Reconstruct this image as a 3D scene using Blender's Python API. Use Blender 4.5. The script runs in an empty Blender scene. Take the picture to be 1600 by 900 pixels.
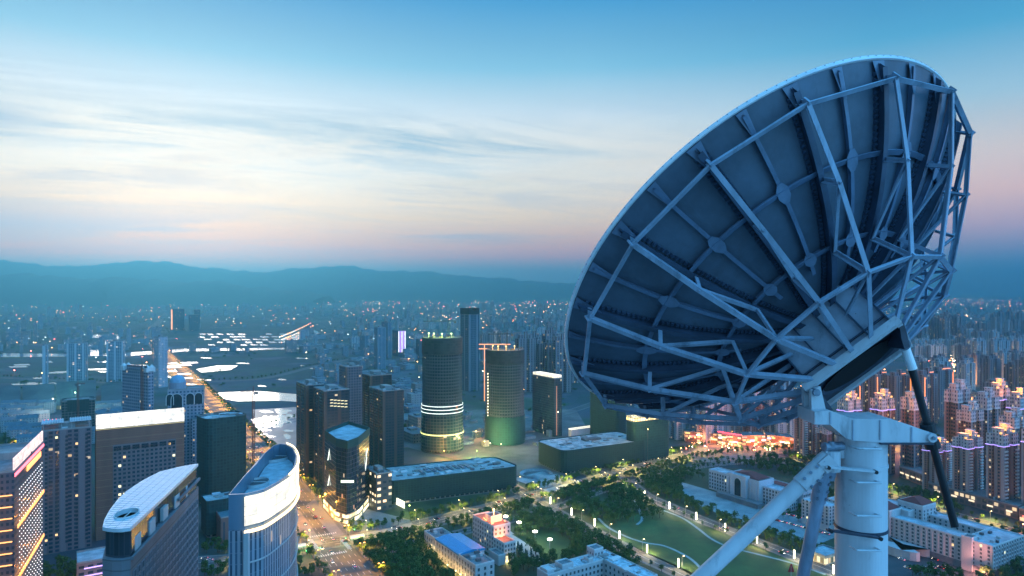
import bpy, math, random
import numpy as np
from mathutils import Vector, Matrix
sc = bpy.context.scene
R = math.radians
random.seed(7); rng = np.random.default_rng(7)
F = 1067.0; H = 200.0            # focal length in photo pixels, camera height above the city floor

def s2l(c):
    c = c/255.0
    return c/12.92 if c <= 0.04045 else ((c+0.055)/1.055)**2.4
def S(r, g, b, k=1.0): return (s2l(r)*k, s2l(g)*k, s2l(b)*k, 1.0)

# ---------------------------------------------------------------- camera
cam = bpy.data.cameras.new('camera'); camo = bpy.data.objects.new('camera', cam)
sc.collection.objects.link(camo); camo.location = (0, 0, H); camo.rotation_euler = (R(90), 0, 0)
cam.sensor_width = 36; cam.lens = 36*F/1600; cam.shift_y = 5/1600*1.0
cam.clip_start = 0.3; cam.clip_end = 80000; sc.camera = camo

# ---------------------------------------------------------------- world: dusk sky
w = bpy.data.worlds.new('World'); sc.world = w; w.use_nodes = True
nt = w.node_tree; nt.nodes.clear(); N = nt.nodes.new; L = nt.links.new
def M(op, a, b=None, c=None, clamp=False, tree=None):
    n = (tree or nt).nodes.new('ShaderNodeMath'); n.operation = op; n.use_clamp = clamp
    for i, v in enumerate((a, b, c)):
        if v is None: continue
        if isinstance(v, (int, float)): n.inputs[i].default_value = v
        else: (tree or nt).links.new(v, n.inputs[i])
    return n.outputs[0]
def MIX(f, a, b, tree=None, blend='MIX'):
    t = tree or nt; n = t.nodes.new('ShaderNodeMix'); n.data_type = 'RGBA'; n.blend_type = blend
    for s, v in ((n.inputs[0], f), (n.inputs[6], a), (n.inputs[7], b)):
        if isinstance(v, (int, float)): s.default_value = v
        elif isinstance(v, tuple): s.default_value = v
        else: t.links.new(v, s)
    return n.outputs[2]
def RAMP(f, stops, tree=None, interp='LINEAR'):
    t = tree or nt; n = t.nodes.new('ShaderNodeValToRGB'); cr = n.color_ramp; cr.interpolation = interp
    while len(cr.elements) > 1: cr.elements.remove(cr.elements[-1])
    cr.elements[0].position = stops[0][0]; cr.elements[0].color = stops[0][1]
    for p, c in stops[1:]:
        e = cr.elements.new(p); e.color = c
    t.links.new(f, n.inputs[0]); return n.outputs[0]
tc = N('ShaderNodeTexCoord'); sp = N('ShaderNodeSeparateXYZ'); L(tc.outputs['Generated'], sp.inputs[0])
X, Y, Z = sp.outputs
hor = M('SQRT', M('ADD', M('MULTIPLY', X, X), M('MULTIPLY', Y, Y)))
elev = M('MULTIPLY', M('ARCTAN2', Z, hor), 180/math.pi)       # degrees above the horizon
azim = M('MULTIPLY', M('ARCTAN2', X, Y), 180/math.pi)         # degrees right of straight ahead
e01 = M('DIVIDE', elev, 90, clamp=True)
def st(*a): return [(e/90.0, S(*c)) for e, c in a]
left = RAMP(e01, st((0,(70,165,215)), (1.4,(150,180,214)), (2.8,(255,158,160)), (4.2,(255,182,150)), (6,(255,214,170)), (8.5,(255,236,208)), (12,(252,246,232)),
                    (14.5,(222,238,246)), (18,(132,206,236)), (23,(34,156,214)), (32,(60,140,195)), (90,(62,138,192))))
right = RAMP(e01, st((0,(58,142,190)), (2.2,(104,140,184)), (4.5,(206,160,180)), (7,(246,190,176)), (10,(226,206,196)), (13.5,(156,202,220)), (18,(50,166,210)),
                     (23,(6,128,192)), (32,(50,130,185)), (90,(62,138,192))))
fz = M('MULTIPLY', M('ADD', azim, -6), 1/22.0, clamp=True)
fz = M('MULTIPLY', fz, M('SUBTRACT', 1, M('MULTIPLY', M('ABSOLUTE', M('SUBTRACT', azim, 60)), 1/160.0, clamp=True)))
base = MIX(fz, left, right)
# sky behind the camera is a plain dusky blue
back = RAMP(e01, st((0,(80,140,170)), (8,(96,148,195)), (20,(84,148,198)), (45,(62,138,192)), (90,(62,138,192))))
bf = M('MULTIPLY', M('SUBTRACT', M('ABSOLUTE', azim), 55), 1/55.0, clamp=True)
base = MIX(bf, base, back)
# cirrus: noise laid out in azimuth / elevation, stretched sideways
zz_ = M('ADD', M('MAXIMUM', Z, 0.0), 0.06)
px_ = M('DIVIDE', X, zz_); py_ = M('DIVIDE', Y, zz_)
def cnoise(ang, sx, sy, sc_, det, rough, dist, off=0.0):
    c_, s_ = math.cos(R(ang)), math.sin(R(ang)); cv = N('ShaderNodeCombineXYZ')
    u = M('ADD', M('MULTIPLY', px_, c_), M('MULTIPLY', py_, s_)); v = M('SUBTRACT', M('MULTIPLY', py_, c_), M('MULTIPLY', px_, s_))
    L(M('MULTIPLY', u, sx), cv.inputs[0]); L(M('MULTIPLY', v, sy), cv.inputs[1]); cv.inputs[2].default_value = off
    n = N('ShaderNodeTexNoise'); n.inputs['Scale'].default_value = sc_; n.inputs['Detail'].default_value = det; n.inputs['Roughness'].default_value = rough; n.inputs['Distortion'].default_value = dist
    L(cv.outputs[0], n.inputs['Vector']); return n.outputs['Fac']
nA = cnoise(24, 0.5, 1.7, 1.15, 13, 0.66, 0.9, 5.1); nB = cnoise(-14, 0.7, 1.1, 0.42, 7, 0.55, 0.6, 2.7); nC = cnoise(5, 0.5, 1.0, 0.45, 10, 0.6, 0.3, 1.3)
class _n: pass
n1 = _n(); n1.outputs = {'Fac': M('ADD', M('MULTIPLY', nA, .6), M('MULTIPLY', nB, .4))}
n2 = _n(); n2.outputs = {'Fac': nC}
def band(v, c, hw): return M('SUBTRACT', 1, M('MULTIPLY', M('ABSOLUTE', M('SUBTRACT', v, c)), 1.0/hw), clamp=True)
azl = M('MULTIPLY', M('SUBTRACT', 18, azim), 1/22.0, clamp=True)
upper = M('MULTIPLY', M('MULTIPLY', RAMP(n1.outputs['Fac'], [(0.49,(0,0,0,1)), (0.60,(1,1,1,1))]), band(elev, 11.8, 4.6)), azl)
base = MIX(M('MULTIPLY', upper, 0.95), base, S(104, 168, 200))
midc = M('MULTIPLY', M('MULTIPLY', RAMP(n1.outputs['Fac'], [(0.44,(1,1,1,1)), (0.54,(0,0,0,1))]), band(elev, 8.5, 4.5)), azl)
base = MIX(M('MULTIPLY', midc, 0.8), base, S(178, 186, 198))
low = M('MULTIPLY', M('MULTIPLY', RAMP(n2.outputs['Fac'], [(0.45,(0,0,0,1)), (0.54,(1,1,1,1))]), band(elev, 4.6, 2.5)), M('MULTIPLY', M('SUBTRACT', 12, azim), 1/24.0, clamp=True))
base = MIX(M('MULTIPLY', low, 0.9), base, S(138, 166, 202))
pink = M('MULTIPLY', M('MULTIPLY', band(elev, 2.9, 1.0), band(azim, -14, 22)), RAMP(n1.outputs['Fac'], [(0.36,(1,1,1,1)), (0.62,(0.2,0.2,0.2,1))]))
base = MIX(M('MULTIPLY', pink, 0.9), base, S(246, 170, 172))
blob = M('MULTIPLY', band(azim, -37.5, 5), band(elev, 11.6, 1.6))
base = MIX(M('MULTIPLY', blob, 0.75), base, S(84, 158, 204))
kk = RAMP(e01, [(0,(1.0,1.0,1.0,1)),(3/90,(.92,.92,.92,1)),(6/90,(.80,.80,.80,1)),(12/90,(.62,.62,.62,1)),(20/90,(.52,.52,.52,1)),(26/90,(.55,.55,.55,1)),(40/90,(.95,.95,.95,1))])
kk = M('MULTIPLY', kk, RAMP(e01, [(0,(.5,.5,.5,1)),(28/90,(.5,.5,.5,1)),(50/90,(1,1,1,1))]))
kkb = M('ADD', 0.38, M('MULTIPLY', M('SUBTRACT', 1, M('MULTIPLY', M('ABSOLUTE', M('SUBTRACT', azim, 105)), 1/85.0), clamp=True), 1.9))
kk = MIX(bf, kk, kkb)
brt = M('MULTIPLY', M('MULTIPLY', RAMP(nB, [(0.46,(0,0,0,1)), (0.60,(1,1,1,1))]), band(elev, 10.0, 4.6)), M('MULTIPLY', M('SUBTRACT', 22, azim), 1/24.0, clamp=True))
base = MIX(M('MULTIPLY', brt, 0.28), base, (1.25,1.2,1.1,1))
bg1 = N('ShaderNodeBackground'); L(base, bg1.inputs[0]); L(M('MULTIPLY', kk, 2.45), bg1.inputs[1])
sky = N('ShaderNodeTexSky'); sky.sky_type = 'NISHITA'; sky.sun_disc = False; sky.sun_elevation = R(1.5); sky.sun_rotation = R(-26)
bg2 = N('ShaderNodeBackground'); L(sky.outputs[0], bg2.inputs[0]); bg2.inputs[1].default_value = 0.05
ad = N('ShaderNodeAddShader'); L(bg1.outputs[0], ad.inputs[0]); L(bg2.outputs[0], ad.inputs[1])
wo = N('ShaderNodeOutputWorld'); L(ad.outputs[0], wo.inputs['Surface'])
# the afterglow where the sun has gone down, ahead and to the left
sun = bpy.data.lights.new('sun', 'SUN'); sun.energy = 0.5; sun.angle = R(14); sun.color = (1.0, 0.84, 0.72)
so = bpy.data.objects.new('sun', sun); sc.collection.objects.link(so)
d = Vector((-math.sin(R(26))*math.cos(R(9)), math.cos(R(26))*math.cos(R(9)), math.sin(R(9))))
so.rotation_euler = d.to_track_quat('Z', 'Y').to_euler(); so.location = (-60, -30, 300)

sc.view_settings.view_transform = 'Standard'; sc.view_settings.look = 'None'; sc.view_settings.gamma = 1
sc.view_settings.exposure = 0.4; sc.view_settings.use_curve_mapping = False
sc.render.engine = 'CYCLES'
cy = sc.cycles
cy.max_bounces = 5; cy.diffuse_bounces = 2; cy.glossy_bounces = 3; cy.transparent_max_bounces = 6; cy.volume_bounces = 0
cy.sample_clamp_indirect = 3; cy.sample_clamp_direct = 12; cy.caustics_reflective = False; cy.caustics_refractive = False
cy.use_denoising = True; cy.use_adaptive_sampling = False; cy.use_light_tree = True
try: cy.denoiser = 'OPENIMAGEDENOISE'; cy.denoising_input_passes = 'RGB_ALBEDO_NORMAL'; cy.denoising_prefilter = 'ACCURATE'
except Exception: pass

# ================================================================ helpers
COL = sc.collection
def G(px, py, h=0.0):
    """point on the level h that the photo shows at this pixel"""
    y = (H-h)*F/(py-455.0); return ((px-800.0)/F*y, y)
def tag(o, label=None, cat=None, group=None, kind=None):
    for k, v in (('label', label), ('category', cat), ('group', group), ('kind', kind)):
        if v: o[k] = v
    return o
class MB:
    def __init__(s): s.v = []; s.f = []; s.m = []; s.uv = []
    def face(s, pts, m=0, uv=None):
        i = len(s.v); s.v += [tuple(p) for p in pts]; s.f.append(tuple(range(i, i+len(pts)))); s.m.append(m)
        s.uv += uv if uv else [(0.0, 0.0)]*len(pts)
    def box(s, c, sz, m=0, rz=0.0, rot=None):
        hx, hy, hz = sz[0]/2, sz[1]/2, sz[2]/2
        q = rot if rot is not None else Matrix.Rotation(rz, 3, 'Z'); c = Vector(c)
        P = [c + q @ Vector((a*hx, b*hy, d*hz)) for a, b, d in ((-1,-1,-1),(1,-1,-1),(1,1,-1),(-1,1,-1),(-1,-1,1),(1,-1,1),(1,1,1),(-1,1,1))]
        for q4, (du, dv) in (((0,1,5,4),(sz[0],sz[2])), ((1,2,6,5),(sz[1],sz[2])), ((2,3,7,6),(sz[0],sz[2])), ((3,0,4,7),(sz[1],sz[2])), ((4,5,6,7),(sz[0],sz[1])), ((3,2,1,0),(sz[0],sz[1]))):
            s.face([P[k] for k in q4], m, [(0,0),(du,0),(du,dv),(0,dv)])
    def bar(s, a, b, w, h=None, m=0, up=(0,0,1)):
        a = Vector(a); b = Vector(b); h = h or w; dv = (b-a); Ln = dv.length
        if Ln < 1e-6: return
        z = dv.normalized(); x = Vector(up).cross(z)
        if x.length < 1e-3: x = Vector((1,0,0)).cross(z)
        x.normalize(); y = z.cross(x); q = Matrix((x, y, z)).transposed()
        s.box((a+b)/2, (w, h, Ln), m, rot=q)
    def angle(s, a, b, w, t, up, m=0):
        """steel angle: two thin legs at a right angle"""
        a = Vector(a); b = Vector(b); dv = b-a; z = dv.normalized(); x = Vector(up).cross(z)
        if x.length < 1e-3: x = Vector((1,0,0)).cross(z)
        x.normalize(); y = z.cross(x); q = Matrix((x, y, z)).transposed(); c = (a+b)/2; Ln = dv.length
        s.box(c + y*(w/2-t/2), (w, t, Ln), m, rot=q)
        s.box(c + x*(-w/2+t/2) - y*t/2, (t, w-t, Ln), m, rot=q)
    def cyl(s, a, b, r0, r1=None, n=12, m=0, caps=True):
        a = Vector(a); b = Vector(b); r1 = r0 if r1 is None else r1; z = (b-a).normalized()
        x = Vector((0,0,1)).cross(z)
        if x.length < 1e-3: x = Vector((1,0,0))
        x.normalize(); y = z.cross(x); i = len(s.v)
        A = [a + (x*math.cos(t)+y*math.sin(t))*r0 for t in [2*math.pi*k/n for k in range(n)]]
        B = [b + (x*math.cos(t)+y*math.sin(t))*r1 for t in [2*math.pi*k/n for k in range(n)]]
        for k in range(n):
            j = (k+1) % n; s.face([A[k], A[j], B[j], B[k]], m)
        if caps: s.face(A[::-1], m); s.face(B, m)
    def prism(s, poly, z0, z1, m=0, mt=None, bay=3.3, fl=3.2, bottom=False, top=True, closed=True):
        n = len(poly); nv = max(1, round((z1-z0)/fl)); vv = nv*fl
        ar = sum(poly[i][0]*poly[(i+1) % n][1]-poly[(i+1) % n][0]*poly[i][1] for i in range(n))
        if ar < 0: poly = poly[::-1]
        if isinstance(z1, (int, float)): zt = [z1]*n
        curved = n > 12; u = 0.0
        for i in range(n if closed else n-1):
            a, b = poly[i], poly[(i+1) % n]; Ln = math.hypot(b[0]-a[0], b[1]-a[1])
            if curved: u0, u1 = u, u+Ln; u = u1
            else: u0, u1 = 0.0, max(1, round(Ln/bay))*bay
            s.face([(a[0],a[1],z0), (b[0],b[1],z0), (b[0],b[1],z1), (a[0],a[1],z1)], m, [(u0,0),(u1,0),(u1,vv),(u0,vv)])
        if top: s.face([(p[0],p[1],z1) for p in poly], m if mt is None else mt, [(p[0],p[1]) for p in poly])
        if bottom: s.face([(p[0],p[1],z0) for p in poly[::-1]], m, [(p[0],p[1]) for p in poly])
    def mesh(s, name, mats, off=(0,0,0), smooth=False):
        me = bpy.data.meshes.new(name)
        v = np.array(s.v, dtype=np.float64) - np.array(off) if s.v else np.zeros((0,3))
        me.from_pydata(v.tolist(), [], s.f)
        for m in mats: me.materials.append(m)
        me.polygons.foreach_set('material_index', s.m)
        if smooth: me.polygons.foreach_set('use_smooth', [True]*len(s.f))
        if any(u != (0.0, 0.0) for u in s.uv[:400]) or len(s.uv) < 4000:
            uvl = me.uv_layers.new(name='UVMap'); uvl.data.foreach_set('uv', [c for u in s.uv for c in u])
        return me
def aslist(m): return list(m) if isinstance(m, (list, tuple)) else [m]
class Thing:
    def __init__(s, name, label, cat, loc, group=None, rz=0.0):
        o = bpy.data.objects.new(name, None); COL.objects.link(o); o.location = loc; o.rotation_euler[2] = rz; o.empty_display_size = 0.5
        tag(o, label, cat, group); s.o = o; s.loc = tuple(loc)
    def part(s, name, mb, mats, parent=None, label=None, kind=None, smooth=False):
        me = mb if isinstance(mb, bpy.types.Mesh) else mb.mesh(name, aslist(mats), s.loc, smooth)
        o = bpy.data.objects.new(name, me); COL.objects.link(o); o.parent = parent or s.o
        tag(o, label, None, None, kind); return o
def single(name, mb, mats, label=None, cat=None, group=None, kind=None, loc=(0,0,0), smooth=False):
    o = bpy.data.objects.new(name, mb.mesh(name, aslist(mats), loc, smooth)); COL.objects.link(o); o.location = loc
    return tag(o, label, cat, group, kind)
def dup(root, loc, rz=None, label=None, group=None, scale=None):
    r = root.copy(); COL.objects.link(r); r.location = loc
    if rz is not None: r.rotation_euler[2] = rz
    if label: r['label'] = label
    if group: r['group'] = group
    if scale: r.scale = scale
    def rec(a, b):
        for ch in a.children:
            c = ch.copy(); COL.objects.link(c); c.parent = b; rec(ch, c)
    rec(root, r); return r

# ---------------------------------------------------------------- materials
MATS = {}
def panel_glow(name, col, es, scale=0.22):
    """lit panel sheet: lamps behind it make it uneven, joints between the panels stay darker"""
    m = emit(name, col, es, True); t = m.node_tree; p = t.nodes['Principled BSDF']; tcn = t.nodes.new('ShaderNodeTexCoord'); n = t.nodes.new('ShaderNodeTexNoise'); n.inputs['Scale'].default_value = scale; n.inputs['Detail'].default_value = 3
    t.links.new(tcn.outputs['Object'], n.inputs['Vector']); sx = t.nodes.new('ShaderNodeSeparateXYZ'); t.links.new(tcn.outputs['Object'], sx.inputs[0])
    j1 = M('GREATER_THAN', M('FRACT', M('DIVIDE', M('ADD', M('MULTIPLY', sx.outputs[0], .6, tree=t), sx.outputs[1], tree=t), 4.2, tree=t), tree=t), 0.05, tree=t); j2 = M('GREATER_THAN', M('FRACT', M('DIVIDE', sx.outputs[2], 3.4, tree=t), tree=t), 0.06, tree=t)
    k = M('ADD', .45, M('MULTIPLY', M('MULTIPLY', j1, j2, tree=t), .55, tree=t), tree=t); r = RAMP(n.outputs['Fac'], [(.3,(.55,.55,.55,1)),(.7,(1.25,1.25,1.25,1))], t)
    t.links.new(M('MULTIPLY', M('MULTIPLY', k, r, tree=t), es, tree=t), p.inputs['Emission Strength']); return m
def mat(name, col, rough=0.8, metal=0.0, var=0.25, scale=0.3, em=None, es=0.0, spec=0.5, bump=0.0, streak=False, samp=False, coord='Object'):
    if name in MATS: return MATS[name]
    m = bpy.data.materials.new(name); m.use_nodes = True; t = m.node_tree; b = t.nodes['Principled BSDF']
    b.inputs['Roughness'].default_value = rough; b.inputs['Metallic'].default_value = metal; b.inputs['Specular IOR Level'].default_value = spec
    c = (col[0], col[1], col[2], 1.0)
    if var > 0:
        tcn = t.nodes.new('ShaderNodeTexCoord'); src = tcn.outputs[coord]
        if streak:
            mp = t.nodes.new('ShaderNodeMapping'); mp.inputs['Scale'].default_value = (1, 1, 0.12); t.links.new(src, mp.inputs[0]); src = mp.outputs[0]
        nz = t.nodes.new('ShaderNodeTexNoise'); nz.inputs['Scale'].default_value = scale; nz.inputs['Detail'].default_value = 6; nz.inputs['Roughness'].default_value = 0.65
        t.links.new(src, nz.inputs['Vector'])
        f = RAMP(nz.outputs['Fac'], [(0.3, (0,0,0,1)), (0.7, (1,1,1,1))], t)
        lo = tuple(max(0, x*(1-var)) for x in c[:3])+(1,); hi = tuple(min(1, x*(1+var)) for x in c[:3])+(1,)
        cc = MIX(f, lo, hi, t); t.links.new(cc, b.inputs['Base Color'])
        if bump:
            bp = t.nodes.new('ShaderNodeBump'); bp.inputs['Strength'].default_value = bump; bp.inputs['Distance'].default_value = 0.05
            t.links.new(nz.outputs['Fac'], bp.inputs['Height']); t.links.new(bp.outputs[0], b.inputs['Normal'])
    else: b.inputs['Base Color'].default_value = c
    if em:
        b.inputs['Emission Color'].default_value = (em[0], em[1], em[2], 1); b.inputs['Emission Strength'].default_value = es
    if not samp: m.cycles.emission_sampling = 'NONE'
    MATS[name] = m; return m
def weather(m, amount=0.6, scale=2.2, rust=(0.10,0.05,0.03), thr=0.62):
    """dirt runs, scuffs and a little rust laid over a paint material"""
    t = m.node_tree; p = t.nodes['Principled BSDF']; src = p.inputs['Base Color'].links[0].from_socket
    tcn = t.nodes.new('ShaderNodeTexCoord'); mp = t.nodes.new('ShaderNodeMapping'); mp.inputs['Scale'].default_value = (1,1,.28); t.links.new(tcn.outputs['Object'], mp.inputs[0])
    n1_ = t.nodes.new('ShaderNodeTexNoise'); n1_.inputs['Scale'].default_value = scale; n1_.inputs['Detail'].default_value = 10; n1_.inputs['Roughness'].default_value = .72; t.links.new(mp.outputs[0], n1_.inputs['Vector'])
    n2_ = t.nodes.new('ShaderNodeTexNoise'); n2_.inputs['Scale'].default_value = scale*4.5; n2_.inputs['Detail'].default_value = 8; n2_.inputs['Roughness'].default_value = .8; t.links.new(tcn.outputs['Object'], n2_.inputs['Vector'])
    c1 = MIX(M('MULTIPLY', RAMP(n1_.outputs['Fac'], [(thr-.08,(0,0,0,1)),(thr+.1,(1,1,1,1))], t), amount, tree=t), src, (0.07,0.085,0.11,1), t)
    c2 = MIX(M('MULTIPLY', RAMP(n2_.outputs['Fac'], [(.66,(0,0,0,1)),(.70,(1,1,1,1))], t), amount, tree=t), c1, tuple(rust)+(1,), t)
    t.links.new(c2, p.inputs['Base Color']); t.links.new(M('ADD', .34, M('MULTIPLY', n1_.outputs['Fac'], .3, tree=t), tree=t), p.inputs['Roughness']); return m
def emit(name, col, es, samp=False): return mat('glow_'+name, (0.4,0.4,0.4), em=col, es=es, var=0, samp=samp)
def facade(name, wall, glass=(0.03,0.04,0.055), wf=0.55, hf=0.5, bay=3.3, fl=3.2, lit=0.04, litc=(1,0.62,0.28), ls=2.2, grough=0.18, band=None, piers=0, pierc=None, litc2=None, wrough=0.8, off=0.0):
    """wall with a grid of windows in metres: window, sill line and some lit rooms"""
    if name in MATS: return MATS[name]
    m = bpy.data.materials.new(name); m.use_nodes = True; t = m.node_tree; b = t.nodes['Principled BSDF']; m.cycles.emission_sampling = 'NONE'
    uvn = t.nodes.new('ShaderNodeUVMap'); sx = t.nodes.new('ShaderNodeSeparateXYZ'); t.links.new(uvn.outputs[0], sx.inputs[0])
    U = M('DIVIDE', sx.outputs[0], bay, tree=t); V = M('DIVIDE', sx.outputs[1], fl, tree=t)
    fu = M('FRACT', U, tree=t); fv = M('FRACT', M('ADD', V, off, tree=t), tree=t)
    mu = M('LESS_THAN', M('ABSOLUTE', M('SUBTRACT', fu, 0.5, tree=t), tree=t), wf/2, tree=t)
    mv = M('LESS_THAN', M('ABSOLUTE', M('SUBTRACT', fv, 0.52, tree=t), tree=t), hf/2, tree=t)
    mask = M('MULTIPLY', mu, mv, tree=t)
    cell = t.nodes.new('ShaderNodeCombineXYZ'); t.links.new(M('FLOOR', U, tree=t), cell.inputs[0]); t.links.new(M('FLOOR', M('ADD', V, off, tree=t), tree=t), cell.inputs[1])
    oi = t.nodes.new('ShaderNodeObjectInfo'); t.links.new(M('MULTIPLY', oi.outputs['Random'], 57, tree=t), cell.inputs[2])
    wn = t.nodes.new('ShaderNodeTexWhiteNoise'); wn.noise_dimensions = '3D'; t.links.new(cell.outputs[0], wn.inputs['Vector'])
    tcn = t.nodes.new('ShaderNodeTexCoord'); mp = t.nodes.new('ShaderNodeMapping'); mp.inputs['Scale'].default_value = (1,1,0.2); t.links.new(tcn.outputs['Object'], mp.inputs[0])
    nz = t.nodes.new('ShaderNodeTexNoise'); nz.inputs['Scale'].default_value = 0.12; nz.inputs['Detail'].default_value = 5; t.links.new(mp.outputs[0], nz.inputs['Vector'])
    f = RAMP(nz.outputs['Fac'], [(0.3,(0,0,0,1)),(0.7,(1,1,1,1))], t)
    wc = MIX(f, tuple(x*0.82 for x in wall[:3])+(1,), tuple(min(1,x*1.15) for x in wall[:3])+(1,), t)
    if piers:
        pm = M('LESS_THAN', M('FRACT', M('DIVIDE', U, piers, tree=t), tree=t), 0.9/piers, tree=t)
        mask = M('MULTIPLY', mask, M('SUBTRACT', 1, pm, tree=t), tree=t)
        wc = MIX(pm, wc, tuple(pierc or wall)[:3]+(1,), t)
    if band:
        bm = M('GREATER_THAN', fv, 0.88, tree=t); wc = MIX(bm, wc, tuple(band)[:3]+(1,), t)
    sc2 = t.nodes.new('ShaderNodeSeparateColor'); t.links.new(wn.outputs['Color'], sc2.inputs[0])
    gl = MIX(M('MULTIPLY', sc2.outputs[1], 0.7, tree=t), tuple(glass)[:3]+(1,), tuple(min(1, g*2.4) for g in glass[:3])+(1,), t)
    t.links.new(MIX(mask, wc, gl, t), b.inputs['Base Color'])
    t.links.new(M('SUBTRACT', wrough, M('MULTIPLY', mask, wrough-grough, tree=t), tree=t), b.inputs['Roughness'])
    lm = M('MULTIPLY', mask, M('LESS_THAN', wn.outputs['Value'], lit, tree=t), tree=t)
    c2 = litc2 or (1, 0.82, 0.55)
    t.links.new(MIX(sc2.outputs[2], tuple(litc)+(1,), tuple(c2)+(1,), t), b.inputs['Emission Color'])
    t.links.new(M('MULTIPLY', lm, M('MULTIPLY', M('ADD', sc2.outputs[0], 0.25, tree=t), ls, tree=t), tree=t), b.inputs['Emission Strength'])
    MATS[name] = m; return m

WARM = (1.0, 0.62, 0.25); CREAM = (1.0, 0.93, 0.76); ORANGE = (1.0, 0.42, 0.10); RED = (1.0, 0.06, 0.05); VIOLET = (0.35, 0.2, 1.0); CYAN=(0.6,0.9,1.0)
m_roof = mat('roof_felt', (0.16,0.18,0.20), var=0.5, scale=0.15)
m_roofpale = mat('roof_pale', (0.34,0.42,0.47), var=0.45, scale=0.12)
m_conc = mat('concrete', (0.26,0.26,0.26), var=0.3, scale=0.1, streak=True)
m_dconc = mat('dark_concrete', (0.10,0.10,0.11), var=0.4, scale=0.15)
m_white = mat('white_render', (0.62,0.62,0.62), var=0.12, scale=0.1, streak=True)
m_glass = mat('window_glass', (0.025,0.035,0.05), rough=0.12, var=0.4, scale=0.2)
m_frame = mat('window_frame', (0.45,0.45,0.46), var=0.0)
m_litw = mat('lit_room', (0.3,0.25,0.2), em=(1,0.6,0.22), es=1.3, var=0)
m_litc = mat('lit_office', (0.3,0.3,0.25), em=(1,0.88,0.45), es=1.4, var=0)
m_asph = mat('asphalt', (0.07,0.07,0.075), var=0.3, scale=0.05, rough=0.75)
m_pave = mat('paving', (0.24,0.23,0.22), var=0.25, scale=0.08)
m_ppath = mat('pale_path', (0.22,0.32,0.34), var=0.2, scale=0.2)
m_line = mat('road_paint', (0.75,0.75,0.72), var=0.2, scale=0.4)
m_kerb = mat('kerb_stone', (0.15,0.15,0.15), var=0.2, scale=0.3)
m_dirt = mat('bare_earth', (0.13,0.11,0.115), var=0.7, scale=0.02)
m_net = None
# ================================================================ setting: land, water, roads
def land():
    m = bpy.data.materials.new('land'); m.use_nodes = True; t = m.node_tree; b = t.nodes['Principled BSDF']; b.inputs['Roughness'].default_value = 0.9
    g = t.nodes.new('ShaderNodeNewGeometry')
    def nz(s, d=5): n = t.nodes.new('ShaderNodeTexNoise'); n.inputs['Scale'].default_value = s; n.inputs['Detail'].default_value = d; t.links.new(g.outputs['Position'], n.inputs['Vector']); return n.outputs['Fac']
    c = MIX(RAMP(nz(0.0025), [(0.4,(0,0,0,1)),(0.6,(1,1,1,1))], t), (0.018,0.045,0.05,1), (0.055,0.075,0.09,1), t)
    c = MIX(RAMP(nz(0.011), [(0.5,(0,0,0,1)),(0.62,(1,1,1,1))], t), c, (0.022,0.065,0.045,1), t)
    c = MIX(RAMP(nz(0.006,9), [(0.56,(0,0,0,1)),(0.66,(1,1,1,1))], t), c, (0.12,0.12,0.14,1), t)
    vo = t.nodes.new('ShaderNodeTexVoronoi'); vo.inputs['Scale'].default_value = 0.012; t.links.new(g.outputs['Position'], vo.inputs['Vector'])
    c = MIX(0.35, c, MIX(1.0, c, vo.outputs['Color'], t, 'MULTIPLY'), t)
    t.links.new(c, b.inputs['Base Color']); return m
mb = MB(); mb.face([(-25000,-800,0),(25000,-800,0),(25000,25000,0),(-25000,25000,0)])
single('ground', mb, land(), kind='structure')

def ridge(pts, dist, depth, base_h, name, col, seed):
    """range of hills: crest follows the profile, front and back slopes with spurs"""
    rg = np.random.default_rng(seed); n = 420; rows = [0, .25, .5, .75, .9, 1.0, 0.8, 0.4, 0.0]
    xs = np.linspace(pts[0][0], pts[-1][0], n); pr = np.interp(xs, [p[0] for p in pts], [p[1] for p in pts])
    ph = rg.uniform(0, 6, 8); P = []
    for j, hfr in enumerate(rows):
        yy = dist + depth*(j/len(rows)) - depth*0.62
        for i in range(n):
            x = (xs[i]-800)/F*dist; h = H - (pr[i]-455)/F*dist
            k = sum(math.sin(x/ (260+170*q) * (1+0.2*q) + ph[q] + j*0.5)*0.5 for q in range(5))
            hh = h*hfr*(1+0.10*k*(1-hfr)) + (16*math.sin(x/230+ph[5])+14*math.sin(x/117+ph[6]+math.sin(x/300))+9*math.sin(x/51+ph[7])+rg.normal()*3)*min(1,hfr*1.1)
            P.append((x + 140*k*(1-hfr), yy + 220*k*(1-hfr), max(hh, -0.5) if hfr > 0 else -0.5))
    mb = MB(); mb.v = P; m = len(rows)
    for j in range(m-1):
        for i in range(n-1):
            mb.f.append((j*n+i, j*n+i+1, (j+1)*n+i+1, (j+1)*n+i)); mb.m.append(0); mb.uv += [(0,0)]*4
    single(name, mb, mat('hill_'+name, col, var=0.4, scale=0.002), kind='structure', smooth=True)
ridge([(-500,412),(-200,405),(0,408),(50,410),(110,418),(160,414),(200,410),(270,409),(330,420),(400,424),(440,425),(490,418),(535,415),(570,421),(640,424),(700,428),(760,434),(850,440),(950,448),(1100,461)], 14000, 3600, 0, 'hills', (0.05,0.075,0.06), 3)
ridge([(-500,436),(-100,430),(0,432),(60,429),(130,434),(250,437),(330,441),(420,449),(520,462)], 10500, 2600, 0, 'near_hills', (0.04,0.065,0.05), 5)

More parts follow.
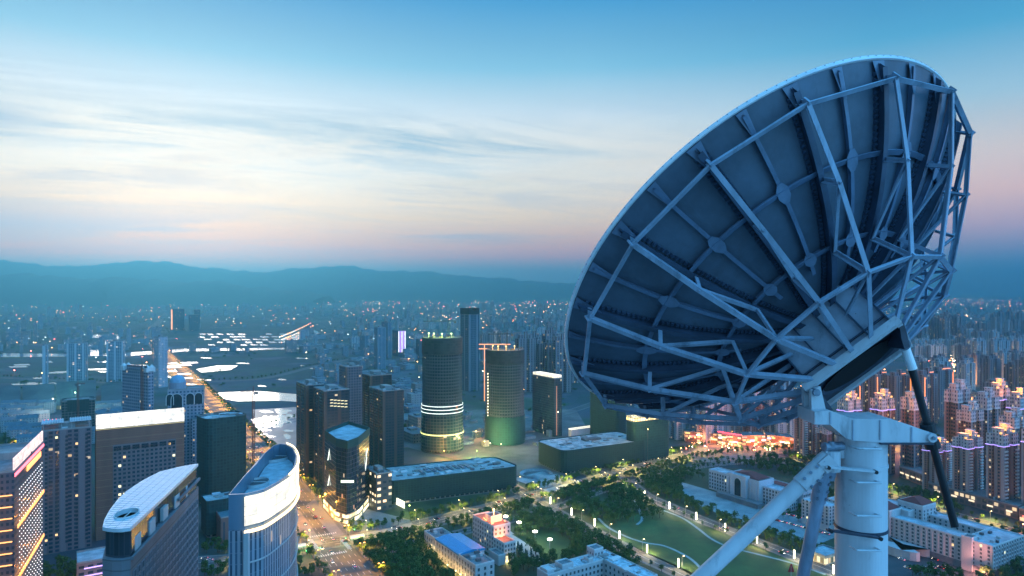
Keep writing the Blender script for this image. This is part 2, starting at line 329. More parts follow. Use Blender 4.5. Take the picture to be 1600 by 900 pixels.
def strip(mb, pts, wd, z, m=0, z0=None):
    """ribbon of constant width along a polyline (metres)"""
    n = len(pts); Lf = []; Rt = []
    for i in range(n):
        a = pts[max(0,i-1)]; b = pts[min(n-1,i+1)]; dx, dy = b[0]-a[0], b[1]-a[1]; l = math.hypot(dx,dy) or 1; nx, ny = -dy/l, dx/l
        Lf.append((pts[i][0]+nx*wd/2, pts[i][1]+ny*wd/2)); Rt.append((pts[i][0]-nx*wd/2, pts[i][1]-ny*wd/2))
    for i in range(n-1):
        mb.face([(*Rt[i],z),(*Rt[i+1],z),(*Lf[i+1],z),(*Lf[i],z)], m)
        if z0 is not None:
            mb.face([(*Rt[i],z0),(*Rt[i+1],z0),(*Rt[i+1],z),(*Rt[i],z)], m); mb.face([(*Lf[i+1],z0),(*Lf[i],z0),(*Lf[i],z),(*Lf[i+1],z)], m)
def smooth(pts, k=6):
    out = []
    P = [pts[0]]+list(pts)+[pts[-1]]
    for i in range(1, len(P)-2):
        p0, p1, p2, p3 = [np.array(q, float) for q in P[i-1:i+3]]
        for j in range(k):
            t = j/k; out.append(tuple(0.5*((2*p1)+(-p0+p2)*t+(2*p0-5*p1+4*p2-p3)*t*t+(-p0+3*p1-3*p2+p3)*t**3)))
    out.append(tuple(pts[-1])); return out
def offset(pts, d):
    out = []; n = len(pts)
    for i in range(n):
        a = pts[max(0,i-1)]; b = pts[min(n-1,i+1)]; dx, dy = b[0]-a[0], b[1]-a[1]; l = math.hypot(dx,dy) or 1
        out.append((pts[i][0]-dy/l*d, pts[i][1]+dx/l*d))
    return out
def walk(pts, step, start=0.0):
    """points and headings every `step` metres"""
    out = []; s = start; acc = 0.0
    for a, b in zip(pts[:-1], pts[1:]):
        l = math.hypot(b[0]-a[0], b[1]-a[1])
        while s <= acc+l and l > 0:
            t = (s-acc)/l; out.append((a[0]+(b[0]-a[0])*t, a[1]+(b[1]-a[1])*t, math.atan2(b[1]-a[1], b[0]-a[0]))); s += step
        acc += l
    return out
def gp(*px): return [G(*p) for p in px]
def poly(name, px, m, z, kind='structure'):
    mb = MB(); pts = [G(*p) for p in px]
    n = len(pts); ar = sum(pts[i][0]*pts[(i+1)%n][1]-pts[(i+1)%n][0]*pts[i][1] for i in range(n))
    if ar < 0: pts = pts[::-1]
    mb.face([(p[0],p[1],z) for p in pts], 0, [tuple(p) for p in pts])
    return single(name, mb, m, kind=kind)
ROADS = []
m_water = mat('water', (0.55,0.60,0.62), rough=0.10, metal=0.65, var=0.15, scale=0.02)
def road(name, pts, wd, z=0.012, lanes=True, median=False, mm=None):
    mb = MB(); strip(mb, pts, wd, z); strip(mb, offset(pts, wd/2+1.6), 3.0, 0.13, 1, 0); strip(mb, offset(pts, -wd/2-1.6), 3.0, 0.13, 1, 0)
    if lanes:
        for off in ((0,) if wd < 14 else (-wd/4, 0.25, wd/4) if wd < 24 else (-wd*0.36,-wd*0.22,-wd*.08,wd*.08,wd*.22,wd*.36)):
            o = offset(pts, off)
            if abs(off) < 0.3: strip(mb, o, 0.28, z+0.006, 2)
            else:
                wk = walk(o, 12.0)
                for x, y, a in wk:
                    if y > 1400: continue
                    c, s = math.cos(a)*2.6, math.sin(a)*2.6; strip(mb, [(x-c,y-s),(x+c,y+s)], 0.28, z+0.006, 2)
    single(name, mb, [mm or m_asph, m_kerb, m_line], kind='structure'); ROADS.append((pts, wd))
r_main = smooth(gp((262,487),(240,512),(233,528),(250,550),(275,575),(300,600),(345,650),(400,704),(440,748),(475,795),(515,848),(550,893),(585,935)))
r_boul = smooth(gp((300,880),(400,872),(470,858),(515,848),(590,836),(690,812),(760,795),(830,776),(900,758),(1000,731),(1090,708),(1180,700),(1290,694),(1450,680)))
r_serv = smooth(gp((575,868),(640,851),(720,832),(800,812),(870,793),(930,770),(1010,748),(1100,728),(1200,722),(1300,728)))
r_p1 = smooth(gp((770,742),(800,760),(830,778),(862,797),(900,817),(950,843),(1000,868),(1060,895),(1100,915)))
r_p2 = smooth(gp((900,722),(950,740),(985,757),(1010,775),(1046,791),(1088,809),(1133,827),(1183,847),(1241,870),(1310,897),(1350,915)))
r_east = smooth(gp((1090,708),(1150,688),(1210,672),(1300,655),(1440,640),(1600,600)))
r_se = smooth(gp((1180,705),(1240,722),(1300,745),(1400,778),(1500,808),(1600,835),(1700,860)))
r_far1 = smooth(gp((600,700),(680,690),(760,672),(900,640),(1000,600)))
r_far2 = smooth(gp((300,665),(400,668),(470,655),(600,630),(760,600),(900,560)))
r_left = smooth(gp((-80,712),(60,694),(130,684),(200,672),(300,640)))
r_riv = smooth(gp((0,590),(120,596),(240,600),(330,596),(420,590),(520,566),(640,548)))
r_br = smooth(gp((440,540),(500,524),(560,514),(640,500),(700,495)))
road('road_main', r_main, 30); road('boulevard', r_boul, 20, z=0.018); road('service_road', r_serv, 8, z=0.024); road('promenade', r_p1, 11, z=0.03)
road('promenade_east', r_p2, 11, z=0.036); road('road_east', r_east, 20, z=0.042); road('road_south_east', r_se, 16, z=0.048)
road('road_far', r_far1, 14, z=0.054, lanes=False); road('ring_road', r_far2, 14, z=0.06, lanes=False); road('road_west', r_left, 16, z=0.066); road('riverside_road', r_riv, 12, z=0.072, lanes=False)
road('bridge_road', r_br, 14, z=0.078, lanes=False)
poly('plaza', [(478,790),(505,768),(560,792),(640,812),(650,826),(560,838),(522,840)], m_pave, 0.090)
poly('plaza_west', [(456,790),(470,800),(505,850),(456,852)], mat('paving_warm',(0.28,0.24,0.2),var=.3,scale=.1), 0.094)
poly('museum_forecourt', [(1060,752),(1105,765),(1228,800),(1330,830),(1280,850),(1200,832),(1130,806),(1070,780)], mat('forecourt_paving',(0.20,0.27,0.30),var=.35,scale=.08), 0.098)
poly('car_park', [(1385,850),(1440,838),(1600,868),(1700,905),(1380,905)], mat('car_park_asphalt',(0.05,0.065,0.075),var=.3,scale=.1), 0.102)
poly('white_walk', [(778,832),(795,828),(853,872),(835,880)], mat('pale_stone',(0.5,0.5,0.48),var=.15,scale=.2), 0.106)
poly('construction_ground', [(395,640),(465,636),(560,650),(460,700),(400,690)], mat('wet_mud',(0.17,0.14,0.17),rough=0.35,var=.6,scale=.015), 0.110)
poly('building_site', [(600,690),(650,640),(760,640),(900,640),(930,690),(880,745),(830,750),(720,720)], m_dirt, 0.114)
poly('east_square', [(1060,700),(1120,684),(1200,690),(1230,706),(1160,724),(1080,722)], mat('warm_paving',(0.22,0.17,0.15),var=.3,scale=.08), 0.118)
poly('ramp_ground', [(800,748),(850,736),(905,752),(860,770)], mat('site_slab',(0.27,0.31,0.33),var=.5,scale=.06), 0.122)
m_lawn = mat('lawn', (0.042,0.085,0.018), var=0.5, scale=0.03)
poly('park_lawn', [(925,815),(990,802),(1030,796),(1060,808),(1110,824),(1180,852),(1245,880),(1310,906),(1110,915),(1060,888),(1000,860)], m_lawn, 0.13)
poly('club_lawn', [(800,835),(860,826),(905,850),(880,880),(853,868)], m_lawn, 0.134)
poly('terrace_lawn', [(700,760),(600,800),(560,850),(540,900),(700,960),(1000,960),(1040,900),(960,850),(880,800)], mat('park_ground',(0.03,0.05,0.022),var=.5,scale=.04), 0.004)
poly('park_ground', [(860,795),(1000,745),(1110,730),(1300,740),(1500,830),(1350,920),(1100,930)], MATS['park_ground'], 0.006)
for nm, p in (('winding_path', [(935,810),(950,824),(977,838),(1007,848),(1037,853),(1067,866),(1087,880),(1104,900)]),
              ('looping_path', [(1025,795),(1037,798),(1067,810),(1093,828),(1113,843),(1140,855),(1187,867),(1237,880),(1290,898)]),
              ('garden_path', [(990,780),(1000,800),(1003,812),(995,820)])):
    mb = MB(); strip(mb, smooth(gp(*p)), 2.4, 0.15); single(nm, mb, m_ppath, kind='structure')
# water
def blob(name, pxs, z): poly(name, pxs, m_water, z)
blob('river', [(-300,545),(0,558),(110,557),(160,556),(180,558),(290,549),(400,547),(520,545),(520,543),(400,544),(290,545),(185,552),(130,553),(0,552),(-300,540)], 0.14)
blob('pond_west', [(132,524),(190,522),(187,531),(160,540),(160,555),(132,556),(134,541),(150,533)], 0.145)
blob('lake', [(330,614),(400,611),(465,616),(468,628),(430,626),(370,627),(345,622)], 0.146)
blob('pond_mid', [(306,577),(340,571),(372,571),(360,578),(315,582)], 0.147)
blob('wet_pool', [(392,655),(430,650),(450,652),(440,668),(400,668)], 0.148)
blob('river_bend', [(436,531),(470,522),(492,516),(500,520),(480,528),(450,535)], 0.149)
blob('far_water', [(1400,486),(1520,488),(1520,491),(1400,490)], 0.15)
for r in range(5):
    for c in range(11):
        if rng.random() < 0.22: continue
        x0 = 306+c*16+r*5+rng.uniform(-3,3); y0 = 521+r*4.2; ww = rng.uniform(8,13); hh = rng.uniform(1.6,2.8)
        blob('fish_pond', [(x0,y0),(x0+ww,y0+0.4),(x0+ww+2,y0+hh),(x0+1,y0+hh)], 0.151+0.0002*c)
for k in range(22):
    x0 = rng.uniform(398,452); y0 = rng.uniform(638,690); ww = rng.uniform(6,22); hh = rng.uniform(1.5,5)
    poly('puddle', [(x0,y0),(x0+ww*.4,y0-hh*.4),(x0+ww,y0+hh*.2),(x0+ww*1.1,y0+hh),(x0+ww*.3,y0+hh*1.2)], m_water, 0.17+0.001*k)
for k in range(18):
    x0 = rng.uniform(280,560); y0 = rng.uniform(548,610); ww = rng.uniform(5,26); hh = rng.uniform(.5,1.8)
    poly('puddle', [(x0,y0),(x0+ww*.4,y0-hh*.6),(x0+ww,y0),(x0+ww*1.1,y0+hh),(x0+ww*.3,y0+hh)], m_water, 0.20+0.001*k)
for k in range(26):
    x0 = rng.uniform(0,300); y0 = rng.uniform(560,600); ww = rng.uniform(10,40)
    blob('puddle', [(x0,y0),(x0+ww,y0-1),(x0+ww+4,y0+1.2),(x0+4,y0+2)], 0.16+0.001*k)
HAZE_D=1.35e-4
# ================================================================ haze
hz = bpy.data.materials.new('haze_air'); hz.use_nodes = True; t = hz.node_tree; t.nodes.clear()
pv = t.nodes.new('ShaderNodeVolumePrincipled'); pv.inputs['Color'].default_value = (0.18,0.71,1.0,1); pv.inputs['Density'].default_value = HAZE_D
pv.inputs['Anisotropy'].default_value = 0.72
o_ = t.nodes.new('ShaderNodeOutputMaterial'); t.links.new(pv.outputs[0], o_.inputs['Volume'])
mb = MB(); mb.box((0, 12000, 484), (51000, 26400, 970)); single('haze', mb, hz, kind='stuff')
# ================================================================ city helpers
GA = 33.0
def quadN(xn, yb, xl, xr, g=GA):
    nx, ny = G(xn, yb); e1 = (math.cos(R(g)), math.sin(R(g))); e2 = (-e1[1], e1[0])
    k = (xr-800)/F; t1 = (k*ny-nx)/(e1[0]-k*e1[1]); k = (xl-800)/F; t2 = (k*ny-nx)/(e2[0]-k*e2[1])
    if not 4 < t1 < 95: t1 = 30.0
    if not 4 < t2 < 60: t2 = 24.0
    return frameQ((nx, ny), t1, t2, g)
def frameQ(o, l1, l2, g=GA, a0=0.0, b0=0.0):
    e1 = (math.cos(R(g)), math.sin(R(g))); e2 = (-e1[1], e1[0])
    f = lambda a, b: (o[0]+e1[0]*a+e2[0]*b, o[1]+e1[1]*a+e2[1]*b)
    return [f(a0,b0), f(a0+l1,b0), f(a0+l1,b0+l2), f(a0,b0+l2)]
def hof(yt, y): return H-(yt-455.0)/F*y
def cen(P): return (sum(p[0] for p in P)/len(P), sum(p[1] for p in P)/len(P))
def inset(P, d):
    c = cen(P); out = []
    for p in P:
        l = math.hypot(p[0]-c[0], p[1]-c[1]) or 1; out.append((c[0]+(p[0]-c[0])*(l-d)/l, c[1]+(p[1]-c[1])*(l-d)/l))
    return out
def orient(P):
    n = len(P); ar = sum(P[i][0]*P[(i+1)%n][1]-P[(i+1)%n][0]*P[i][1] for i in range(n)); return P if ar > 0 else P[::-1]
def parapet(mbx, P, z, h=1.1, d=0.5, m=0):
    P = orient(P); Q = inset(P, d); n = len(P)
    for i in range(n):
        j = (i+1) % n
        mbx.face([(*P[i],z),(*P[j],z),(*P[j],z+h),(*P[i],z+h)], m); mbx.face([(*P[i],z+h),(*P[j],z+h),(*Q[j],z+h),(*Q[i],z+h)], m)
        mbx.face([(*Q[j],z),(*Q[i],z),(*Q[i],z+h),(*Q[j],z+h)], m)
def lerp2(P, a, b):
    """point at fractions a (edge 0-1) and b (edge 0-3) of a quad footprint"""
    return (P[0][0]+(P[1][0]-P[0][0])*a+(P[3][0]-P[0][0])*b, P[0][1]+(P[1][1]-P[0][1])*a+(P[3][1]-P[0][1])*b)
def roofstuff(t, P, h, n=3, rot=GA, big=True, m=None):
    if big:
        c = lerp2(P, 0.5, 0.5); w1 = math.dist(P[0],P[1]); w2 = math.dist(P[0],P[3])
        mb = MB(); mb.box((c[0],c[1],h+2.0), (w1*0.34,w2*0.38,4.0), rz=R(rot)); t.part('plant_room', mb, m or m_conc)
    for i in range(n):
        c = lerp2(P, random.uniform(.15,.85), random.uniform(.1,.9)*(0.3 if big else 1)); mb = MB()
        mb.box((c[0],c[1],h+0.9), (random.uniform(1.5,4),random.uniform(1.5,3),1.7), rz=R(rot)); t.part('roof_unit', mb, m_frame if i % 2 else m_dconc)
def building(name, label, P, h, wall, roof=None, cat='building', group=None, stuff=3, z0=0, par=True, rot=GA, parm=None, bay=3.3, fl=3.2, big=True):
    c = cen(P); t = Thing(name, label, cat, (c[0], c[1], 0), group)
    mb = MB(); mb.prism(P, z0, h, bay=bay, fl=fl, top=False); t.part('wall', mb, wall)
    mb = MB(); mb.face([(p[0],p[1],h-0.02) for p in orient(P)], 0); 
    if par: parapet(mb, P, h, m=1)
    t.part('roof', mb, [roof or m_roof, parm or m_conc])
    if stuff: roofstuff(t, P, h, stuff, rot, big)
    return t
def inst(name, base, xfs, mats, off):
    """many copies of a small MB merged into one mesh; xfs: (x,y,z,angle,sx,sz)"""
    v = np.array(base.v); nf = len(base.f); X = np.array(xfs, float); k = len(X)
    c, s = np.cos(X[:,3]), np.sin(X[:,3]); vx = v[:,0][None]*X[:,4][:,None]; vy = v[:,1][None]*X[:,4][:,None]; vz = v[:,2][None]*X[:,5][:,None]
    V = np.stack([vx*c[:,None]-vy*s[:,None]+X[:,0][:,None]-off[0], vx*s[:,None]+vy*c[:,None]+X[:,1][:,None]-off[1], vz+X[:,2][:,None]-off[2]], -1).reshape(-1,3)
    ls = np.array([len(f) for f in base.f]); idx = np.concatenate([np.array(f) for f in base.f])
    me = bpy.data.meshes.new(name); me.vertices.add(len(V)); me.vertices.foreach_set('co', V.ravel())
    li = (idx[None]+(np.arange(k)*len(v))[:,None]).ravel(); me.loops.add(len(li)); me.loops.foreach_set('vertex_index', li.astype(np.int32))
    tot = np.tile(ls, k); st_ = np.concatenate([[0], np.cumsum(tot)[:-1]]); me.polygons.add(nf*k)
    me.polygons.foreach_set('loop_start', st_.astype(np.int32)); me.polygons.foreach_set('loop_total', tot.astype(np.int32))
    me.polygons.foreach_set('material_index', np.tile(np.array(base.m), k).astype(np.int32))
    for m in aslist(mats): me.materials.append(m)
    me.update(calc_edges=True); return me
def winbase(ww, wh, fr=0.12, out=0.10, mull=1):
    mb = MB(); mb.face([(-ww/2,-0.03,-wh/2),(ww/2,-0.03,-wh/2),(ww/2,-0.03,wh/2),(-ww/2,-0.03,wh/2)], 0)
    for x0,x1,z0,z1 in ((-ww/2-fr,-ww/2,-wh/2-fr,wh/2+fr),(ww/2,ww/2+fr,-wh/2-fr,wh/2+fr),(-ww/2,ww/2,wh/2,wh/2+fr),(-ww/2,ww/2,-wh/2-fr*1.6,-wh/2)):
        mb.box(((x0+x1)/2, -out/2, (z0+z1)/2), (x1-x0, out, z1-z0), 1)
    for i in range(mull):
        x = -ww/2+ww*(i+1)/(mull+1); mb.box((x,-out*0.35,0), (0.07,out*0.7,wh), 1)
    return mb
WCACHE = {}
class Wins:
    def __init__(s): s.L = []
    def face(s, a, b, z0, floors, fl, cols, ww, wh, litp=0.05, zoff=0.5, margin=0.0, skip=None):
        """a -> b seen from outside, left to right"""
        dx, dy = b[0]-a[0], b[1]-a[1]; Ln = math.hypot(dx,dy); ang = math.atan2(dy,dx)
        for f in range(floors):
            for c in range(cols):
                if skip and skip(c, f): continue
                t = (margin+(Ln-2*margin)*(c+0.5)/cols)/Ln
                s.L.append((a[0]+dx*t, a[1]+dy*t, z0+f*fl+fl*zoff, ang, ww, wh, random.random() < litp))
    def flush(s, t, pane=None, frame=None, lits=None, mull=1, cap=98, fr=0.12, out=0.1):
        pane = pane or m_glass; frame = frame or m_frame; lits = lits or [m_litw, m_litc]
        s.L.sort(key=lambda w: w[0]**2+w[1]**2+(w[2]-H)**2)
        rest = {}
        for i, wdw in enumerate(s.L):
            x,y,z,ang,ww,wh,lit = wdw; mi = random.randrange(len(lits)) if lit else -1
            key = (ww,wh,mi,pane.name,frame.name,mull,fr,out)
            if key not in WCACHE:
                b = winbase(ww,wh,fr,out,mull); WCACHE[key] = (b, b.mesh('window', [pane if mi < 0 else lits[mi], frame]))
            if i < cap:
                o = bpy.data.objects.new('window', WCACHE[key][1]); COL.objects.link(o); o.parent = t.o
                o.location = (x-t.loc[0], y-t.loc[1], z-t.loc[2]); o.rotation_euler[2] = ang
            else: rest.setdefault((ww,wh), []).append((x,y,z,ang,1,1,mi,key))
        if rest:
            ms = []; V=[]; 
            # one merged object: bigger pool, each lit state its own material
            mats_ = [pane, frame]+lits; allv = None
            tmp = []
            for kk_, lst in rest.items():
                for mi in sorted(set(q[6] for q in lst)):
                    sub = [q[:6] for q in lst if q[6] == mi]; b = WCACHE[[q[7] for q in lst if q[6] == mi][0]][0]
                    b2 = MB(); b2.v = b.v; b2.f = b.f; b2.m = [1 if m == 1 else (0 if mi < 0 else 2+mi) for m in b.m]; b2.uv = b.uv
                    tmp.append(inst('windows', b2, sub, mats_, t.loc))
            me = tmp[0]
            if len(tmp) > 1:
                import bmesh; bm = bmesh.new()
                for q in tmp: bm.from_mesh(q)
                bm.to_mesh(me); bm.free()
            t.part('windows', me, None, kind='stuff')
def lamp(name, loc, energy, col, rad=0.4, parent=None):
    l = bpy.data.lights.new(name, 'POINT'); l.energy = energy; l.color = col; l.shadow_soft_size = rad
    o = bpy.data.objects.new(name, l); COL.objects.link(o); o.location = loc
    if parent: o.parent = parent; o.location = Vector(loc)-parent.location
    return o

# ================================================================ near buildings, left
# hotel with the white roof sign
f_brown = facade('brown_stone', (0.20,0.095,0.07), wf=0.0, hf=0.0, fl=1.6, band=(0.12,0.055,0.042))
P = quadN(150, 845, 128, 288); hh = hof(673, P[0][1])
t = building('office_tower', 'brown stone office tower crowned by a long blank glowing white roof sign', P, hh, f_brown, parm=m_dconc, stuff=4)
w1 = math.dist(P[0],P[1]); W_ = Wins()
def along(P, a, z=0, e=(0,1), out=0.0):
    p, q = P[e[0]], P[e[1]]; l = math.dist(p,q); nx, ny = (q[1]-p[1])/l, -(q[0]-p[0])/l
    return (p[0]+(q[0]-p[0])*a+nx*out, p[1]+(q[1]-p[1])*a+ny*out)
a, b = along(P,0.18,out=0.35), along(P,0.90,out=0.35)
mb = MB(); mb.prism([along(P,0.18,out=0.3), along(P,0.90,out=0.3), along(P,0.90,out=-0.5), along(P,0.18,out=-0.5)], 0, hh-13, m=0)
t.part('window_bay', mb, mat('bay_stone',(0.15,0.13,0.14),var=.2,scale=.1))
W_.face(a, b, 6, 20, 3.35, 14, 1.9, 1.9, 0.075)
W_.face(a, b, hh-19, 1, 5.5, 7, 5.2, 4.0, 0.0)
W_.face(along(P,0,e=(3,0),out=0.05), along(P,1,e=(3,0),out=0.05), 6, 22, 3.35, 4, 1.3, 1.7, 0.02)
W_.flush(t, lits=[m_litw, m_litc, m_litc], frame=mat('bay_frame',(0.20,0.17,0.18),var=0))
mb = MB()
for k in range(14): mb.box((*along(P,0.5,out=0.06), 10+k*5.4), (w1*0.999,0.10,0.25), rz=R(GA))
t.part('stone_courses', mb, mat('gold_trim',(0.3,0.2,0.12),var=.2), kind='stuff')
mb = MB(); mb.box((*along(P,0.5,out=0.1), hh+0.4), (w1,0.5,0.5), rz=R(GA)); t.part('gilded_cornice', mb, mat('glowing_gilt_trim',(0.5,0.36,0.15),var=.2,em=(1,.7,.3),es=.35))  # gilt cornice given a faint glow of its own; it is no lamp
mb = MB(); mb.box((*along(P,0.5,out=-0.6), hh+6.8), (w1,0.8,11.5), rz=R(GA)); t.part('roof_sign', mb, panel_glow('sign_white',(1,0.90,0.70),1.1))
# dark twin shaft tower with slatted canopies
P = quadN(64, 868, 58, 143); hh = hof(675, P[0][1])
f_res = facade('mauve_slab', (0.13,0.105,0.12), glass=(0.02,0.025,0.04), wf=0.62, hf=0.60, bay=4.2, fl=3.1, lit=0.012, piers=3, pierc=(0.17,0.14,0.155))
t = building('apartment_tower', 'dark mauve apartment tower with two slatted sun canopies on its roof', P, hh, f_res, stuff=2, bay=4.2, fl=3.1)
for i, (a0, b0) in enumerate(((0.22,0.5),(0.78,0.55))):
    cn = t.part('roof_canopy', (lambda m_: (m_.box((*lerp2(P,a0,b0), hh+5.2), (math.dist(P[0],P[1])*0.44, math.dist(P[0],P[3])*0.8, 0.25), rz=R(GA)), m_)[1])(MB()), m_roofpale)
    for k in range(9):
        c = lerp2(P, a0-0.2+0.05*k, b0); m_ = MB(); m_.box((c[0],c[1],hh+5.6), (0.35, math.dist(P[0],P[3])*0.86, 0.4), rz=R(GA)); t.part('slat', m_, m_white, parent=cn)
    for k in range(4):
        c = lerp2(P, a0+(-.18 if k % 2 else .18), b0+(-.3 if k > 1 else .3)); m_ = MB(); m_.box((c[0],c[1],hh+2.6), (0.4,0.4,5.1), rz=R(GA)); t.part('canopy_post', m_, m_frame)
W_ = Wins(); W_.face(along(P,0,out=.06), along(P,1,out=.06), 6, 27, 3.1, 5, 1.6, 1.7, 0.012); W_.face(along(P,0,e=(3,0),out=.06), along(P,1,e=(3,0),out=.06), 6, 27, 3.1, 4, 1.6, 1.7, 0.012); W_.flush(t, frame=mat('dark_frame',(0.10,0.085,0.095),var=0))
for k in range(5):
    c = lerp2(P, 0.05+0.08*k, 0.85); m_ = MB(); m_.box((c[0],c[1],hh+4.2), (0.25,0.25,3.4), rz=R(GA)); t.part('red_lamp', m_, emit('red_tube', RED, 4))
# dotted LED tower at the left edge
P = [(-266.0,365.0),(-300.0,437.0),(-330.0,423.0),(-296.0,351.0)]; GL_ = 115.3; hh = hof(738, P[0][1])
t = building('hotel_tower', 'tower at the left edge dotted with white lights and orange bands', P, hh, facade('led_wall',(0.10,0.09,0.11), wf=0.5,hf=0.5,bay=2.4,fl=3.2,lit=0.0), stuff=2)
w1 = math.dist(P[0],P[1]); mb = MB()
cols = 14; rows = 30; n_ = 0; dots = []
for r in range(rows):
    for c in range(cols):
        p = along(P, 0.12+0.85*(c+.5)/cols, out=0.15); dots.append((p[0],p[1], hh-12-r*2.9, R(GL_), 1, 1))
base_ = MB(); base_.box((0,0,0), (0.34,0.2,0.5)); dots.sort(key=lambda q: -q[2]); gd = emit('led_dot', (0.92,0.95,1.0), 2.4)
dm = base_.mesh('led_lamp', [gd])
for q in dots[:96]:
    o = bpy.data.objects.new('led_lamp', dm); COL.objects.link(o); o.parent = t.o; o.location = (q[0]-t.loc[0], q[1]-t.loc[1], q[2]); o.rotation_euler[2] = q[3]
t.part('led_lamps', inst('led_lamps', base_, dots[96:], [gd], t.loc), None, kind='stuff')
go = emit('orange_neon', (1.0,0.36,0.03), 1.9); 
for z in (hh-31, hh-59, hh-87):
    for c in range(18):
        p = along(P, 0.03+0.94*(c+.5)/18, out=0.9); m_ = MB(); m_.box((p[0],p[1],z+0.9), (2.2,0.5,1.9), rz=R(GL_)); t.part('orange_lantern', m_, go)
    m_ = MB(); p = along(P,0.5,out=0.6); m_.box((p[0],p[1],z-0.6), (w1,0.9,0.5), rz=R(GL_)); t.part('lantern_ledge', m_, m_dconc)
for k in range(14):
    p = along(P, 0.5, e=(3,0), out=0.5); m_ = MB(); m_.box((p[0],p[1],hh-12-k*6.2), (32*0.98,0.5,0.5), rz=R(GL_-90)); t.part('orange_band', m_, go)
m_ = MB(); p = along(P,0.5,out=-0.4); m_.box((p[0],p[1],hh+4.3), (w1,0.6,6.4), rz=R(GL_)); t.part('roof_sign', m_, panel_glow('sign_pinkwhite',(1,0.62,0.50),1.2))
m_ = MB(); p = along(P,0.5,out=0.3); m_.box((p[0],p[1],hh-1.6), (w1,0.4,1.6), rz=R(GL_)); t.part('red_neon', m_, emit('red_neon',(1,0.1,0.12),3))
m_ = MB(); p = along(P,0.62,out=0.4); m_.box((p[0],p[1],hh-5), (w1*0.5,0.5,3.0), rz=R(GL_)); t.part('orange_sign', m_, go)
m_ = MB(); p = along(P,0.35,e=(3,0),out=0.6); m_.box((p[0],p[1],hh-7), (14,0.6,9), rz=R(GL_-90)); t.part('orange_screen', m_, emit('orange_screen',(1,.45,.03),2.4))  # glowing panel added to strengthen the orange glow of this tower
for z in (hh-30, hh-58, hh-88):  # lamps added in mid-air to widen the orange glow, without fittings
    for a_ in (.25,.7): p = along(P,a_,out=5); lamp('added_orange_light', (*p,z+1), 5200, (1,.36,.04), .6, t.o)
for z in (hh-12, hh-35, hh-60, hh-85): p = along(P,.4,e=(3,0),out=5); lamp('added_orange_light', (*p,z), 9000, (1,.36,.04), .6, t.o)
# small podium with a violet-framed roof edge
P = quadN(120, 935, 88, 176); t = building('shop_building', 'low flat-roofed shop block with violet neon edging beneath the mauve tower', P, 22, facade('podium_wall',(0.24,0.17,0.17),wf=.6,hf=.4,bay=5,fl=4.4,lit=.15), roof=m_roofpale, stuff=0)
for z in (18.5, 13.5):
    m_ = MB(); p = along(P,0.6,out=0.4); m_.box((p[0],p[1],z), (math.dist(P[0],P[1])*0.8,0.5,0.6), rz=R(GA)); t.part('violet_neon', m_, emit('violet_neon', (0.5,0.3,1.0), 1.8))
m_ = MB(); p = along(P,0.75,out=0.4); m_.box((p[0],p[1],9.5), (math.dist(P[0],P[1])*0.45,0.5,3.6), rz=R(GA)); t.part('shop_sign', m_, go)

# leaf-roofed office block
HL = 110.0
def GL(px, py, h=HL): return G(px, py, h)
leaf_px = [(204,824),(231,799),(258,774),(284,749),(310,724),(281,729),(249,737),(222,751),(199,766),(184,780),(171,797),(163,812),(160,824),(175,826),(190,826)]
Lf = orient([GL(*p) for p in leaf_px]); body = [(x,y) for x,y in Lf]
t = Thing('leaf_office_block', 'slim office block under a white leaf-shaped roof pierced by an oval hole', 'office building', (*cen(body),0))
m_leafw = facade('leaf_wall', (0.20,0.19,0.21), glass=(0.03,0.045,0.06), wf=0.0, hf=0.0, fl=3.9, band=(0.12,0.11,0.12))
mb = MB(); mb.prism(body, 0, 98, fl=3.9); t.part('wall', mb, m_leafw)
mb = MB(); mb.prism(inset(body, 2.6), 98.01, 108.4, top=False); t.part('glass_storey', mb, facade('leaf_glass',(0.04,0.05,0.07),glass=(0.02,0.03,0.04),wf=.9,hf=.9,bay=2.0,fl=10,lit=.0,wrough=.3))
# roof shell: ring between outline and oval hole, given thickness and radial panel seams
hc = GL(198,803); out_n = 72
def resample(Pp, n):
    Q = Pp+[Pp[0]]; d = [0]
    for a_, b_ in zip(Q[:-1],Q[1:]): d.append(d[-1]+math.dist(a_,b_))
    return [(float(np.interp(s_, d, [q[0] for q in Q])), float(np.interp(s_, d, [q[1] for q in Q]))) for s_ in np.linspace(0, d[-1], n, endpoint=False)]
OR = resample(Lf, out_n); hole = []
lax = math.atan2(GL(310,724)[1]-GL(204,824)[1], GL(310,724)[0]-GL(204,824)[0])
for q in OR:
    an = math.atan2(q[1]-hc[1], q[0]-hc[0])-lax; r_ = 1/math.sqrt((math.cos(an)/6.2)**2+(math.sin(an)/4.0)**2); hole.append((hc[0]+r_*math.cos(an+lax), hc[1]+r_*math.sin(an+lax)))
mroofw = mat('leaf_roof_panels', (0.62,0.68,0.72), rough=0.4, var=0.12, scale=0.5)
mb = MB()
for i in range(out_n):
    j = (i+1) % out_n
    for z, fl_ in ((HL, 1), (HL-1.4, 0)):
        q = [(*OR[i],z),(*OR[j],z),(*hole[j],z),(*hole[i],z)]; mb.face(q if fl_ else q[::-1])
    mb.face([(*OR[i],HL-1.4),(*OR[j],HL-1.4),(*OR[j],HL),(*OR[i],HL)]); mb.face([(*hole[j],HL-1.4),(*hole[i],HL-1.4),(*hole[i],HL),(*hole[j],HL)])
rf = t.part('leaf_roof', mb, mroofw)
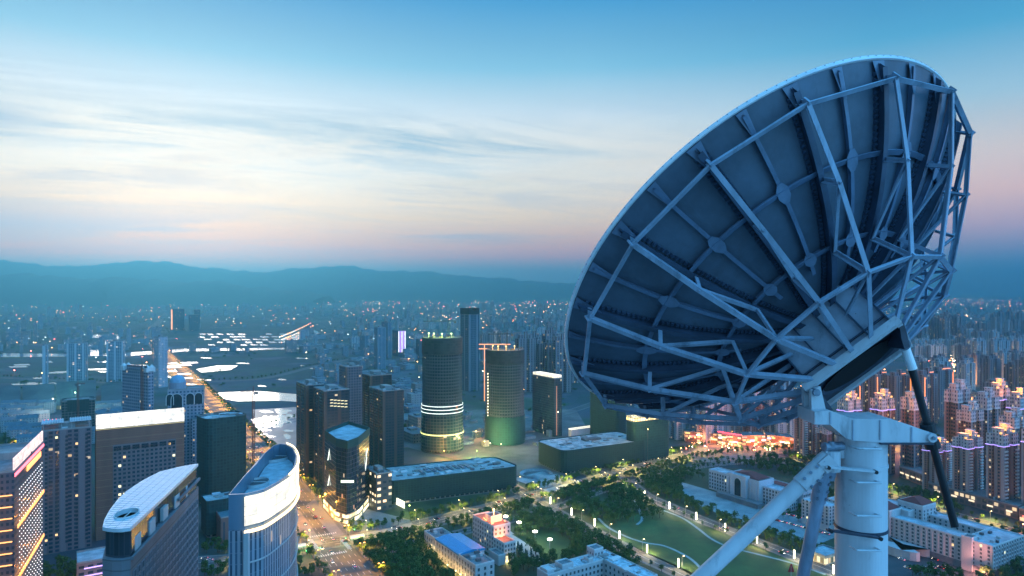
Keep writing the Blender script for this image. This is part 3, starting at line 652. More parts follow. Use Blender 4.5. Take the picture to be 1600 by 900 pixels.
# panel seams: thin grooves across the roof
ca, sa = math.cos(lax), math.sin(lax); o0 = GL(204,824); seam = MB()
def inside(p, Pp):
    c = False; n = len(Pp)
    for i in range(n):
        a_, b_ = Pp[i], Pp[i-1]
        if (a_[1] > p[1]) != (b_[1] > p[1]) and p[0] < (b_[0]-a_[0])*(p[1]-a_[1])/(b_[1]-a_[1])+a_[0]: c = not c
    return c
nseg = 0
for s_ in np.arange(-12, 105, 2.6):
    run = []
    for q in np.arange(-6, 40, 1.0):
        p = (o0[0]+ca*s_-sa*q, o0[1]+sa*s_+ca*q); ok = inside(p, Lf) and not inside(p, hole)
        if ok: run.append(p)
        if (not ok or q > 38) and len(run) > 1:
            a_, b_ = run[0], run[-1]; c = ((a_[0]+b_[0])/2, (a_[1]+b_[1])/2, HL+0.04); seam.box(c, (0.16, math.dist(a_,b_), 0.08), rz=lax); run = []
        elif not ok: run = []
for q in np.arange(-4, 40, 3.2):
    run = []
    for s_ in np.arange(-14, 112, 1.0):
        p = (o0[0]+ca*s_-sa*q, o0[1]+sa*s_+ca*q); ok = inside(p, Lf) and not inside(p, hole)
        if ok: run.append(p)
        if not ok and len(run) > 1:
            a_, b_ = run[0], run[-1]; c = ((a_[0]+b_[0])/2, (a_[1]+b_[1])/2, HL+0.02); seam.box(c, (math.dist(a_,b_), 0.12, 0.05), rz=lax); run = []
        elif not ok: run = []
t.part('roof_seams', seam, mat('seam_grey',(0.3,0.35,0.4),var=0), parent=rf, kind='stuff')
mb = MB(); mb.prism([(hc[0]+(x-hc[0])*1.04, hc[1]+(y-hc[1])*1.04) for x,y in hole], HL, HL+0.5); 
mb = MB()
for i in range(out_n):
    j = (i+1) % out_n; o1 = lambda q: (hc[0]+(q[0]-hc[0])*1.08, hc[1]+(q[1]-hc[1])*1.08)
    mb.face([(*o1(hole[i]),HL),(*o1(hole[j]),HL),(*o1(hole[j]),HL+.5),(*o1(hole[i]),HL+.5)]); mb.face([(*o1(hole[i]),HL+.5),(*o1(hole[j]),HL+.5),(*hole[j],HL+.5),(*hole[i],HL+.5)]); mb.face([(*hole[j],HL),(*hole[i],HL),(*hole[i],HL+.5),(*hole[j],HL+.5)])
t.part('hole_rim', mb, m_white, parent=rf)
mb = MB(); mb.bar((hc[0]-5*ca,hc[1]-5*sa,HL-.5),(hc[0]+5*ca,hc[1]+5*sa,HL-.5),0.3); t.part('hole_beam', mb, m_white, parent=rf)
A0, B0 = GL(204,824), GL(310,724)
def lp(a, out): l = math.dist(A0,B0); return (A0[0]+(B0[0]-A0[0])*a+(B0[1]-A0[1])/l*out, A0[1]+(B0[1]-A0[1])*a-(B0[0]-A0[0])/l*out)
W_ = Wins(); W_.face(lp(0.02,0.08), lp(0.985,0.08), 3, 23, 3.9, 21, 2.6, 2.7, 0.05)
W_.flush(t, pane=mat('bronze_glass',(0.06,0.05,0.055),rough=.1,var=.5,scale=.3), frame=mat('stone_mullion',(0.30,0.26,0.28),var=0), lits=[m_litw, mat('lit_red_room',(.3,.1,.1),em=(1,.35,.2),es=1.4,var=0)], fr=0.22, out=0.35)
for a0, a1, z in ((0.0,0.62,98),(0.62,1.0,102)):
    mb = MB(); p, q = lp(a0,0.5), lp(a1,0.5); mb.box(((p[0]+q[0])/2,(p[1]+q[1])/2,z), (math.dist(p,q)*0.995,1.0,1.2), rz=lax); t.part('cornice', mb, m_leafw)
for k in range(5):
    a_ = 0.1+0.18*k; mb = MB(); p = lp(a_,-1.2); mb.box((p[0],p[1],101.2), (7,1.4,5.6), rz=lax); t.part('roof_parapet_block', mb, m_white)
    
# crescent tower with the blazing screen
HC = 130.0
cr_px = [(357,773),(383,772),(412,765),(436,752),(453,740),(462,727),(464,712),(458,700),(447,694),(437,693),(427,696),(413,708),(398,725),(380,745)]
Cr = orient([G(x,y,HC) for x,y in cr_px])
t = Thing('crescent_tower', 'curved glass tower with a blazing white screen wrapped round its crown', 'office building', (*cen(Cr),0))
f_cr = facade('crescent_wall', (0.30,0.32,0.37), glass=(0.05,0.07,0.10), wf=0.42, hf=0.97, bay=1.7, fl=3.9, lit=0.006, grough=0.15, wrough=0.45)
mb = MB(); mb.prism(Cr, 0, HC-12.5, fl=3.9, bay=1.7, top=True, mt=0); t.part('wall', mb, [f_cr])
mb = MB()   # crown parapet
idx_ = Cr; parapet(mb, Cr, HC-12.4, 12.4, 0.7); t.part('crown_parapet', mb, facade('crown_glass',(0.12,0.2,0.28),glass=(0.04,0.10,0.16),wf=.9,hf=.92,bay=2.4,fl=4.2,lit=0,wrough=.35))
mb = MB(); mb.face([(*p,HC-6.0) for p in orient(inset(Cr,1.2))]); t.part('roof', mb, mat('crescent_roof',(0.36,0.45,0.50),var=.3,scale=.3))
for px, py, r1_, r2_ in ((430,716,6.6,4.4),(401,757,4.4,2.6)):
    c = G(px,py,HC-6.0); mb = MB(); P_ = [(c[0]+r1_*math.cos(q)*1.0, c[1]+r1_*1.35*math.sin(q)) for q in np.linspace(0,2*math.pi,32,endpoint=False)]
    mb.prism(P_, HC-5.95, HC-4.7, top=False); mb.face([(*p,HC-5.6) for p in P_], 1); t.part('oval_well', mb, [m_white, m_dconc])
    mb = MB(); mb.bar((c[0]-r1_*.9,c[1],HC-4.9),(c[0]+r1_*.9,c[1],HC-4.9),0.25); t.part('well_beam', mb, m_white)
k0 = [p for p in cr_px[1:9]]; scr = smooth([G(x,y,HC) for x,y in k0], 5); cc = cen(Cr)
def outp(p, d):
    l = math.dist(p, cc); return (p[0]+(p[0]-cc[0])/l*d, p[1]+(p[1]-cc[1])/l*d)
def wrapband(pts, d0, d1, z0, z1):
    mb = MB(); A_ = [outp(p,d0) for p in pts]; B_ = [outp(p,d1) for p in pts]
    for i in range(len(pts)-1):
        mb.face([(*B_[i],z0),(*B_[i+1],z0),(*B_[i+1],z1),(*B_[i],z1)]); mb.face([(*A_[i+1],z0),(*A_[i],z0),(*A_[i],z1),(*A_[i+1],z1)])
        mb.face([(*A_[i],z1),(*B_[i],z1),(*B_[i+1],z1),(*A_[i+1],z1)]); mb.face([(*B_[i],z0),(*A_[i],z0),(*A_[i+1],z0),(*B_[i+1],z0)])
    return mb
t.part('screen', wrapband(scr, 0.3, 0.9, HC-10.8, HC-0.8), panel_glow('blazing_screen',(1,0.84,0.52),1.25))
t.part('light_strip', wrapband(scr, 0.5, 1.3, HC-13.4, HC-12.4), emit('light_strip',(1,0.70,0.30),2.6,True))
t.part('light_strip', wrapband(scr[14:], 0.5, 1.2, HC+0.1, HC+0.7), emit('light_strip2',(1,0.8,0.4),2.2))
for k in range(1, 9): t.part('facade_ring', wrapband(scr, 0.05, 0.5, HC-12.5-k*11.7, HC-12.0-k*11.7), m_frame)
mb = MB(); p = G(386,772,HC); 
mb.box((outp(p,0.5)[0], outp(p,0.5)[1], (HC-13)/2), (1.6,1.6,HC-13.2)); t.part('corner_fin', mb, m_frame)

# domed neoclassical block, its tall wing, and the pale blocks beside it
f_neo = facade('pale_stone_grid', (0.30,0.30,0.36), glass=(0.04,0.06,0.09), wf=0.52, hf=0.55, bay=3.4, fl=3.4, lit=0.03)
P = quadN(232, 752, 191, 240, 60); h1 = hof(582, P[0][1])
t = building('stone_tower', 'pale stone tower with a pointed stepped crown beside the domed block', P, h1, f_neo, stuff=0)
for k in range(4):
    c = P[k]; c = (c[0]*0.88+cen(P)[0]*0.12, c[1]*0.88+cen(P)[1]*0.12); mb = MB(); mb.box((*c,h1+2.5), (5,5,5), rz=R(60)); mb.cyl((*c,h1+5), (*c,h1+8), 3.2, 0.2, n=4); t.part('corner_turret', mb, m_white)
mb = MB(); mb.prism(inset(P,7), h1, h1+6); t.part('crown_block', mb, f_neo)
P = quadN(262, 750, 236, 318, 22); h1 = hof(610, P[0][1])
t = building('domed_block', 'neoclassical block with tall arched openings and a small blue-grey dome', P, h1, f_neo, stuff=0)
c = lerp2(P, 0.25, 0.5)
mb = MB(); mb.cyl((*c,h1), (*c,h1+7), 8.5, n=20); t.part('drum', mb, f_neo)
mb = MB()
for i in range(5):
    a0, a1 = math.pi/2*i/5, math.pi/2*(i+1)/5; mb.cyl((*c,h1+7+8*math.sin(a0)), (*c,h1+7+8*math.sin(a1)), 8*math.cos(a0), max(0.05,8*math.cos(a1)), n=20, caps=False)
mb.cyl((*c,h1+15),(*c,h1+19),0.3,0.1,n=6); t.part('dome', mb, mat('dome_copper',(0.22,0.36,0.48),var=.2), smooth=True)
def archpanel(t, P, a, z0, wd, hgt, e=(0,1), g=GA):
    mb = MB(); p0 = along(P,a,e=e,out=0.15); ang = math.atan2(P[e[1]][1]-P[e[0]][1], P[e[1]][0]-P[e[0]][0]); dx, dy = math.cos(ang), math.sin(ang); pts = [(-wd/2,0),(wd/2,0)]+[(wd/2*math.cos(q), hgt-wd/2+wd/2*math.sin(q)) for q in np.linspace(0,math.pi,9)]
    mb.face([(p0[0]+dx*u, p0[1]+dy*u, z0+v) for u,v in pts], 0)
    q0 = along(P,a,e=e,out=0.4)
    for (u0,v0),(u1,v1) in zip(pts[1:],pts[2:]+pts[:1]): mb.bar((q0[0]+dx*u0,q0[1]+dy*u0,z0+v0),(q0[0]+dx*u1,q0[1]+dy*u1,z0+v1),0.5,0.5,m=1)
    t.part('arched_window', mb, [m_glass, m_white])
for a_, wd, hg in ((0.25,11,26),(0.62,8,12),(0.86,8,12),(0.06,7,12)): archpanel(t, P, a_, h1-hg-4, wd, hg)
P = quadN(300, 752, 288, 322, 22); building('stone_annexe', 'grey annexe with plain window rows right of the domed block', P, 64, facade('annexe_grid',(0.28,0.27,0.32),wf=.5,hf=.5,lit=.04), stuff=2)

# green-netted construction
m_net = facade('scaffold_net', (0.012,0.060,0.058), glass=(0.004,0.022,0.026), wf=0.80, hf=0.8, bay=3.0, fl=3.0, lit=0.0, grough=0.9, wrough=0.9)
m_netd = facade('scaffold_net_dark', (0.010,0.044,0.046), glass=(0.003,0.014,0.018), wf=0.82, hf=0.78, bay=3.0, fl=2.2, lit=0.0, grough=0.9, wrough=0.9)
def rounded(P, r, n=5):
    out = []; k = len(P)
    for i in range(k):
        a_, b_, c_ = np.array(P[i-1]), np.array(P[i]), np.array(P[(i+1)%k]); u1 = (a_-b_)/np.linalg.norm(a_-b_); u2 = (c_-b_)/np.linalg.norm(c_-b_)
        for q in np.linspace(0,1,n): out.append(tuple(b_+u1*r*(1-q)**2+u2*r*q**2))
    return out
def litter(t, P, h, n, seed, m1=None):
    rg = random.Random(seed)
    for i in range(n):
        c = lerp2(P, rg.uniform(.08,.92), rg.uniform(.1,.9)); mb = MB(); s_ = rg.choice([0.6,1.0,1.6]); mb.box((*c,h+s_*0.4+.02), (rg.uniform(1.5,9),rg.uniform(1,4),s_*0.8), rz=R(GA+rg.uniform(-8,8)))
        t.part('roof_clutter', mb, rg.choice([m_white, m_conc, m_dconc, m_roofpale, m_conc]))
def netted(name, label, P, h, r=6, n=24, mm=None, seed=1, upst=True):
    Q = rounded(P, r); t = Thing(name, label, 'construction', (*cen(P),0))
    mb = MB(); mb.prism(Q, 2.5, h, fl=3.0, bay=2.4, top=False); t.part('scaffold_net', mb, mm or m_netd)
    mb = MB(); mb.prism(inset(Q,1.5), 0, h-1.2, top=True, fl=4); t.part('concrete_frame', mb, facade('raw_frame',(0.14,0.15,0.15),glass=(0.01,0.012,0.015),wf=.7,hf=.7,bay=5,fl=4,lit=.01))
    mb = MB(); mb.face([(*p,h-0.8) for p in orient(inset(Q,1.4))]); t.part('roof_deck', mb, mat('new_deck',(0.30,0.36,0.38),var=.55,scale=.09))
    litter(t, P, h-0.8, n, seed); return t
P4 = [G(607,752,23), G(812,728,23), G(742,708,23), G(628,727,23)]
P4 = [P4[0], P4[1], (P4[1][0]-26, P4[1][1]+40), (P4[0][0]-26, P4[0][1]+46)]
tA = netted('netted_mall', 'long low mall under green scaffold netting with a cluttered pale roof', P4, 23, 9, 60, seed=3)
for k in range(9):
    mb = MB(); c = lerp2(P4, 0.3+0.045*k, 0.45); mb.box((*c,22.9), (3.4,15,0.5), rz=R(27)); tA.part('skylight_strip', mb, mat('blue_glass_roof',(0.06,0.13,0.2),rough=.2,var=.3))
P5 = frameQ(G(880,742), 118, 60, 28); tB = netted('netted_mall', 'low block in green scaffold netting with stepped right end under the dish', P5, 26, 10, 48, seed=8)
mb = MB(); mb.prism(frameQ(P5[0], 22, 10, 28, 50, 30), 25.3, 27.5); tB.part('roof_opening', mb, m_dconc)
for k, (s0, hh2) in enumerate(((118,20),(125,14),(132,8))): 
    mb = MB(); mb.prism(frameQ(P5[0], 9, 40, 28, s0+1, 4), 0, hh2); tB.part('stepped_terrace', mb, m_net)
P6 = quadN(322, 795, 314, 389, 40); P6 = [P6[0], P6[1], (P6[1][0]-22,P6[1][1]+24), (P6[0][0]-22,P6[0][1]+24)]
tC = netted('netted_tower', 'rounded tower wrapped in dark green scaffold netting beside a red crane', P6, hof(653, P6[0][1]+8), 9, 30, seed=5, mm=m_net)
P7 = frameQ(G(322,842), 42, 22, 36); netted('netted_podium', 'squat netted podium at the foot of the green tower', P7, 30, 4, 14, seed=6, mm=m_net)
P = quadN(965, 697, 920, 980, 36); netted('netted_tower', 'netted half-built tower left of the yellow-lit one, under the dish rim', P, hof(600,P[0][1]), 5, 10, seed=9, mm=m_net)
P = quadN(990, 725, 975, 1049, 30); hq = hof(660, P[0][1]); tD = netted('netted_tower', 'netted building with a yellow-lit open top floor under the dish', P, hq, 8, 10, seed=10, mm=m_net)
mb = MB(); mb.prism(inset(P,3), hq, hq+5.0, top=True); tD.part('lit_storey', mb, facade('lit_storey',(0.3,0.2,0.1),glass=(.4,.3,.15),wf=.8,hf=.8,bay=4,fl=5,lit=0.9,litc=(1,.7,.2),ls=2.2))
# green glow of the site
# bare low shed in front of netted podium
P = quadN(345, 850, 318, 378, 33); building('pavilion', 'brown stone pavilion with a glazed flat roof behind the crescent tower', P, 20, facade('brown_pav',(0.16,0.10,0.09),wf=.3,hf=.75,bay=5,fl=18,lit=0), roof=mat('glazed_roof',(0.12,0.2,0.24),rough=.3,var=.3), stuff=0)

# dark cluster in the middle
f_dark = facade('dark_slab', (0.02,0.026,0.04), glass=(0.012,0.02,0.03), wf=0.78, hf=0.55, bay=3.6, fl=3.1, lit=0.010, ls=3, piers=4, pierc=(0.075,0.045,0.04))
f_dark2 = facade('dark_slab2', (0.045,0.055,0.08), glass=(0.012,0.02,0.03), wf=0.72, hf=0.5, bay=3.2, fl=3.1, lit=0.012, ls=3)
f_grid = facade('pale_grid', (0.12,0.115,0.15), glass=(0.02,0.03,0.05), wf=0.6, hf=0.6, bay=3.6, fl=3.4, lit=0.01)
def tw(name, label, xn, yb, xl, xr, yt, wall, g=GA, **k):
    P = quadN(xn, yb, xl, xr, g); t = building(name, label, P, hof(yt, P[0][1]), wall, rot=g, **k); return P, t
for lab, a_ in (('dark slab tower with brown stripes at the left of the dark cluster', (478,748,463,506,603)), ('dark tower with lit slit windows near its top, second in the dark cluster', (506,762,490,546,612)),
                ('pale-gridded tower with a dark crown behind the dark cluster', (540,705,503,566,574)), ('dark tower rising behind the brown-edged one', (578,700,562,612,588)),
                ('dark brown-edged tower at the right of the dark cluster', (598,738,576,631,612))):
    P, t = tw('apartment_tower', lab, *a_, f_grid if 'pale' in lab else f_dark, stuff=4)
    if 'second' in lab:
        for q in range(5):
            for r_ in range(3):
                mb = MB(); p = along(P, 0.3+.14*q, out=.12); mb.box((*p, hof(612,P[0][1])-9-r_*3.1-q*.6), (3,0.12,0.6), rz=R(GA)); t.part('lit_slit', mb, m_litc)
    mb = MB(); p = along(P,0.04,out=0.25); mb.box((*p, hof(a_[4],P[0][1])/2), (2.4,0.5,hof(a_[4],P[0][1])), rz=R(GA)); t.part('brown_pier', mb, mat('brown_pier',(0.11,0.065,0.05),var=.2))
# wedge glass tower
fa = [(509,672,0),(543,683,0),(578,663,0),(545,655,0)]; hw = hof(676, G(543,800)[1])
Pg = [G(507,672,hw), G(525,685,hw), G(543,689,hw), G(560,683,hw), G(578,668,hw), G(545,658,hw)]
t = Thing('wedge_tower', 'black glass wedge-shaped tower with a curved front and a lit shop ring at its foot', 'office building', (*cen(Pg),0))
mb = MB(); mb.prism(resample(orient(Pg),40), 0, hw-7, fl=3.6, bay=2.2); t.part('wall', mb, facade('black_glass',(0.05,0.06,0.08),glass=(0.012,0.018,0.03),wf=.86,hf=.9,bay=2.2,fl=3.6,lit=.012,litc=(1,.5,.3),ls=2,grough=.08,wrough=.3))
mb = MB(); parapet(mb, orient(Pg), hw-6.95, 7, 0.8); t.part('net_screen', mb, m_net)
mb = MB(); mb.face([(*p,hw-3) for p in orient(inset(Pg,0.9))]); t.part('roof', mb, m_roofpale)
for px, py, ln, tl in ((513,700,14,.12),(516,772,12,-.18),(566,745,16,-.08)):
    pass
Pr = resample(orient([outp_ for outp_ in inset(Pg,-1.2)]),40)
mb = MB(); mb.prism(Pr, 0, 9, fl=4.5, bay=4, top=True, mt=1); t.part('shop_ring', mb, [facade('shop_lit',(0.5,0.4,0.25),glass=(.3,.25,.15),wf=.9,hf=.62,bay=4,fl=4.5,lit=.8,litc=(1,.75,.3),litc2=(1,.9,.6),ls=3.0), m_dconc])
for u, z, ln in ((0.30, hw-24, 14), (0.30, 25, 13), (0.86, 28, 20), (0.88, hw-28, 12)):
    a_, b_ = Pg[0], Pg[2]
    if u > .5: a_, b_ = Pg[2], Pg[4]; u = (u-.5)*2
    p = (a_[0]+(b_[0]-a_[0])*u, a_[1]+(b_[1]-a_[1])*u); p = (p[0]+(p[0]-cen(Pg)[0])*.10, p[1]+(p[1]-cen(Pg)[1])*.10)
    mb = MB(); mb.bar((p[0]-1,p[1]-1.2,z),(p[0]+1.2,p[1]-1.2,z+ln),0.8,0.5); t.part('light_slash', mb, emit('white_slash',(0.9,1,0.85),1.8))
mb = MB(); c_ = Pg[2]; mb.box((c_[0],c_[1]-0.6,hw*0.52), (11,0.6,2.0), rz=R(0)); t.part('lit_band', mb, emit('lit_band',(.8,1,.7),1.6))
P, t = tw('shop_building', 'small dark shop with lit yellow windows between the wedge tower and the netted mall', 588, 800, 570, 612, 742, facade('small_shop',(0.07,0.07,0.08),wf=.6,hf=.4,bay=6,fl=6,lit=.5,ls=3), stuff=3)
mb = MB(); mb.bar((*G(597,777),3.4),(*G(632,795),3.4),0.6,6.2,up=(0,0,1)); single('site_hoarding', mb, emit('hoarding_light',(1,.95,.7),1.6,True), 'bright white lit hoarding beside the netted mall', 'hoarding')

# round towers in bare concrete
def roundtower(label, xc, yb, rpx, yt, floors, nets, topdark, seed):
    yc = G(xc,yb)[1]; r = rpx/F*yc; yc += r; x = (xc-800)/F*yc; h = hof(yt, yc); fl = h/floors
    t = Thing('round_tower', label, 'tower', (x,yc,0)); n = 40
    prof = lambda z: r*(1.07-0.07*min(1,z/(h*0.5)))
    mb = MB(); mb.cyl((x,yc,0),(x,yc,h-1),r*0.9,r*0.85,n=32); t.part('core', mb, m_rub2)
    for i in range(1, floors+1):
        z = i*fl; mb = MB(); rr = prof(z); mb.cyl((x,yc,z-0.7),(x,yc,z+0.3),rr,n=n); t.part('floor_slab', mb, m_tow)
    for k in range(n//2+6):
        a_ = math.pi+math.pi*(k-2)/(n//2+2); mb = MB()
        for z0_, z1_ in ((0,h*0.5),(h*0.5,h)): mb.bar((x+prof(z0_)*math.cos(a_)*.99,yc+prof(z0_)*math.sin(a_)*.99,z0_),(x+prof(z1_)*math.cos(a_)*.99,yc+prof(z1_)*math.sin(a_)*.99,z1_),1.0,1.0)
        t.part('column', mb, m_tow)
    for z0_, z1_, mm in nets:
        mb = MB(); mb.cyl((x,yc,z0_*h),(x,yc,z1_*h),prof(z0_*h)+0.9,prof(z1_*h)+0.9,n=n,caps=False)
        for i_, f_ in enumerate(mb.f): pass
        uv = []; 
        for i_ in range(n): uv += [(i_*3.6,0),((i_+1)*3.6,0),((i_+1)*3.6,(z1_-z0_)*h),(i_*3.6,(z1_-z0_)*h)]
        mb.uv = uv; t.part('scaffold_net', mb, mm)
    rg = random.Random(seed)
    for k in range(26):
        a_ = 2*math.pi*k/26; mb = MB(); mb.box((x+r*0.93*math.cos(a_),yc+r*.93*math.sin(a_),h+1.8), (0.35,0.35,rg.uniform(2.5,4.2))); t.part('starter_bars', mb, mat('rusty_bars',(0.25,0.16,0.06),var=.3))
    for k in range(10):
        a_ = rg.uniform(3.3,6.1); q = rg.uniform(.2,.9); mb = MB(); mb.box((x+r*q*math.cos(a_),yc+r*q*math.sin(a_),h+0.9), (rg.uniform(1,5),rg.uniform(1,4),1.3)); t.part('formwork', mb, rg.choice([m_conc, m_netd, mat('formwork_ply',(0.3,0.2,0.08),var=.3)]))
    return t, x, yc, r, h, prof
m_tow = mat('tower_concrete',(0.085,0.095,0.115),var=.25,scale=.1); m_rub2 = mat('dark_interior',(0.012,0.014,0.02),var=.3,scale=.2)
m_shroud = facade('brown_shroud',(0.035,0.03,0.035),glass=(0.02,0.02,0.025),wf=.9,hf=.8,bay=3.6,fl=3.4,lit=.0,grough=.9)
m_curtain = facade('new_curtain_wall',(0.06,0.08,0.09),glass=(0.015,0.025,0.035),wf=.85,hf=.8,bay=3.6,fl=3.8,lit=.012,ls=3,grough=.1,wrough=.4)
t, x1, y1, r1, h1, pf = roundtower('left round concrete tower with three white light rings and a crane on top', 691, 709, 31.5, 527, 36, ((0.03,0.40,m_curtain),(0.86,1.0,m_shroud)), True, 4)
TW1 = (x1, y1, r1, h1)
for z, hgt, mm in ((0.405,0.8,'c'),(0.375,0.8,'c'),(0.345,0.8,'c'),(0.155,1.6,'y')):
    rr = pf(z*h1)+1.3; mb = MB(); n = 40
    for k in range(n):
        a0, a1 = 2*math.pi*k/n, 2*math.pi*(k+1)/n; P_ = [(x1+q*math.cos(a_),y1+q*math.sin(a_),zz) for q,a_,zz in ((rr,a0,z*h1),(rr,a1,z*h1),(rr,a1,z*h1+hgt),(rr,a0,z*h1+hgt))]; mb.face(P_)
    t.part('light_ring', mb, emit('ring_'+mm, (0.85,1,0.95) if mm == 'c' else (0.9,0.9,0.25), 1.6 if mm == 'c' else 1.3))
for px, py, col in ((684,700,(1,.7,.2)),(737,645,(1,.05,.15))): pass
t2, x2, y2, r2, h2, pf2 = roundtower('right round concrete tower with green-lit netting round its lower floors', 789, 697, 30, 546, 32, ((0.01,0.30,m_net),(0.86,1.0,m_shroud)), True, 9)
for k in range(22):
    a_ = math.pi*1.17; z = 10+k*h2*0.7/22; mb = MB(); mb.box((x2+(r2+1)*math.cos(a_),y2+(r2+1)*math.sin(a_),z), (1.0,0.6,1.5)); t2.part('stair_lamp', mb, emit('stair_lamp',(1,.85,.55),3.5))
def crane(label, x, y, zb, hm, jib, ang, col, cat='tower crane', tilt=0.0, cj=0.3):
    m_ = mat('crane_'+col[0], col[1], var=.2); t = Thing('tower_crane', label, cat, (x,y,zb)); mb = MB(); s_ = 0.9
    for dx,dy in ((-s_,-s_),(s_,-s_),(s_,s_),(-s_,s_)): mb.bar((x+dx,y+dy,zb),(x+dx,y+dy,zb+hm),0.28)
    k = 0; z = zb
    while z < zb+hm-2: mb.bar((x-s_,y-s_,z),(x+s_,y-s_,z+2.4),0.2); mb.bar((x+s_,y+s_,z),(x-s_,y+s_,z+2.4),0.2); mb.bar((x-s_,y+s_,z),(x-s_,y-s_,z+2.4),0.2); z += 2.4
    t.part('mast', mb, m_)
    c, s2_ = math.cos(ang), math.sin(ang); top = zb+hm
    def jb(L_, nm):
        mb = MB(); e = (x+c*L_, y+s2_*L_, top+abs(L_)*tilt)
        for o_ in (-.6,.6): mb.bar((x-s2_*o_,y+c*o_,top),(e[0]-s2_*o_,e[1]+c*o_,e[2]),0.4)
        mb.bar((x,y,top+1.5),(e[0],e[1],e[2]+0.9),0.4); n_ = int(abs(L_)/2.5)
        for i in range(n_):
            q0, q1 = i/n_, (i+1)/n_; mb.bar((x+(e[0]-x)*q0-s2_*.6,y+(e[1]-y)*q0+c*.6,top+(e[2]-top)*q0),(x+(e[0]-x)*q1,y+(e[1]-y)*q1,top+(e[2]-top)*q1+1.3),0.2)
        t.part(nm, mb, m_)
    jb(jib,'jib'); jb(-jib*cj,'counter_jib')
    mb = MB(); mb.box((x-c*jib*cj*.85,y-s2_*jib*cj*.85,top-1.0), (2.6,1.8,2.2), rz=ang); t.part('counterweight', mb, m_dconc)
    mb = MB(); mb.cyl((x,y,top),(x,y,top+6),0.5,0.15,n=6); t.part('mast_head', mb, m_)
    mb = MB(); mb.bar((x,y,top+6),(x+c*jib*.75,y+s2_*jib*.75,top+1.4+jib*.75*tilt),0.12); mb.bar((x,y,top+6),(x-c*jib*cj*.8,y-s2_*jib*cj*.8,top+.5),0.12); t.part('tie_rods', mb, m_)
    mb = MB(); mb.box((x+1.6*c,y+1.6*s2_,top-1.2), (1.7,1.7,2)); t.part('cab', mb, m_white); return t
for (tx,ty,tr,th,tt_),cl_,nm_ in (((x1,y1,r1,h1,t),(.75,1,.25),'yellow_green_lamp'),((x2,y2,r2,h2,t2),(1,.55,.12),'golden_lamp')):
    for a_ in (3.6,4.2,4.8,5.5):
        p = (tx+tr*.72*math.cos(a_), ty+tr*.72*math.sin(a_)); mb = MB(); mb.cyl((*p,th),(*p,th+5),.2,n=6); mb.cyl((*p,th+5),(*p,th+6.2),.9,n=8); tt_.part('deck_lamp', mb, emit(nm_, cl_, 3)); lamp('deck_light', (*p,th+7.5), 8000, cl_, .5, tt_.o)
DK = ('dark',(0.03,0.05,0.07)); RD_ = ('red',(0.22,0.06,0.04)); ORG = ('orange',(0.55,0.2,0.05))
crane('dark crane with a level jib standing on the left round tower', x1+8, y1, h1, 20, -32, 0.15, DK)
crane('dark crane on the right round tower with its jib to the right', x2+3, y2, h2, 20, -26, 0.1, DK)
xa, ya = G(783,690); crane('slim white mast crane behind the right round tower', x2-14, y2+34, 0, h2+22, 4, 0.2, ('white',(.5,.5,.55)))
crane('slim red crane mast beside the green-netted tower', P6[1][0]+5, P6[1][1]-2, 0, hof(612,P6[1][1]), -12, 0.0, RD_)
crane('red crane mast rising from the round building site at the left', G(122,690)[0], G(122,690)[1], 0, hof(600, G(122,690)[1]), 8, 0.4, RD_)
crane('dark crane above the pointed stone tower', G(222,755)[0], G(222,755)[1], 0, hof(572,G(222,755)[1]), -14, 0.1, RD_)
P, t = tw('round_site_frame', 'half-built round block wrapped in dark netting with a floodlit top deck', 96, 688, 84, 148, 628, facade('site_frame',(0.12,0.12,0.13),glass=(.01,.012,.016),wf=.8,hf=.75,bay=4,fl=3.6,lit=0), stuff=0, cat='construction')
Pm = rounded(P,12); mb = MB(); mb.prism(inset(Pm,-1), hof(628,P[0][1])-14, hof(628,P[0][1])+1.5, top=False); t.part('scaffold_net', mb, m_netd)
litter(t, P, hof(628,P[0][1]), 14, 4)

# slim dark tower with the notched crown, gantry of orange lights, other mid towers
P, t = tw('notched_tower', 'slim dark tower with a notched open crown behind the two round towers', 733, 612, 719, 749, 492, facade('notched_wall',(0.09,0.13,0.18),glass=(0.015,0.03,0.045),wf=.6,hf=.6,bay=3.3,fl=3.6,lit=.01,piers=5,pierc=(.16,.2,.25)), stuff=0)
hn = hof(492,P[0][1])
for i,(a0,a1,dz) in enumerate(((0.0,.3,14),(0.3,.7,9),(0.7,1.0,14))):
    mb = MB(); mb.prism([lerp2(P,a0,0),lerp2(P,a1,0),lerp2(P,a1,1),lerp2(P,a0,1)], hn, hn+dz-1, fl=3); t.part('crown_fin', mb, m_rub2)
for px in (797,): pass
P, t = tw('dark_office_tower', 'dark tower with a bright lit roof edge right of the round towers', 866, 683, 832, 878, 592, facade('night_office',(0.04,0.05,0.07),glass=(0.012,0.02,0.03),wf=.6,hf=.8,bay=2.6,fl=3.3,lit=.02,ls=2.5), stuff=2)
hq = hof(592,P[0][1]); mb = MB(); mb.prism(inset(P,0.8), hq+1.2, hq+4.6, fl=6); t.part('lit_crown', mb, panel_glow('lit_crown',(1,.86,.6),1.2))
m_ = MB(); p = along(P,0.3,out=.3); m_.box((*p,hq*.45), (0.9,0.4,hq*.85), rz=R(GA)); t.part('copper_strip', m_, mat('copper_strip',(.4,.2,.12),em=(1,.45,.25),es=.35,var=0))  # warm light on the copper is put in as a weak self-glow
mb = MB(); mb.cyl((*G(868,686),0),(*G(868,686),22),0.4,n=8); 
P, t = tw('entrance_hall', 'low hall with a thick white canopy edge beside the dark lit-roof tower', 893, 690, 888, 942, 672, m_white, stuff=0, roof=m_roofpale, parm=emit('canopy_edge',(1,.92,.65),1.1))
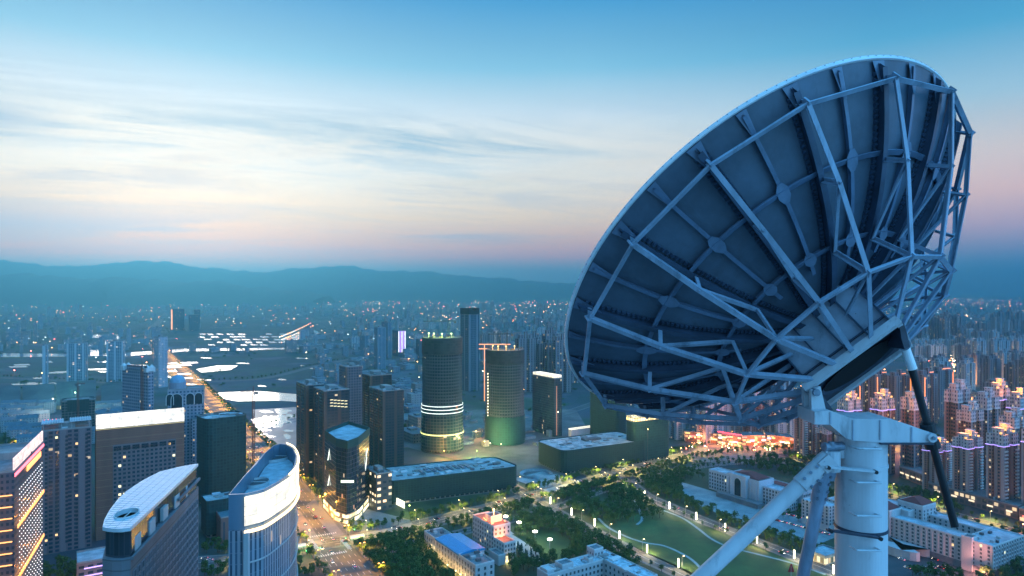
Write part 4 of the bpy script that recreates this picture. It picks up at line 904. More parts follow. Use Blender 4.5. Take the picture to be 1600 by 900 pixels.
P, t = tw('depot', 'pale blank-walled depot with a blue roof between the round towers', 770, 640, 726, 800, 600, facade('depot_wall',(0.30,0.36,0.42),wf=.2,hf=.3,bay=6,fl=8,lit=.0), stuff=2, roof=mat('blue_roof',(0.06,0.25,0.55),var=.2,scale=.1))
# gantry with orange lights
og = emit('orange_gantry',(1,.33,.05),1.5)
tg = Thing('lit_gantry', 'orange-lit crane gantry glowing behind the right round tower', 'gantry', (*G(757,630),0)); gx, gy = G(757,632)
mb = MB(); mb.bar((gx,gy,6),(gx,gy,hof(538,gy)),1.4); tg.part('leg', mb, og)
for z in (hof(538,gy), hof(545,gy)): mb = MB(); mb.bar((gx-10,gy,z),(gx+46,gy,z),1.4); tg.part('beam', mb, og)
f_far = facade('far_slab', (0.16,0.22,0.28), glass=(0.03,0.05,0.08), wf=0.5, hf=0.55, bay=3.4, fl=3.2, lit=0.03, ls=4, piers=3)
f_fard = facade('far_dark', (0.06,0.085,0.12), glass=(0.015,0.03,0.05), wf=0.55, hf=0.5, bay=3.4, fl=3.2, lit=0.03, ls=4, piers=4)
for lab, a_ in (('blue-grey slab tower, left of the purple-lit block', (590,577,574,603,512)), ('taller slim tower tucked behind the blue-grey slab', (606,560,596,612,504)),
                ('darker low slab at the left foot of the blue-grey slab tower', (570,553,562,576,525))):
    tw('slab_tower', lab, *a_, f_far, stuff=2)
P, t = tw('neon_tower', 'block washed with purple and white neon stripes', 622, 557, 613, 634, 517, f_fard, stuff=0)
for k in range(5): m_ = MB(); p = along(P,.1+.2*k,out=.4); m_.box((*p,hof(517,P[0][1])/2+6), (2.2,.5,hof(517,P[0][1])-14), rz=R(GA)); t.part('neon_stripe', m_, emit('purple_neon' if k % 2 else 'white_neon', (.35,.12,1) if k % 2 else (.9,.85,1), 2.0))
P, t = tw('neon_tower', 'distant tower block with one edge outlined in orange neon by the curving road', 270, 516, 262, 288, 483, f_fard, stuff=0)
m_ = MB(); p = P[3]; m_.box((p[0],p[1]-1,hof(483,P[0][1])/2), (8,8,hof(483,P[0][1])*.94), rz=R(GA)); t.part('neon_edge', m_, emit('orange_edge',(1,.35,.12),2.2))
tw('slab_tower', 'distant dark slab right of the orange-edged block', 296, 517, 288, 312, 492, f_fard, stuff=0); tw('slab_tower', 'slim far tower standing at the end of the orange-edged group', 304, 512, 300, 313, 484, f_fard, stuff=0)
P, t = tw('red_lit_block', 'dark block with a small red roof sign right of the purple tower', 655, 562, 641, 668, 530, f_fard, stuff=0)
m_ = MB(); p = along(P,.5,out=.5); m_.box((*p,hof(530,P[0][1])-3), (18,.5,3), rz=R(GA)); t.part('red_sign', m_, emit('red_sign',(1,.12,.05),2.5))
for lab, a_ in (('leftmost of the three gridded towers on the riverbank', (66,606,35,70,540)), ('middle one of the three gridded riverbank towers', (104,597,100,133,537)), ('right one of the three gridded riverbank towers', (166,597,158,192,534))):
    P, t = tw('riverbank_tower', lab, *a_, facade('river_grid',(0.30,0.37,0.43),glass=(0.02,0.05,0.08),wf=.72,hf=.55,bay=3.8,fl=3.3,lit=.035,litc=(1,.6,.5),ls=4,piers=4,pierc=(.4,.47,.52)), g=18, stuff=2)
P, t = tw('slim_white_tower', 'slim pale tower with a floodlit foot beside the bright main road', 248, 606, 240, 262, 527, facade('slim_white',(0.42,0.44,0.50),glass=(.06,.08,.12),wf=.4,hf=.6,bay=3.2,fl=3.3,lit=.05,ls=3), g=60, stuff=1)
# glass exhibition hall
m_hall = mat('hall_roof', (0.09,0.10,0.11), rough=.95, spec=.1, var=.25, scale=.02)
for lab, (xa_, ya_, xb_, yb_, hh_) in (('first sloping grey roof of the exhibition hall at the left edge', (-40,640,32,622,20)), ('second sloping grey roof of the exhibition hall', (35,636,85,618,20)), ('broad sloping roof of the exhibition hall beyond the round site', (88,640,150,612,22)), ('sloping hall roof tucked left of the stone tower', (158,640,192,618,20))):
    p, q = G(xa_,ya_), G(xb_,ya_); r_ = (G(xb_,yb_)[0], G(xb_,yb_)[1]); s_ = (G(xa_,yb_)[0], G(xa_,yb_)[1]); Pq = [p,q,r_,s_]; c = cen(Pq)
    t = Thing('exhibition_hall', lab, 'hall', (*c,0)); mb = MB(); mb.prism(Pq, 0, 7, fl=7, bay=6, top=False); t.part('glass_wall', mb, facade('hall_glass',(0.2,0.18,0.15),glass=(.2,.15,.08),wf=.85,hf=.8,bay=6,fl=7,lit=.35,litc=(1,.75,.35),ls=1.6))
    mb = MB(); Z = [7,7,24,19]; T_ = [(Pq[i][0],Pq[i][1],Z[i]) for i in range(4)]; B_ = [(Pq[i][0],Pq[i][1],6.5) for i in range(4)]
    mb.face([T_[0],T_[1],T_[2]]); mb.face([T_[0],T_[2],T_[3]])
    for i in range(4): j = (i+1)%4; mb.face([B_[i],B_[j],T_[j],T_[i]])
    t.part('sloping_roof', mb, m_hall)
# rows of small gabled apartment blocks
def gable(name, label, c, w_, d_, h_, ang, wall, roof, group):
    t = Thing(name, label, 'apartment block', (c[0],c[1],0), group); P = [(c[0]+(a_*math.cos(ang)-b_*math.sin(ang)), c[1]+(a_*math.sin(ang)+b_*math.cos(ang))) for a_,b_ in ((-w_/2,-d_/2),(w_/2,-d_/2),(w_/2,d_/2),(-w_/2,d_/2))]
    mb = MB(); mb.prism(P, 0, h_, top=False, fl=3, bay=3.3); t.part('wall', mb, wall)
    mb = MB(); e = 0.6; P = inset(P,-e); A_, B_ = ((P[0][0]+P[3][0])/2,(P[0][1]+P[3][1])/2), ((P[1][0]+P[2][0])/2,(P[1][1]+P[2][1])/2); z1 = h_+4.2
    mb.face([(*P[0],h_),(*P[1],h_),(*B_,z1),(*A_,z1)]); mb.face([(*P[2],h_),(*P[3],h_),(*A_,z1),(*B_,z1)]); mb.face([(*P[3],h_),(*P[0],h_),(*A_,z1)]); mb.face([(*P[1],h_),(*P[2],h_),(*B_,z1)])
    t.part('roof', mb, roof); return t
f_house = facade('house_wall',(0.30,0.33,0.36),glass=(.05,.07,.1),wf=.35,hf=.45,bay=3.3,fl=3,lit=.02); m_hr = mat('blue_tiles',(0.08,0.12,0.16),var=.3,scale=.3)
hp = gable('walk_up_block', 'pale gabled walk-up block in the dense rows beyond the mauve tower', G(30,690), 24, 13, 17, 0.25, f_house, m_hr, 'gabled walk-up blocks in rows')
for r_ in range(7):
    for c_ in range(9):
        px = -10+c_*27+r_*9; py = 645+r_*9.5
        if (px > 70 and py > 672) or 78 < px < 152 or px > 190 or (r_ == 6 and c_ > 3): continue
        x, y = G(px,py); dup(hp.o, (x+rng.uniform(-3,3), y, 0), 0.25+rng.uniform(-.15,.15), scale=(rng.uniform(.8,1.1),1,rng.uniform(.85,1.15)))
for px, py in ((155,662),(162,676),(170,688),(178,660),(150,690)): dup(hp.o, (*G(px,py),0), 1.2, group='gabled walk-up blocks by the round site', label='pale gabled walk-up block between the round site and stone tower')
# ================================================================ public buildings
def blk(t, P, z0, h, wall, roofm=None, par=True, parm=None, fl=3.3, bay=3.3, name='wing'):
    mb = MB(); mb.prism(P, z0, h, top=False, fl=fl, bay=bay); w_ = t.part(name, mb, wall)
    mb = MB(); mb.face([(*p,h-0.02) for p in orient(P)])
    if par: parapet(mb, P, h, m=1, h=0.9, d=0.5)
    t.part('roof', mb, [roofm or m_roofpale, parm or m_white], parent=w_); return w_
def hip(t, P, z, rise, m, name='hip_roof', parent=None):
    Q = inset(P,-1.0); c = [((Q[0][0]+Q[3][0])/2,(Q[0][1]+Q[3][1])/2), ((Q[1][0]+Q[2][0])/2,(Q[1][1]+Q[2][1])/2)]
    A_ = (c[0][0]*.7+c[1][0]*.3, c[0][1]*.7+c[1][1]*.3); B_ = (c[0][0]*.3+c[1][0]*.7, c[0][1]*.3+c[1][1]*.7); z1 = z+rise; mb = MB()
    mb.face([(*Q[0],z),(*Q[1],z),(*B_,z1),(*A_,z1)]); mb.face([(*Q[2],z),(*Q[3],z),(*A_,z1),(*B_,z1)]); mb.face([(*Q[3],z),(*Q[0],z),(*A_,z1)]); mb.face([(*Q[1],z),(*Q[2],z),(*B_,z1)]); mb.face([(*q,z) for q in Q[::-1]])
    t.part(name, mb, m, parent=parent)
m_wr = mat('white_stone', (0.50,0.49,0.50), var=0.14, scale=0.12, streak=True); m_red = mat('red_tiles', (0.16,0.035,0.035), var=0.3, scale=0.4)
m_base = mat('grey_basement', (0.17,0.18,0.20), var=.25, scale=.2)
# big white complex on the right
O = (328.0, 488.0); fr = lambda l1,l2,a0,b0: frameQ(O,l1,l2,30,a0,b0)
t = Thing('government_complex', 'large white courtyard office complex with two dark red hip roofs behind the mast', 'office complex', (*cen(fr(46,110,0,0)),0))
hh = 21.5
fw = fr(13,108,0,6); blk(t, fw, 5, hh, m_wr); eb = fr(44,20,0.05,-14); blk(t, eb, 5, hh, m_wr); bw = fr(13,100,31,6.1); blk(t, bw, 5, hh, m_wr); blk(t, fr(18,14,13,52), 5, hh+4, m_wr)
for q in (fw, eb, bw): mb = MB(); mb.prism(inset(q,-.35), 0, 4.98, fl=5); t.part('basement', mb, m_base)
ct = fr(8,7,-2,-1.5); blk(t, ct, 0, hh+2.2, m_wr, roofm=m_roof)
a1 = fr(17,20,-2.5,58); blk(t, a1, 0, hh+5, m_wr); hip(t, inset(a1,2), hh+6, 4, m_red); a2 = fr(19,20,22,46); blk(t, a2, 0, hh+8, m_wr); hip(t, inset(a2,2), hh+9, 4, m_red)
W_ = Wins()
def wf(P, e, floors, cols, ww=1.5, wh=1.7, z0=5.2, lit=.012, fl=2.75, mg=0.0): W_.face(along(P,0,e=e,out=.06), along(P,1,e=e,out=.06), z0, floors, fl, cols, ww, wh, lit, margin=mg)
wf(fw,(3,0),6,26); wf(eb,(0,1),6,12); wf(eb,(3,0),6,4); wf(bw,(3,0),6,24); wf(a1,(3,0),7,5); wf(a2,(3,0),8,5); wf(a2,(0,1),8,4); wf(ct,(0,1),6,1,1.2,1.5); 
W_.flush(t, pane=mat('slate_glass',(0.035,0.045,0.06),rough=.2,var=.3,scale=.3), frame=mat('white_trim',(0.6,0.6,0.6),var=0))
for i in range(25):
    p = along(fw,(i+.99)/26,e=(3,0),out=.25); mb = MB(); mb.box((*p,5+hh/2-3.2), (0.5,0.5,hh-7), rz=R(120)); t.part('pilaster', mb, m_wr)
for i in range(13):
    p = along(eb,i/12,e=(0,1),out=.25); mb = MB(); mb.box((*p,5+hh/2-3.2), (0.5,0.5,hh-7), rz=R(30)); t.part('pilaster', mb, m_wr)
archpanel(t, a2, .5, hh-6, 7, 11, e=(3,0)); archpanel(t, a1, .5, hh-8, 4, 9, e=(3,0))
roofstuff(t, eb, hh, 6, 30, False); roofstuff(t, bw, hh, 4, 30, False)
mb = MB(); pts = [(fr(1,1,-14+7*math.cos(q),44+16*math.sin(q))[0]) for q in np.linspace(-math.pi/2+math.pi, math.pi/2+math.pi, 9)]
mb.prism(pts+[fr(1,1,-1,60)[0], fr(1,1,-1,28)[0]], 0, 6.5); t.part('curved_porch', mb, m_wr)
# wing further left behind the mast
P = frameQ(G(1295,832), 15, 26, 30); tw_ = Thing('office_wing', 'short white wing with a pale roof between the brace pipes and the mast', 'office building', (*cen(P),0)); blk(tw_, P, 0, 20, m_wr)
W_ = Wins(); wf(P,(3,0),6,7); wf(P,(0,1),6,4); W_.flush(tw_)
# museum
O = G(1230,801); t = Thing('museum', 'white museum with a tall arched portico and red roof patches in the park', 'museum', (O[0]-20,O[1]+35,0))
m1 = frameQ(O,15,90,33); hm = 21; m0 = frameQ(O,15,26,33); m2 = frameQ(O,15,26,33,0,64); mc = frameQ(O,22,37.8,33,-5,26.1); mp = frameQ(O,6,18,33,-9,38); bkk = frameQ(O,14,50,33,18,-4)
m_bw = mat('blue_white_stone',(0.46,0.52,0.58),var=.12,scale=.1,streak=True)
for q, h_ in ((m0,17),(m2,19),(mc,22),(mp,24),(bkk,16)): blk(t, q, 0, h_, m_bw, parm=m_bw)
hip(t, inset(mc,4), 23, 3.5, m_red); mb = MB(); mb.prism(frameQ(O,10,34,33,20,0), 16.01, 16.6, top=True); t.part('red_roof_strip', mb, m_red); archpanel(t, mp, .5, 5, 8, 17, e=(3,0))
W_ = Wins(); wf(m0,(3,0),5,8,1.5,2.0,1,fl=3.2); wf(m2,(3,0),5,8,1.5,2,1,fl=3.4); wf(m0,(0,1),5,5,1.5,2,1,fl=3.2); wf(bkk,(0,1),4,5,1.5,2,1,fl=3.4); W_.flush(t)
for i in range(6): 
    if i in (2,3): continue
    p = along(mc,(i+.5)/6,e=(3,0),out=.5); mb = MB(); mb.cyl((*p,0),(*p,20),0.7,n=10); t.part('column', mb, m_bw)
mb = MB(); mb.prism(frameQ(O,9,48,33,-15,20), 0, 4.5); t.part('podium', mb, m_base)
# hall with the bright blue roof
O = G(743,916); t = Thing('blue_roof_hall', 'long white hall with a flat bright blue metal roof between the groves', 'hall', (O[0]-10,O[1]+38,0))
q1 = frameQ(O,15,24,33); q2 = frameQ(O,21,36,33,0.3,24.2); q3 = frameQ(O,15,19,33,0,60.4)
blk(t, q1, 0, 13.5, m_wr, roofm=m_roof); blk(t, q3, 0, 13.5, m_wr, roofm=m_roof)
mb = MB(); mb.prism(q2, 0, 13.0, top=False); t.part('wall', mb, m_wr)
qb = inset(q2,-.8); mb = MB(); ra = ((qb[0][0]+qb[3][0])/2,(qb[0][1]+qb[3][1])/2); c1, c2 = ((qb[0][0]+qb[1][0])/2,(qb[0][1]+qb[1][1])/2), ((qb[2][0]+qb[3][0])/2,(qb[2][1]+qb[3][1])/2)
mb.face([(*qb[0],14),(*c1,15.4),(*c2,15.4),(*qb[3],14)]); mb.face([(*c1,15.4),(*qb[1],14),(*qb[2],14),(*c2,15.4)]); mb.face([(*qb[0],14),(*qb[1],14),(*c1,15.4)]); mb.face([(*qb[2],14),(*qb[3],14),(*c2,15.4)])
for i in range(4): j=(i+1)%4; mb.face([(*qb[i],12.9),(*qb[j],12.9),(*qb[j],14),(*qb[i],14)])
rb_ = t.part('blue_roof', mb, mat('blue_metal_roof',(0.008,0.26,0.52),rough=.35,var=.15,scale=.4))
for i in range(1,18):
    a_, b_ = lerp2(qb,0,i/18), lerp2(qb,.5,i/18); mb = MB(); mb.bar((*a_,14.03),(*b_,15.43),0.14,0.1); t.part('roof_rib', mb, MATS['blue_metal_roof'], parent=rb_)
roofstuff(t, q1, 13.5, 5, 33, False); roofstuff(t, q3, 13.5, 3, 33, False)
W_ = Wins(); 
for q, n_ in ((q1,6),(q2,8),(q3,5)): wf(q,(3,0),3,n_,1.3,2.6,0.6,.03,4.0)
wf(q1,(0,1),3,3,1.6,2.2,0.6,0,4.0); W_.flush(t)
for q, fr_ in ((q1,(0.15,.62)),(q2,(.2,.55,.9)),(q3,(.3,.8))):
    for f_ in fr_:
        p = along(q,f_,e=(3,0),out=.55); mb = MB(); mb.box((*p,1.0), (0.7,0.5,0.4), rz=R(123)); t.part('uplight', mb, emit('uplight',(1,.75,.35),6)); lamp('uplight_lamp', (*along(q,f_,e=(3,0),out=1.4),1.6), 3000, (1,.60,.18), .2, t.o)
# L-shaped white block with the red-lit roof
O = G(788,880); t = Thing('club_house', 'white stepped block with its roof bathed in red-orange light', 'building', (O[0]-8,O[1]+20,0))
q1 = frameQ(O,10,15,33); q2 = frameQ(O,15,32,33,0.2,15.2); q3 = frameQ(O,10,9,33,3,24); q4 = frameQ(O,6,14,33,-6.2,-2)
m_terr = mat('terracotta_roof',(0.28,0.12,0.09),var=.2,scale=.4)
blk(t, q1, 0, 14, m_wr, roofm=m_terr); blk(t, q2, 0, 22, m_wr, roofm=m_terr); blk(t, q3, 22.02, 26.5, m_wr, roofm=m_terr); blk(t, q4, 0, 7, m_wr, roofm=m_roof)
W_ = Wins(); wf(q2,(3,0),6,9,1.2,1.9,1,.02,3.4); wf(q1,(3,0),4,4,1.3,1.8,1,.0,3.2); wf(q1,(0,1),4,4,1.3,1.8,1,.0,3.2); wf(q2,(0,1),2,4,1.3,1.8,15,.0,3.2); W_.flush(t)
for px_, (a_, b_) in enumerate(((2,20),(2,30),(12,38),(13,20),(5,12),(3,34))):
    p = frameQ(O,1,1,33,a_,b_)[0]; z = (22 if b_ > 15 else 14)+1.0; mb = MB(); mb.box((*p,z), (2.2,0.5,0.5), rz=R(33+90*(px_%2))); t.part('red_floodlight', mb, emit('red_flood',(1,.28,.06),3)); lamp('red_lamp', (p[0],p[1],z+1.6), 7000, (1,.30,.05), .3, t.o)
p = frameQ(O,1,1,33,8,28)[0]; lamp('red_lamp', (p[0],p[1],31), 14000, (1,.32,.05), .4, t.o); mb = MB(); mb.cyl((*p,26.5),(*p,30),0.2,n=8); mb.cyl((*p,30),(*p,31),0.7,n=10); t.part('beacon', mb, emit('beacon',(1,.5,.15),8))
lamp('yellow_lamp', (*along(q1,.15,out=1.5),2), 1500, (1,.75,.3), .3, t.o)
# white L-shaped block at the bottom edge
C0 = G(925,866,20); t = Thing('school_block', 'white L-shaped block with a patchy pale roof and rooftop cabin at the bottom edge', 'building', (C0[0],C0[1]-10,0))
def fo(l1,l2,a0,b0): return frameQ(C0,l1,l2,33,a0,b0)
m_patch = mat('patchy_roof',(0.42,0.52,0.58),var=.6,scale=.35)
q1 = fo(46,12,-46,-12); q2 = fo(12,50,0.1,-62+12-0.1); q2 = fo(12,50,0.1,-50); blk(t, q1, 0, 20, m_wr, roofm=m_patch); blk(t, q2, 0, 20, m_wr, roofm=m_patch); qc = fo(8,8,-3,-6); blk(t, qc, 20.02, 25, m_wr, roofm=m_roof)
blk(t, fo(9,8,-33,-10), 20.02, 22.5, m_wr, roofm=m_roof); blk(t, fo(7,8,-45,-10), 20.02, 21.6, m_wr, roofm=m_white); blk(t, fo(4,5,-12,-11), 20.02, 22.5, m_wr, roofm=m_roof)
W_ = Wins(); wf(q1,(0,1),5,14,1.4,1.8,1,.02,3.6); wf(q2,(3,0),5,12,1.4,1.8,1,.02,3.6); wf(qc,(0,1),1,3,1,1.5,20.5,0,3.5); wf(qc,(3,0),1,3,1,1.5,20.5,0,3.5); W_.flush(t)
litter(t, q1, 20, 8, 3); litter(t, q2, 20, 8, 5)
# guard house with lit porch near the promenade
P = frameQ(G(1290,884),20,16,30); t = building('gate_pavilion', 'flat-roofed pavilion with a softly lit porch beside the steep brace pipe', P, 6, facade('porch_lit',(.4,.38,.3),glass=(.25,.2,.12),wf=.8,hf=.7,bay=3,fl=6,lit=.7,ls=1.6), roof=m_roofpale, stuff=0)

# ================================================================ right-hand residential towers
def resid(name, w_, d_, h_, body, crown, near=True, seed=1, lightup=True, label='', group='', neon=True, win=None):
    """towers with a notched plan, piers, set-back white crown, stair house and roof lighting; origin at the foot"""
    t = Thing(name, label, 'apartment tower', (0,0,0), group); a, b = w_/2, d_/2; n1_, n2_ = w_*.12, d_*.18
    P = [(-a,-b),(-n1_,-b),(-n1_,-b+n2_),(n1_,-b+n2_),(n1_,-b),(a,-b),(a,-b*.3),(a-n1_*.8,-b*.3),(a-n1_*.8,b*.3),(a,b*.3),(a,b),(-a,b),(-a,b*.3),(-a+n1_*.8,b*.3),(-a+n1_*.8,-b*.3),(-a,-b*.3)]
    hc_ = h_-10 if crown else h_
    mb = MB(); mb.prism(P, 0, hc_, fl=3.0, bay=3.0, mt=0); t.part('wall', mb, body)
    if crown:
        mb = MB(); mb.prism(inset(P,0.2), hc_+.6, h_, fl=3.0, bay=3.0, mt=1); t.part('crown', mb, [crown, m_roof])
        mb = MB(); mb.prism(inset(P,-0.6), hc_+.01, hc_+.6, bottom=True); t.part('cornice', mb, m_white)
        if neon: mb = MB(); parapet(mb, inset(P,-.7), hc_+.05, .5, .3); t.part('neon_strip', mb, emit('violet_strip',(.45,.28,1),1.9))
    for s in (-1,1):
        mb = MB(); mb.box((s*a*.5,0,h_+2.2), (w_*.26,d_*.5,4.4)); mb.box((s*a*.5,0,h_+4.6), (w_*.30,d_*.56,.4)); t.part('stair_house', mb, crown or body)
    mb = MB(); mb.box((0,-b*.3,h_+4), (5,6,8)); mb.box((0,-b*.3,h_+8.2), (6,7,.5)); t.part('stair_tower', mb, crown or body)
    if lightup:
        for i in range(7):
            x = -a*.85+a*1.7*i/6; mb = MB(); mb.box((x,-b*.55+(i%2)*b*.5,h_+1.1+(i%3)*1.2), (2.0,1.2,1.4)); t.part('roof_light', mb, emit('gold_roof_light',(1,.40,.05),1.7))
        lamp('roof_lamp', (-a*.4,-b*.4,h_+8), 30000, (1,.27,.02), .5, t.o); lamp('roof_lamp', (a*.5,-b*.2,h_+7), 22000, (1,.24,.02), .5, t.o)
    if near:
        fls = int(hc_/3.0)
        for s in (-1,1):
            for f in range(fls):
                mb = MB(); mb.box((s*a*.72,-b-.55,f*3+1.0), (w_*.18,1.1,1.1)); o = t.part('balcony', mb, m_white)
                if f > 1: mb = None
    return t
f_p1 = facade('pink_brick', (0.30,0.17,0.145), glass=(0.025,0.03,0.045), wf=0.50, hf=0.52, bay=3.0, fl=3.0, lit=0.07, ls=2.4, piers=3, pierc=(0.40,0.34,0.34))
f_p2 = facade('mauve_brick', (0.21,0.13,0.135), glass=(0.02,0.03,0.045), wf=0.55, hf=0.5, bay=3.0, fl=3.0, lit=0.07, ls=2.4, piers=4, pierc=(0.30,0.26,0.28))
f_p3 = facade('blue_pale', (0.27,0.31,0.36), glass=(0.03,0.05,0.08), wf=0.5, hf=0.5, bay=3.0, fl=3.0, lit=0.07, ls=2.6, piers=3, pierc=(0.4,0.43,0.46))
f_p4 = facade('grey_brown', (0.18,0.135,0.145), glass=(0.02,0.03,0.05), wf=0.6, hf=0.5, bay=3.0, fl=3.0, lit=0.07, ls=2.6, piers=2, pierc=(0.24,0.22,0.25))
f_cn = facade('white_crown', (0.55,0.53,0.56), glass=(0.05,0.05,0.08), wf=0.4, hf=0.5, bay=3.0, fl=3.2, lit=0.03, ls=3)
GR = {}
def place(protos, key, px, yb, yt, rz, label, group, first):
    x, y = G(px, yb); y += 9; x = (px-800)/F*y; o, h0 = protos[key]; h = hof(yt, y); s = h/h0
    if key in first: first.remove(key); o.location = (x,y,0); o.rotation_euler[2] = rz; o.scale = (1,1,s); o['label'] = label; 
    else: o = dup(o, (x,y,0), rz, label, group, (1,1,s))
    if group: o['group'] = group
    elif 'group' in o: del o['group']
    return o
protos = {}
for key, a_ in {'A': (24,15,66,f_p1,f_cn,True,True,True), 'B': (24,15,66,f_p2,f_cn,False,False,False), 'C': (33,18,70,f_p3,None,False,False,False), 'D': (34,18,66,f_p4,None,False,False,False), 'E': (22,14,66,f_p1,f_cn,False,True,True)}.items():
    t = resid('residential_tower', a_[0],a_[1],a_[2],a_[3],a_[4],near=a_[5],lightup=a_[6],neon=a_[7],label='x'); protos[key] = (t.o, a_[2])
first = set(protos); Z = R(27)
spec = [
 ('A',1464,772,692,'pink brick tower with a gold-lit crown, nearest to the black jack tube'),
 ('A',1512,786,683,'pink brick tower with flaming gold roof lights, second in the front right row'),
 ('A',1566,801,676,'widest and nearest pink brick tower with a violet-ringed white crown'),
 ('A',1622,812,670,'gold-crowned brick tower cut off by the right edge of the picture'),
 ('A',1259,716,634,'violet-ringed brick tower standing just left of the mast yoke'),
 ('B',1294,722,668,'plain brick tower directly behind the yoke, right of the violet-ringed one'),
 ('E',1327,740,624,'gold-crowned tower seen just above the left arm of the yoke'),
 ('E',1379,742,622,'gold-crowned tower seen above the top of the mast yoke'),
 ('B',1428,746,620,'white-crowned tower without lights right above the yoke arm'),
 ('B',1496,738,608,'white-crowned tower just right of the black jack tube, second row'),
 ('B',1516,752,640,'lower white-crowned tower between the second and front rows at right'),
 ('B',1541,742,620,'white-crowned tower in the second row above the nearest brick towers'),
 ('E',1560,728,606,'gold-lit tower in the middle of the second row at right'),
 ('E',1592,738,620,'gold-lit tower in the second row at the right edge'),
 ('B',1583,762,650,'low white-crowned tower tucked behind the nearest brick tower'),
]
for key, px, yb, yt, lab in spec: place(protos, key, px, yb, yt, Z, lab, None, first)
occ = [G(q,657) for q in (1346,1373,1403,1446,1470)]
def rows(pxs, ybs, hts, keys, label, group, jit=3, rz=Z, skip=0.0):
    for yb in ybs:
        for px in pxs:
            if random.random() < skip: continue
            p = px+random.uniform(-jit,jit); y = yb+random.uniform(-1,1)*(yb-455)*.02; x_, y_ = G(p,y)
            if any((x_-a_)**2+(y_-b_)**2 < 31**2 for a_,b_ in occ): continue
            occ.append((x_,y_)); h = random.uniform(*hts); place(protos, random.choice(keys), p, y, 455+(H-h)*F/y_, rz+random.uniform(-.1,.1), label, group, first)
rows(range(1068,1240,22), (688,668), (48,66), 'CCB', 'pale blue-grey apartment tower in the rows seen below the dish', 'apartment towers below the dish')
rows(range(1062,1236,20), (640,), (50,70), 'CD', 'hazy apartment tower glimpsed through the dish trusses', 'apartment towers behind the trusses')
rows((1500,1528,1556,1584), (668,), (62,76), 'DDB', 'brown-grey apartment tower behind the gold-lit second row', 'brown towers behind the gold-lit row')
rows(range(1432,1610,19), (622,603), (60,76), 'DCD', 'grey apartment tower in the dense rows at the middle right', 'grey towers at the middle right')
rows(range(1430,1500,13), (566,556), (44,52), 'C', 'short pale block in the row below the hazy slab group', 'short pale blocks at right')
rows(range(1505,1610,12), (560,548,580), (58,80), 'CD', 'hazy blue-grey tower in the far right rows', 'hazy towers at far right')
rows(range(1424,1500,9), (541,537), (96,112), 'D', 'tall hazy slab in the tight group right of the dish', 'tall hazy slabs right of the dish', jit=1)
rows(range(1520,1605,9), (528,), (55,80), 'CD', 'faint far tower near the right horizon', 'faint far towers at right')
rows((1552,1564,1578,1592), (519,), (88,100), 'D', 'big dark hazy block near the right horizon', 'dark hazy blocks at far right', jit=1)
rows(range(818,900,15), (612,600), (92,108), 'D', 'tall dark apartment slab left of the dish rim', 'dark slabs left of the dish rim')
rows(range(760,800,13), (560,), (70,90), 'D', 'dark hazy tower between the two round towers', 'hazy towers between the round towers')
rows(range(672,900,17), (508,516), (24,60), 'CD', 'small hazy block on the plain beyond the round towers', 'hazy blocks on the far plain', skip=.3)
rows(range(480,900,24), (543,530), (24,52), 'CD', 'mid-rise block on the flats behind the dark cluster and round towers', 'mid-rise blocks on the flats', jit=8, skip=.45)
rows((640,697,755,768,843,872,853), (486,), (60,95), 'D', 'isolated far tower standing up on the horizon plain', 'isolated towers on the horizon plain', jit=1)
rows(range(400,480,12), (489,), (30,60), 'D', 'faint far tower on the left plain', 'faint far towers on the left plain', skip=.4)
gE = emit('orange_line',(1,.24,.02),1.6)
for i, (px, yb, yt) in enumerate(((1346,655,582),(1373,657,584),(1403,660,586),(1446,664,584),(1470,650,578))):
    o = place(protos, 'D', px, yb, yt, Z, ['brown tower edged with orange neon, leftmost of its row behind the yoke','brown tower edged with orange neon, second in the row behind the yoke','brown tower edged with orange neon, third in the row behind the yoke','brown tower with orange neon edge just right of the jack tube','brown tower with orange top band, rightmost of the neon row'][i], None, first)
    m_ = MB(); m_.box(((-1 if i in (0,1,3) else 1)*16.6,-9.5,38), (1.0,1.0,50)); e = bpy.data.objects.new('neon_edge', m_.mesh('neon_edge',[gE])); COL.objects.link(e); e.parent = o
    m_ = MB(); m_.box((0,-9.4,69), (9 if i < 4 else 20,.8,1.0)); e = bpy.data.objects.new('neon_edge', m_.mesh('neon_edge',[gE])); COL.objects.link(e); e.parent = o
for k in first: bpy.data.objects.remove(protos[k][0])

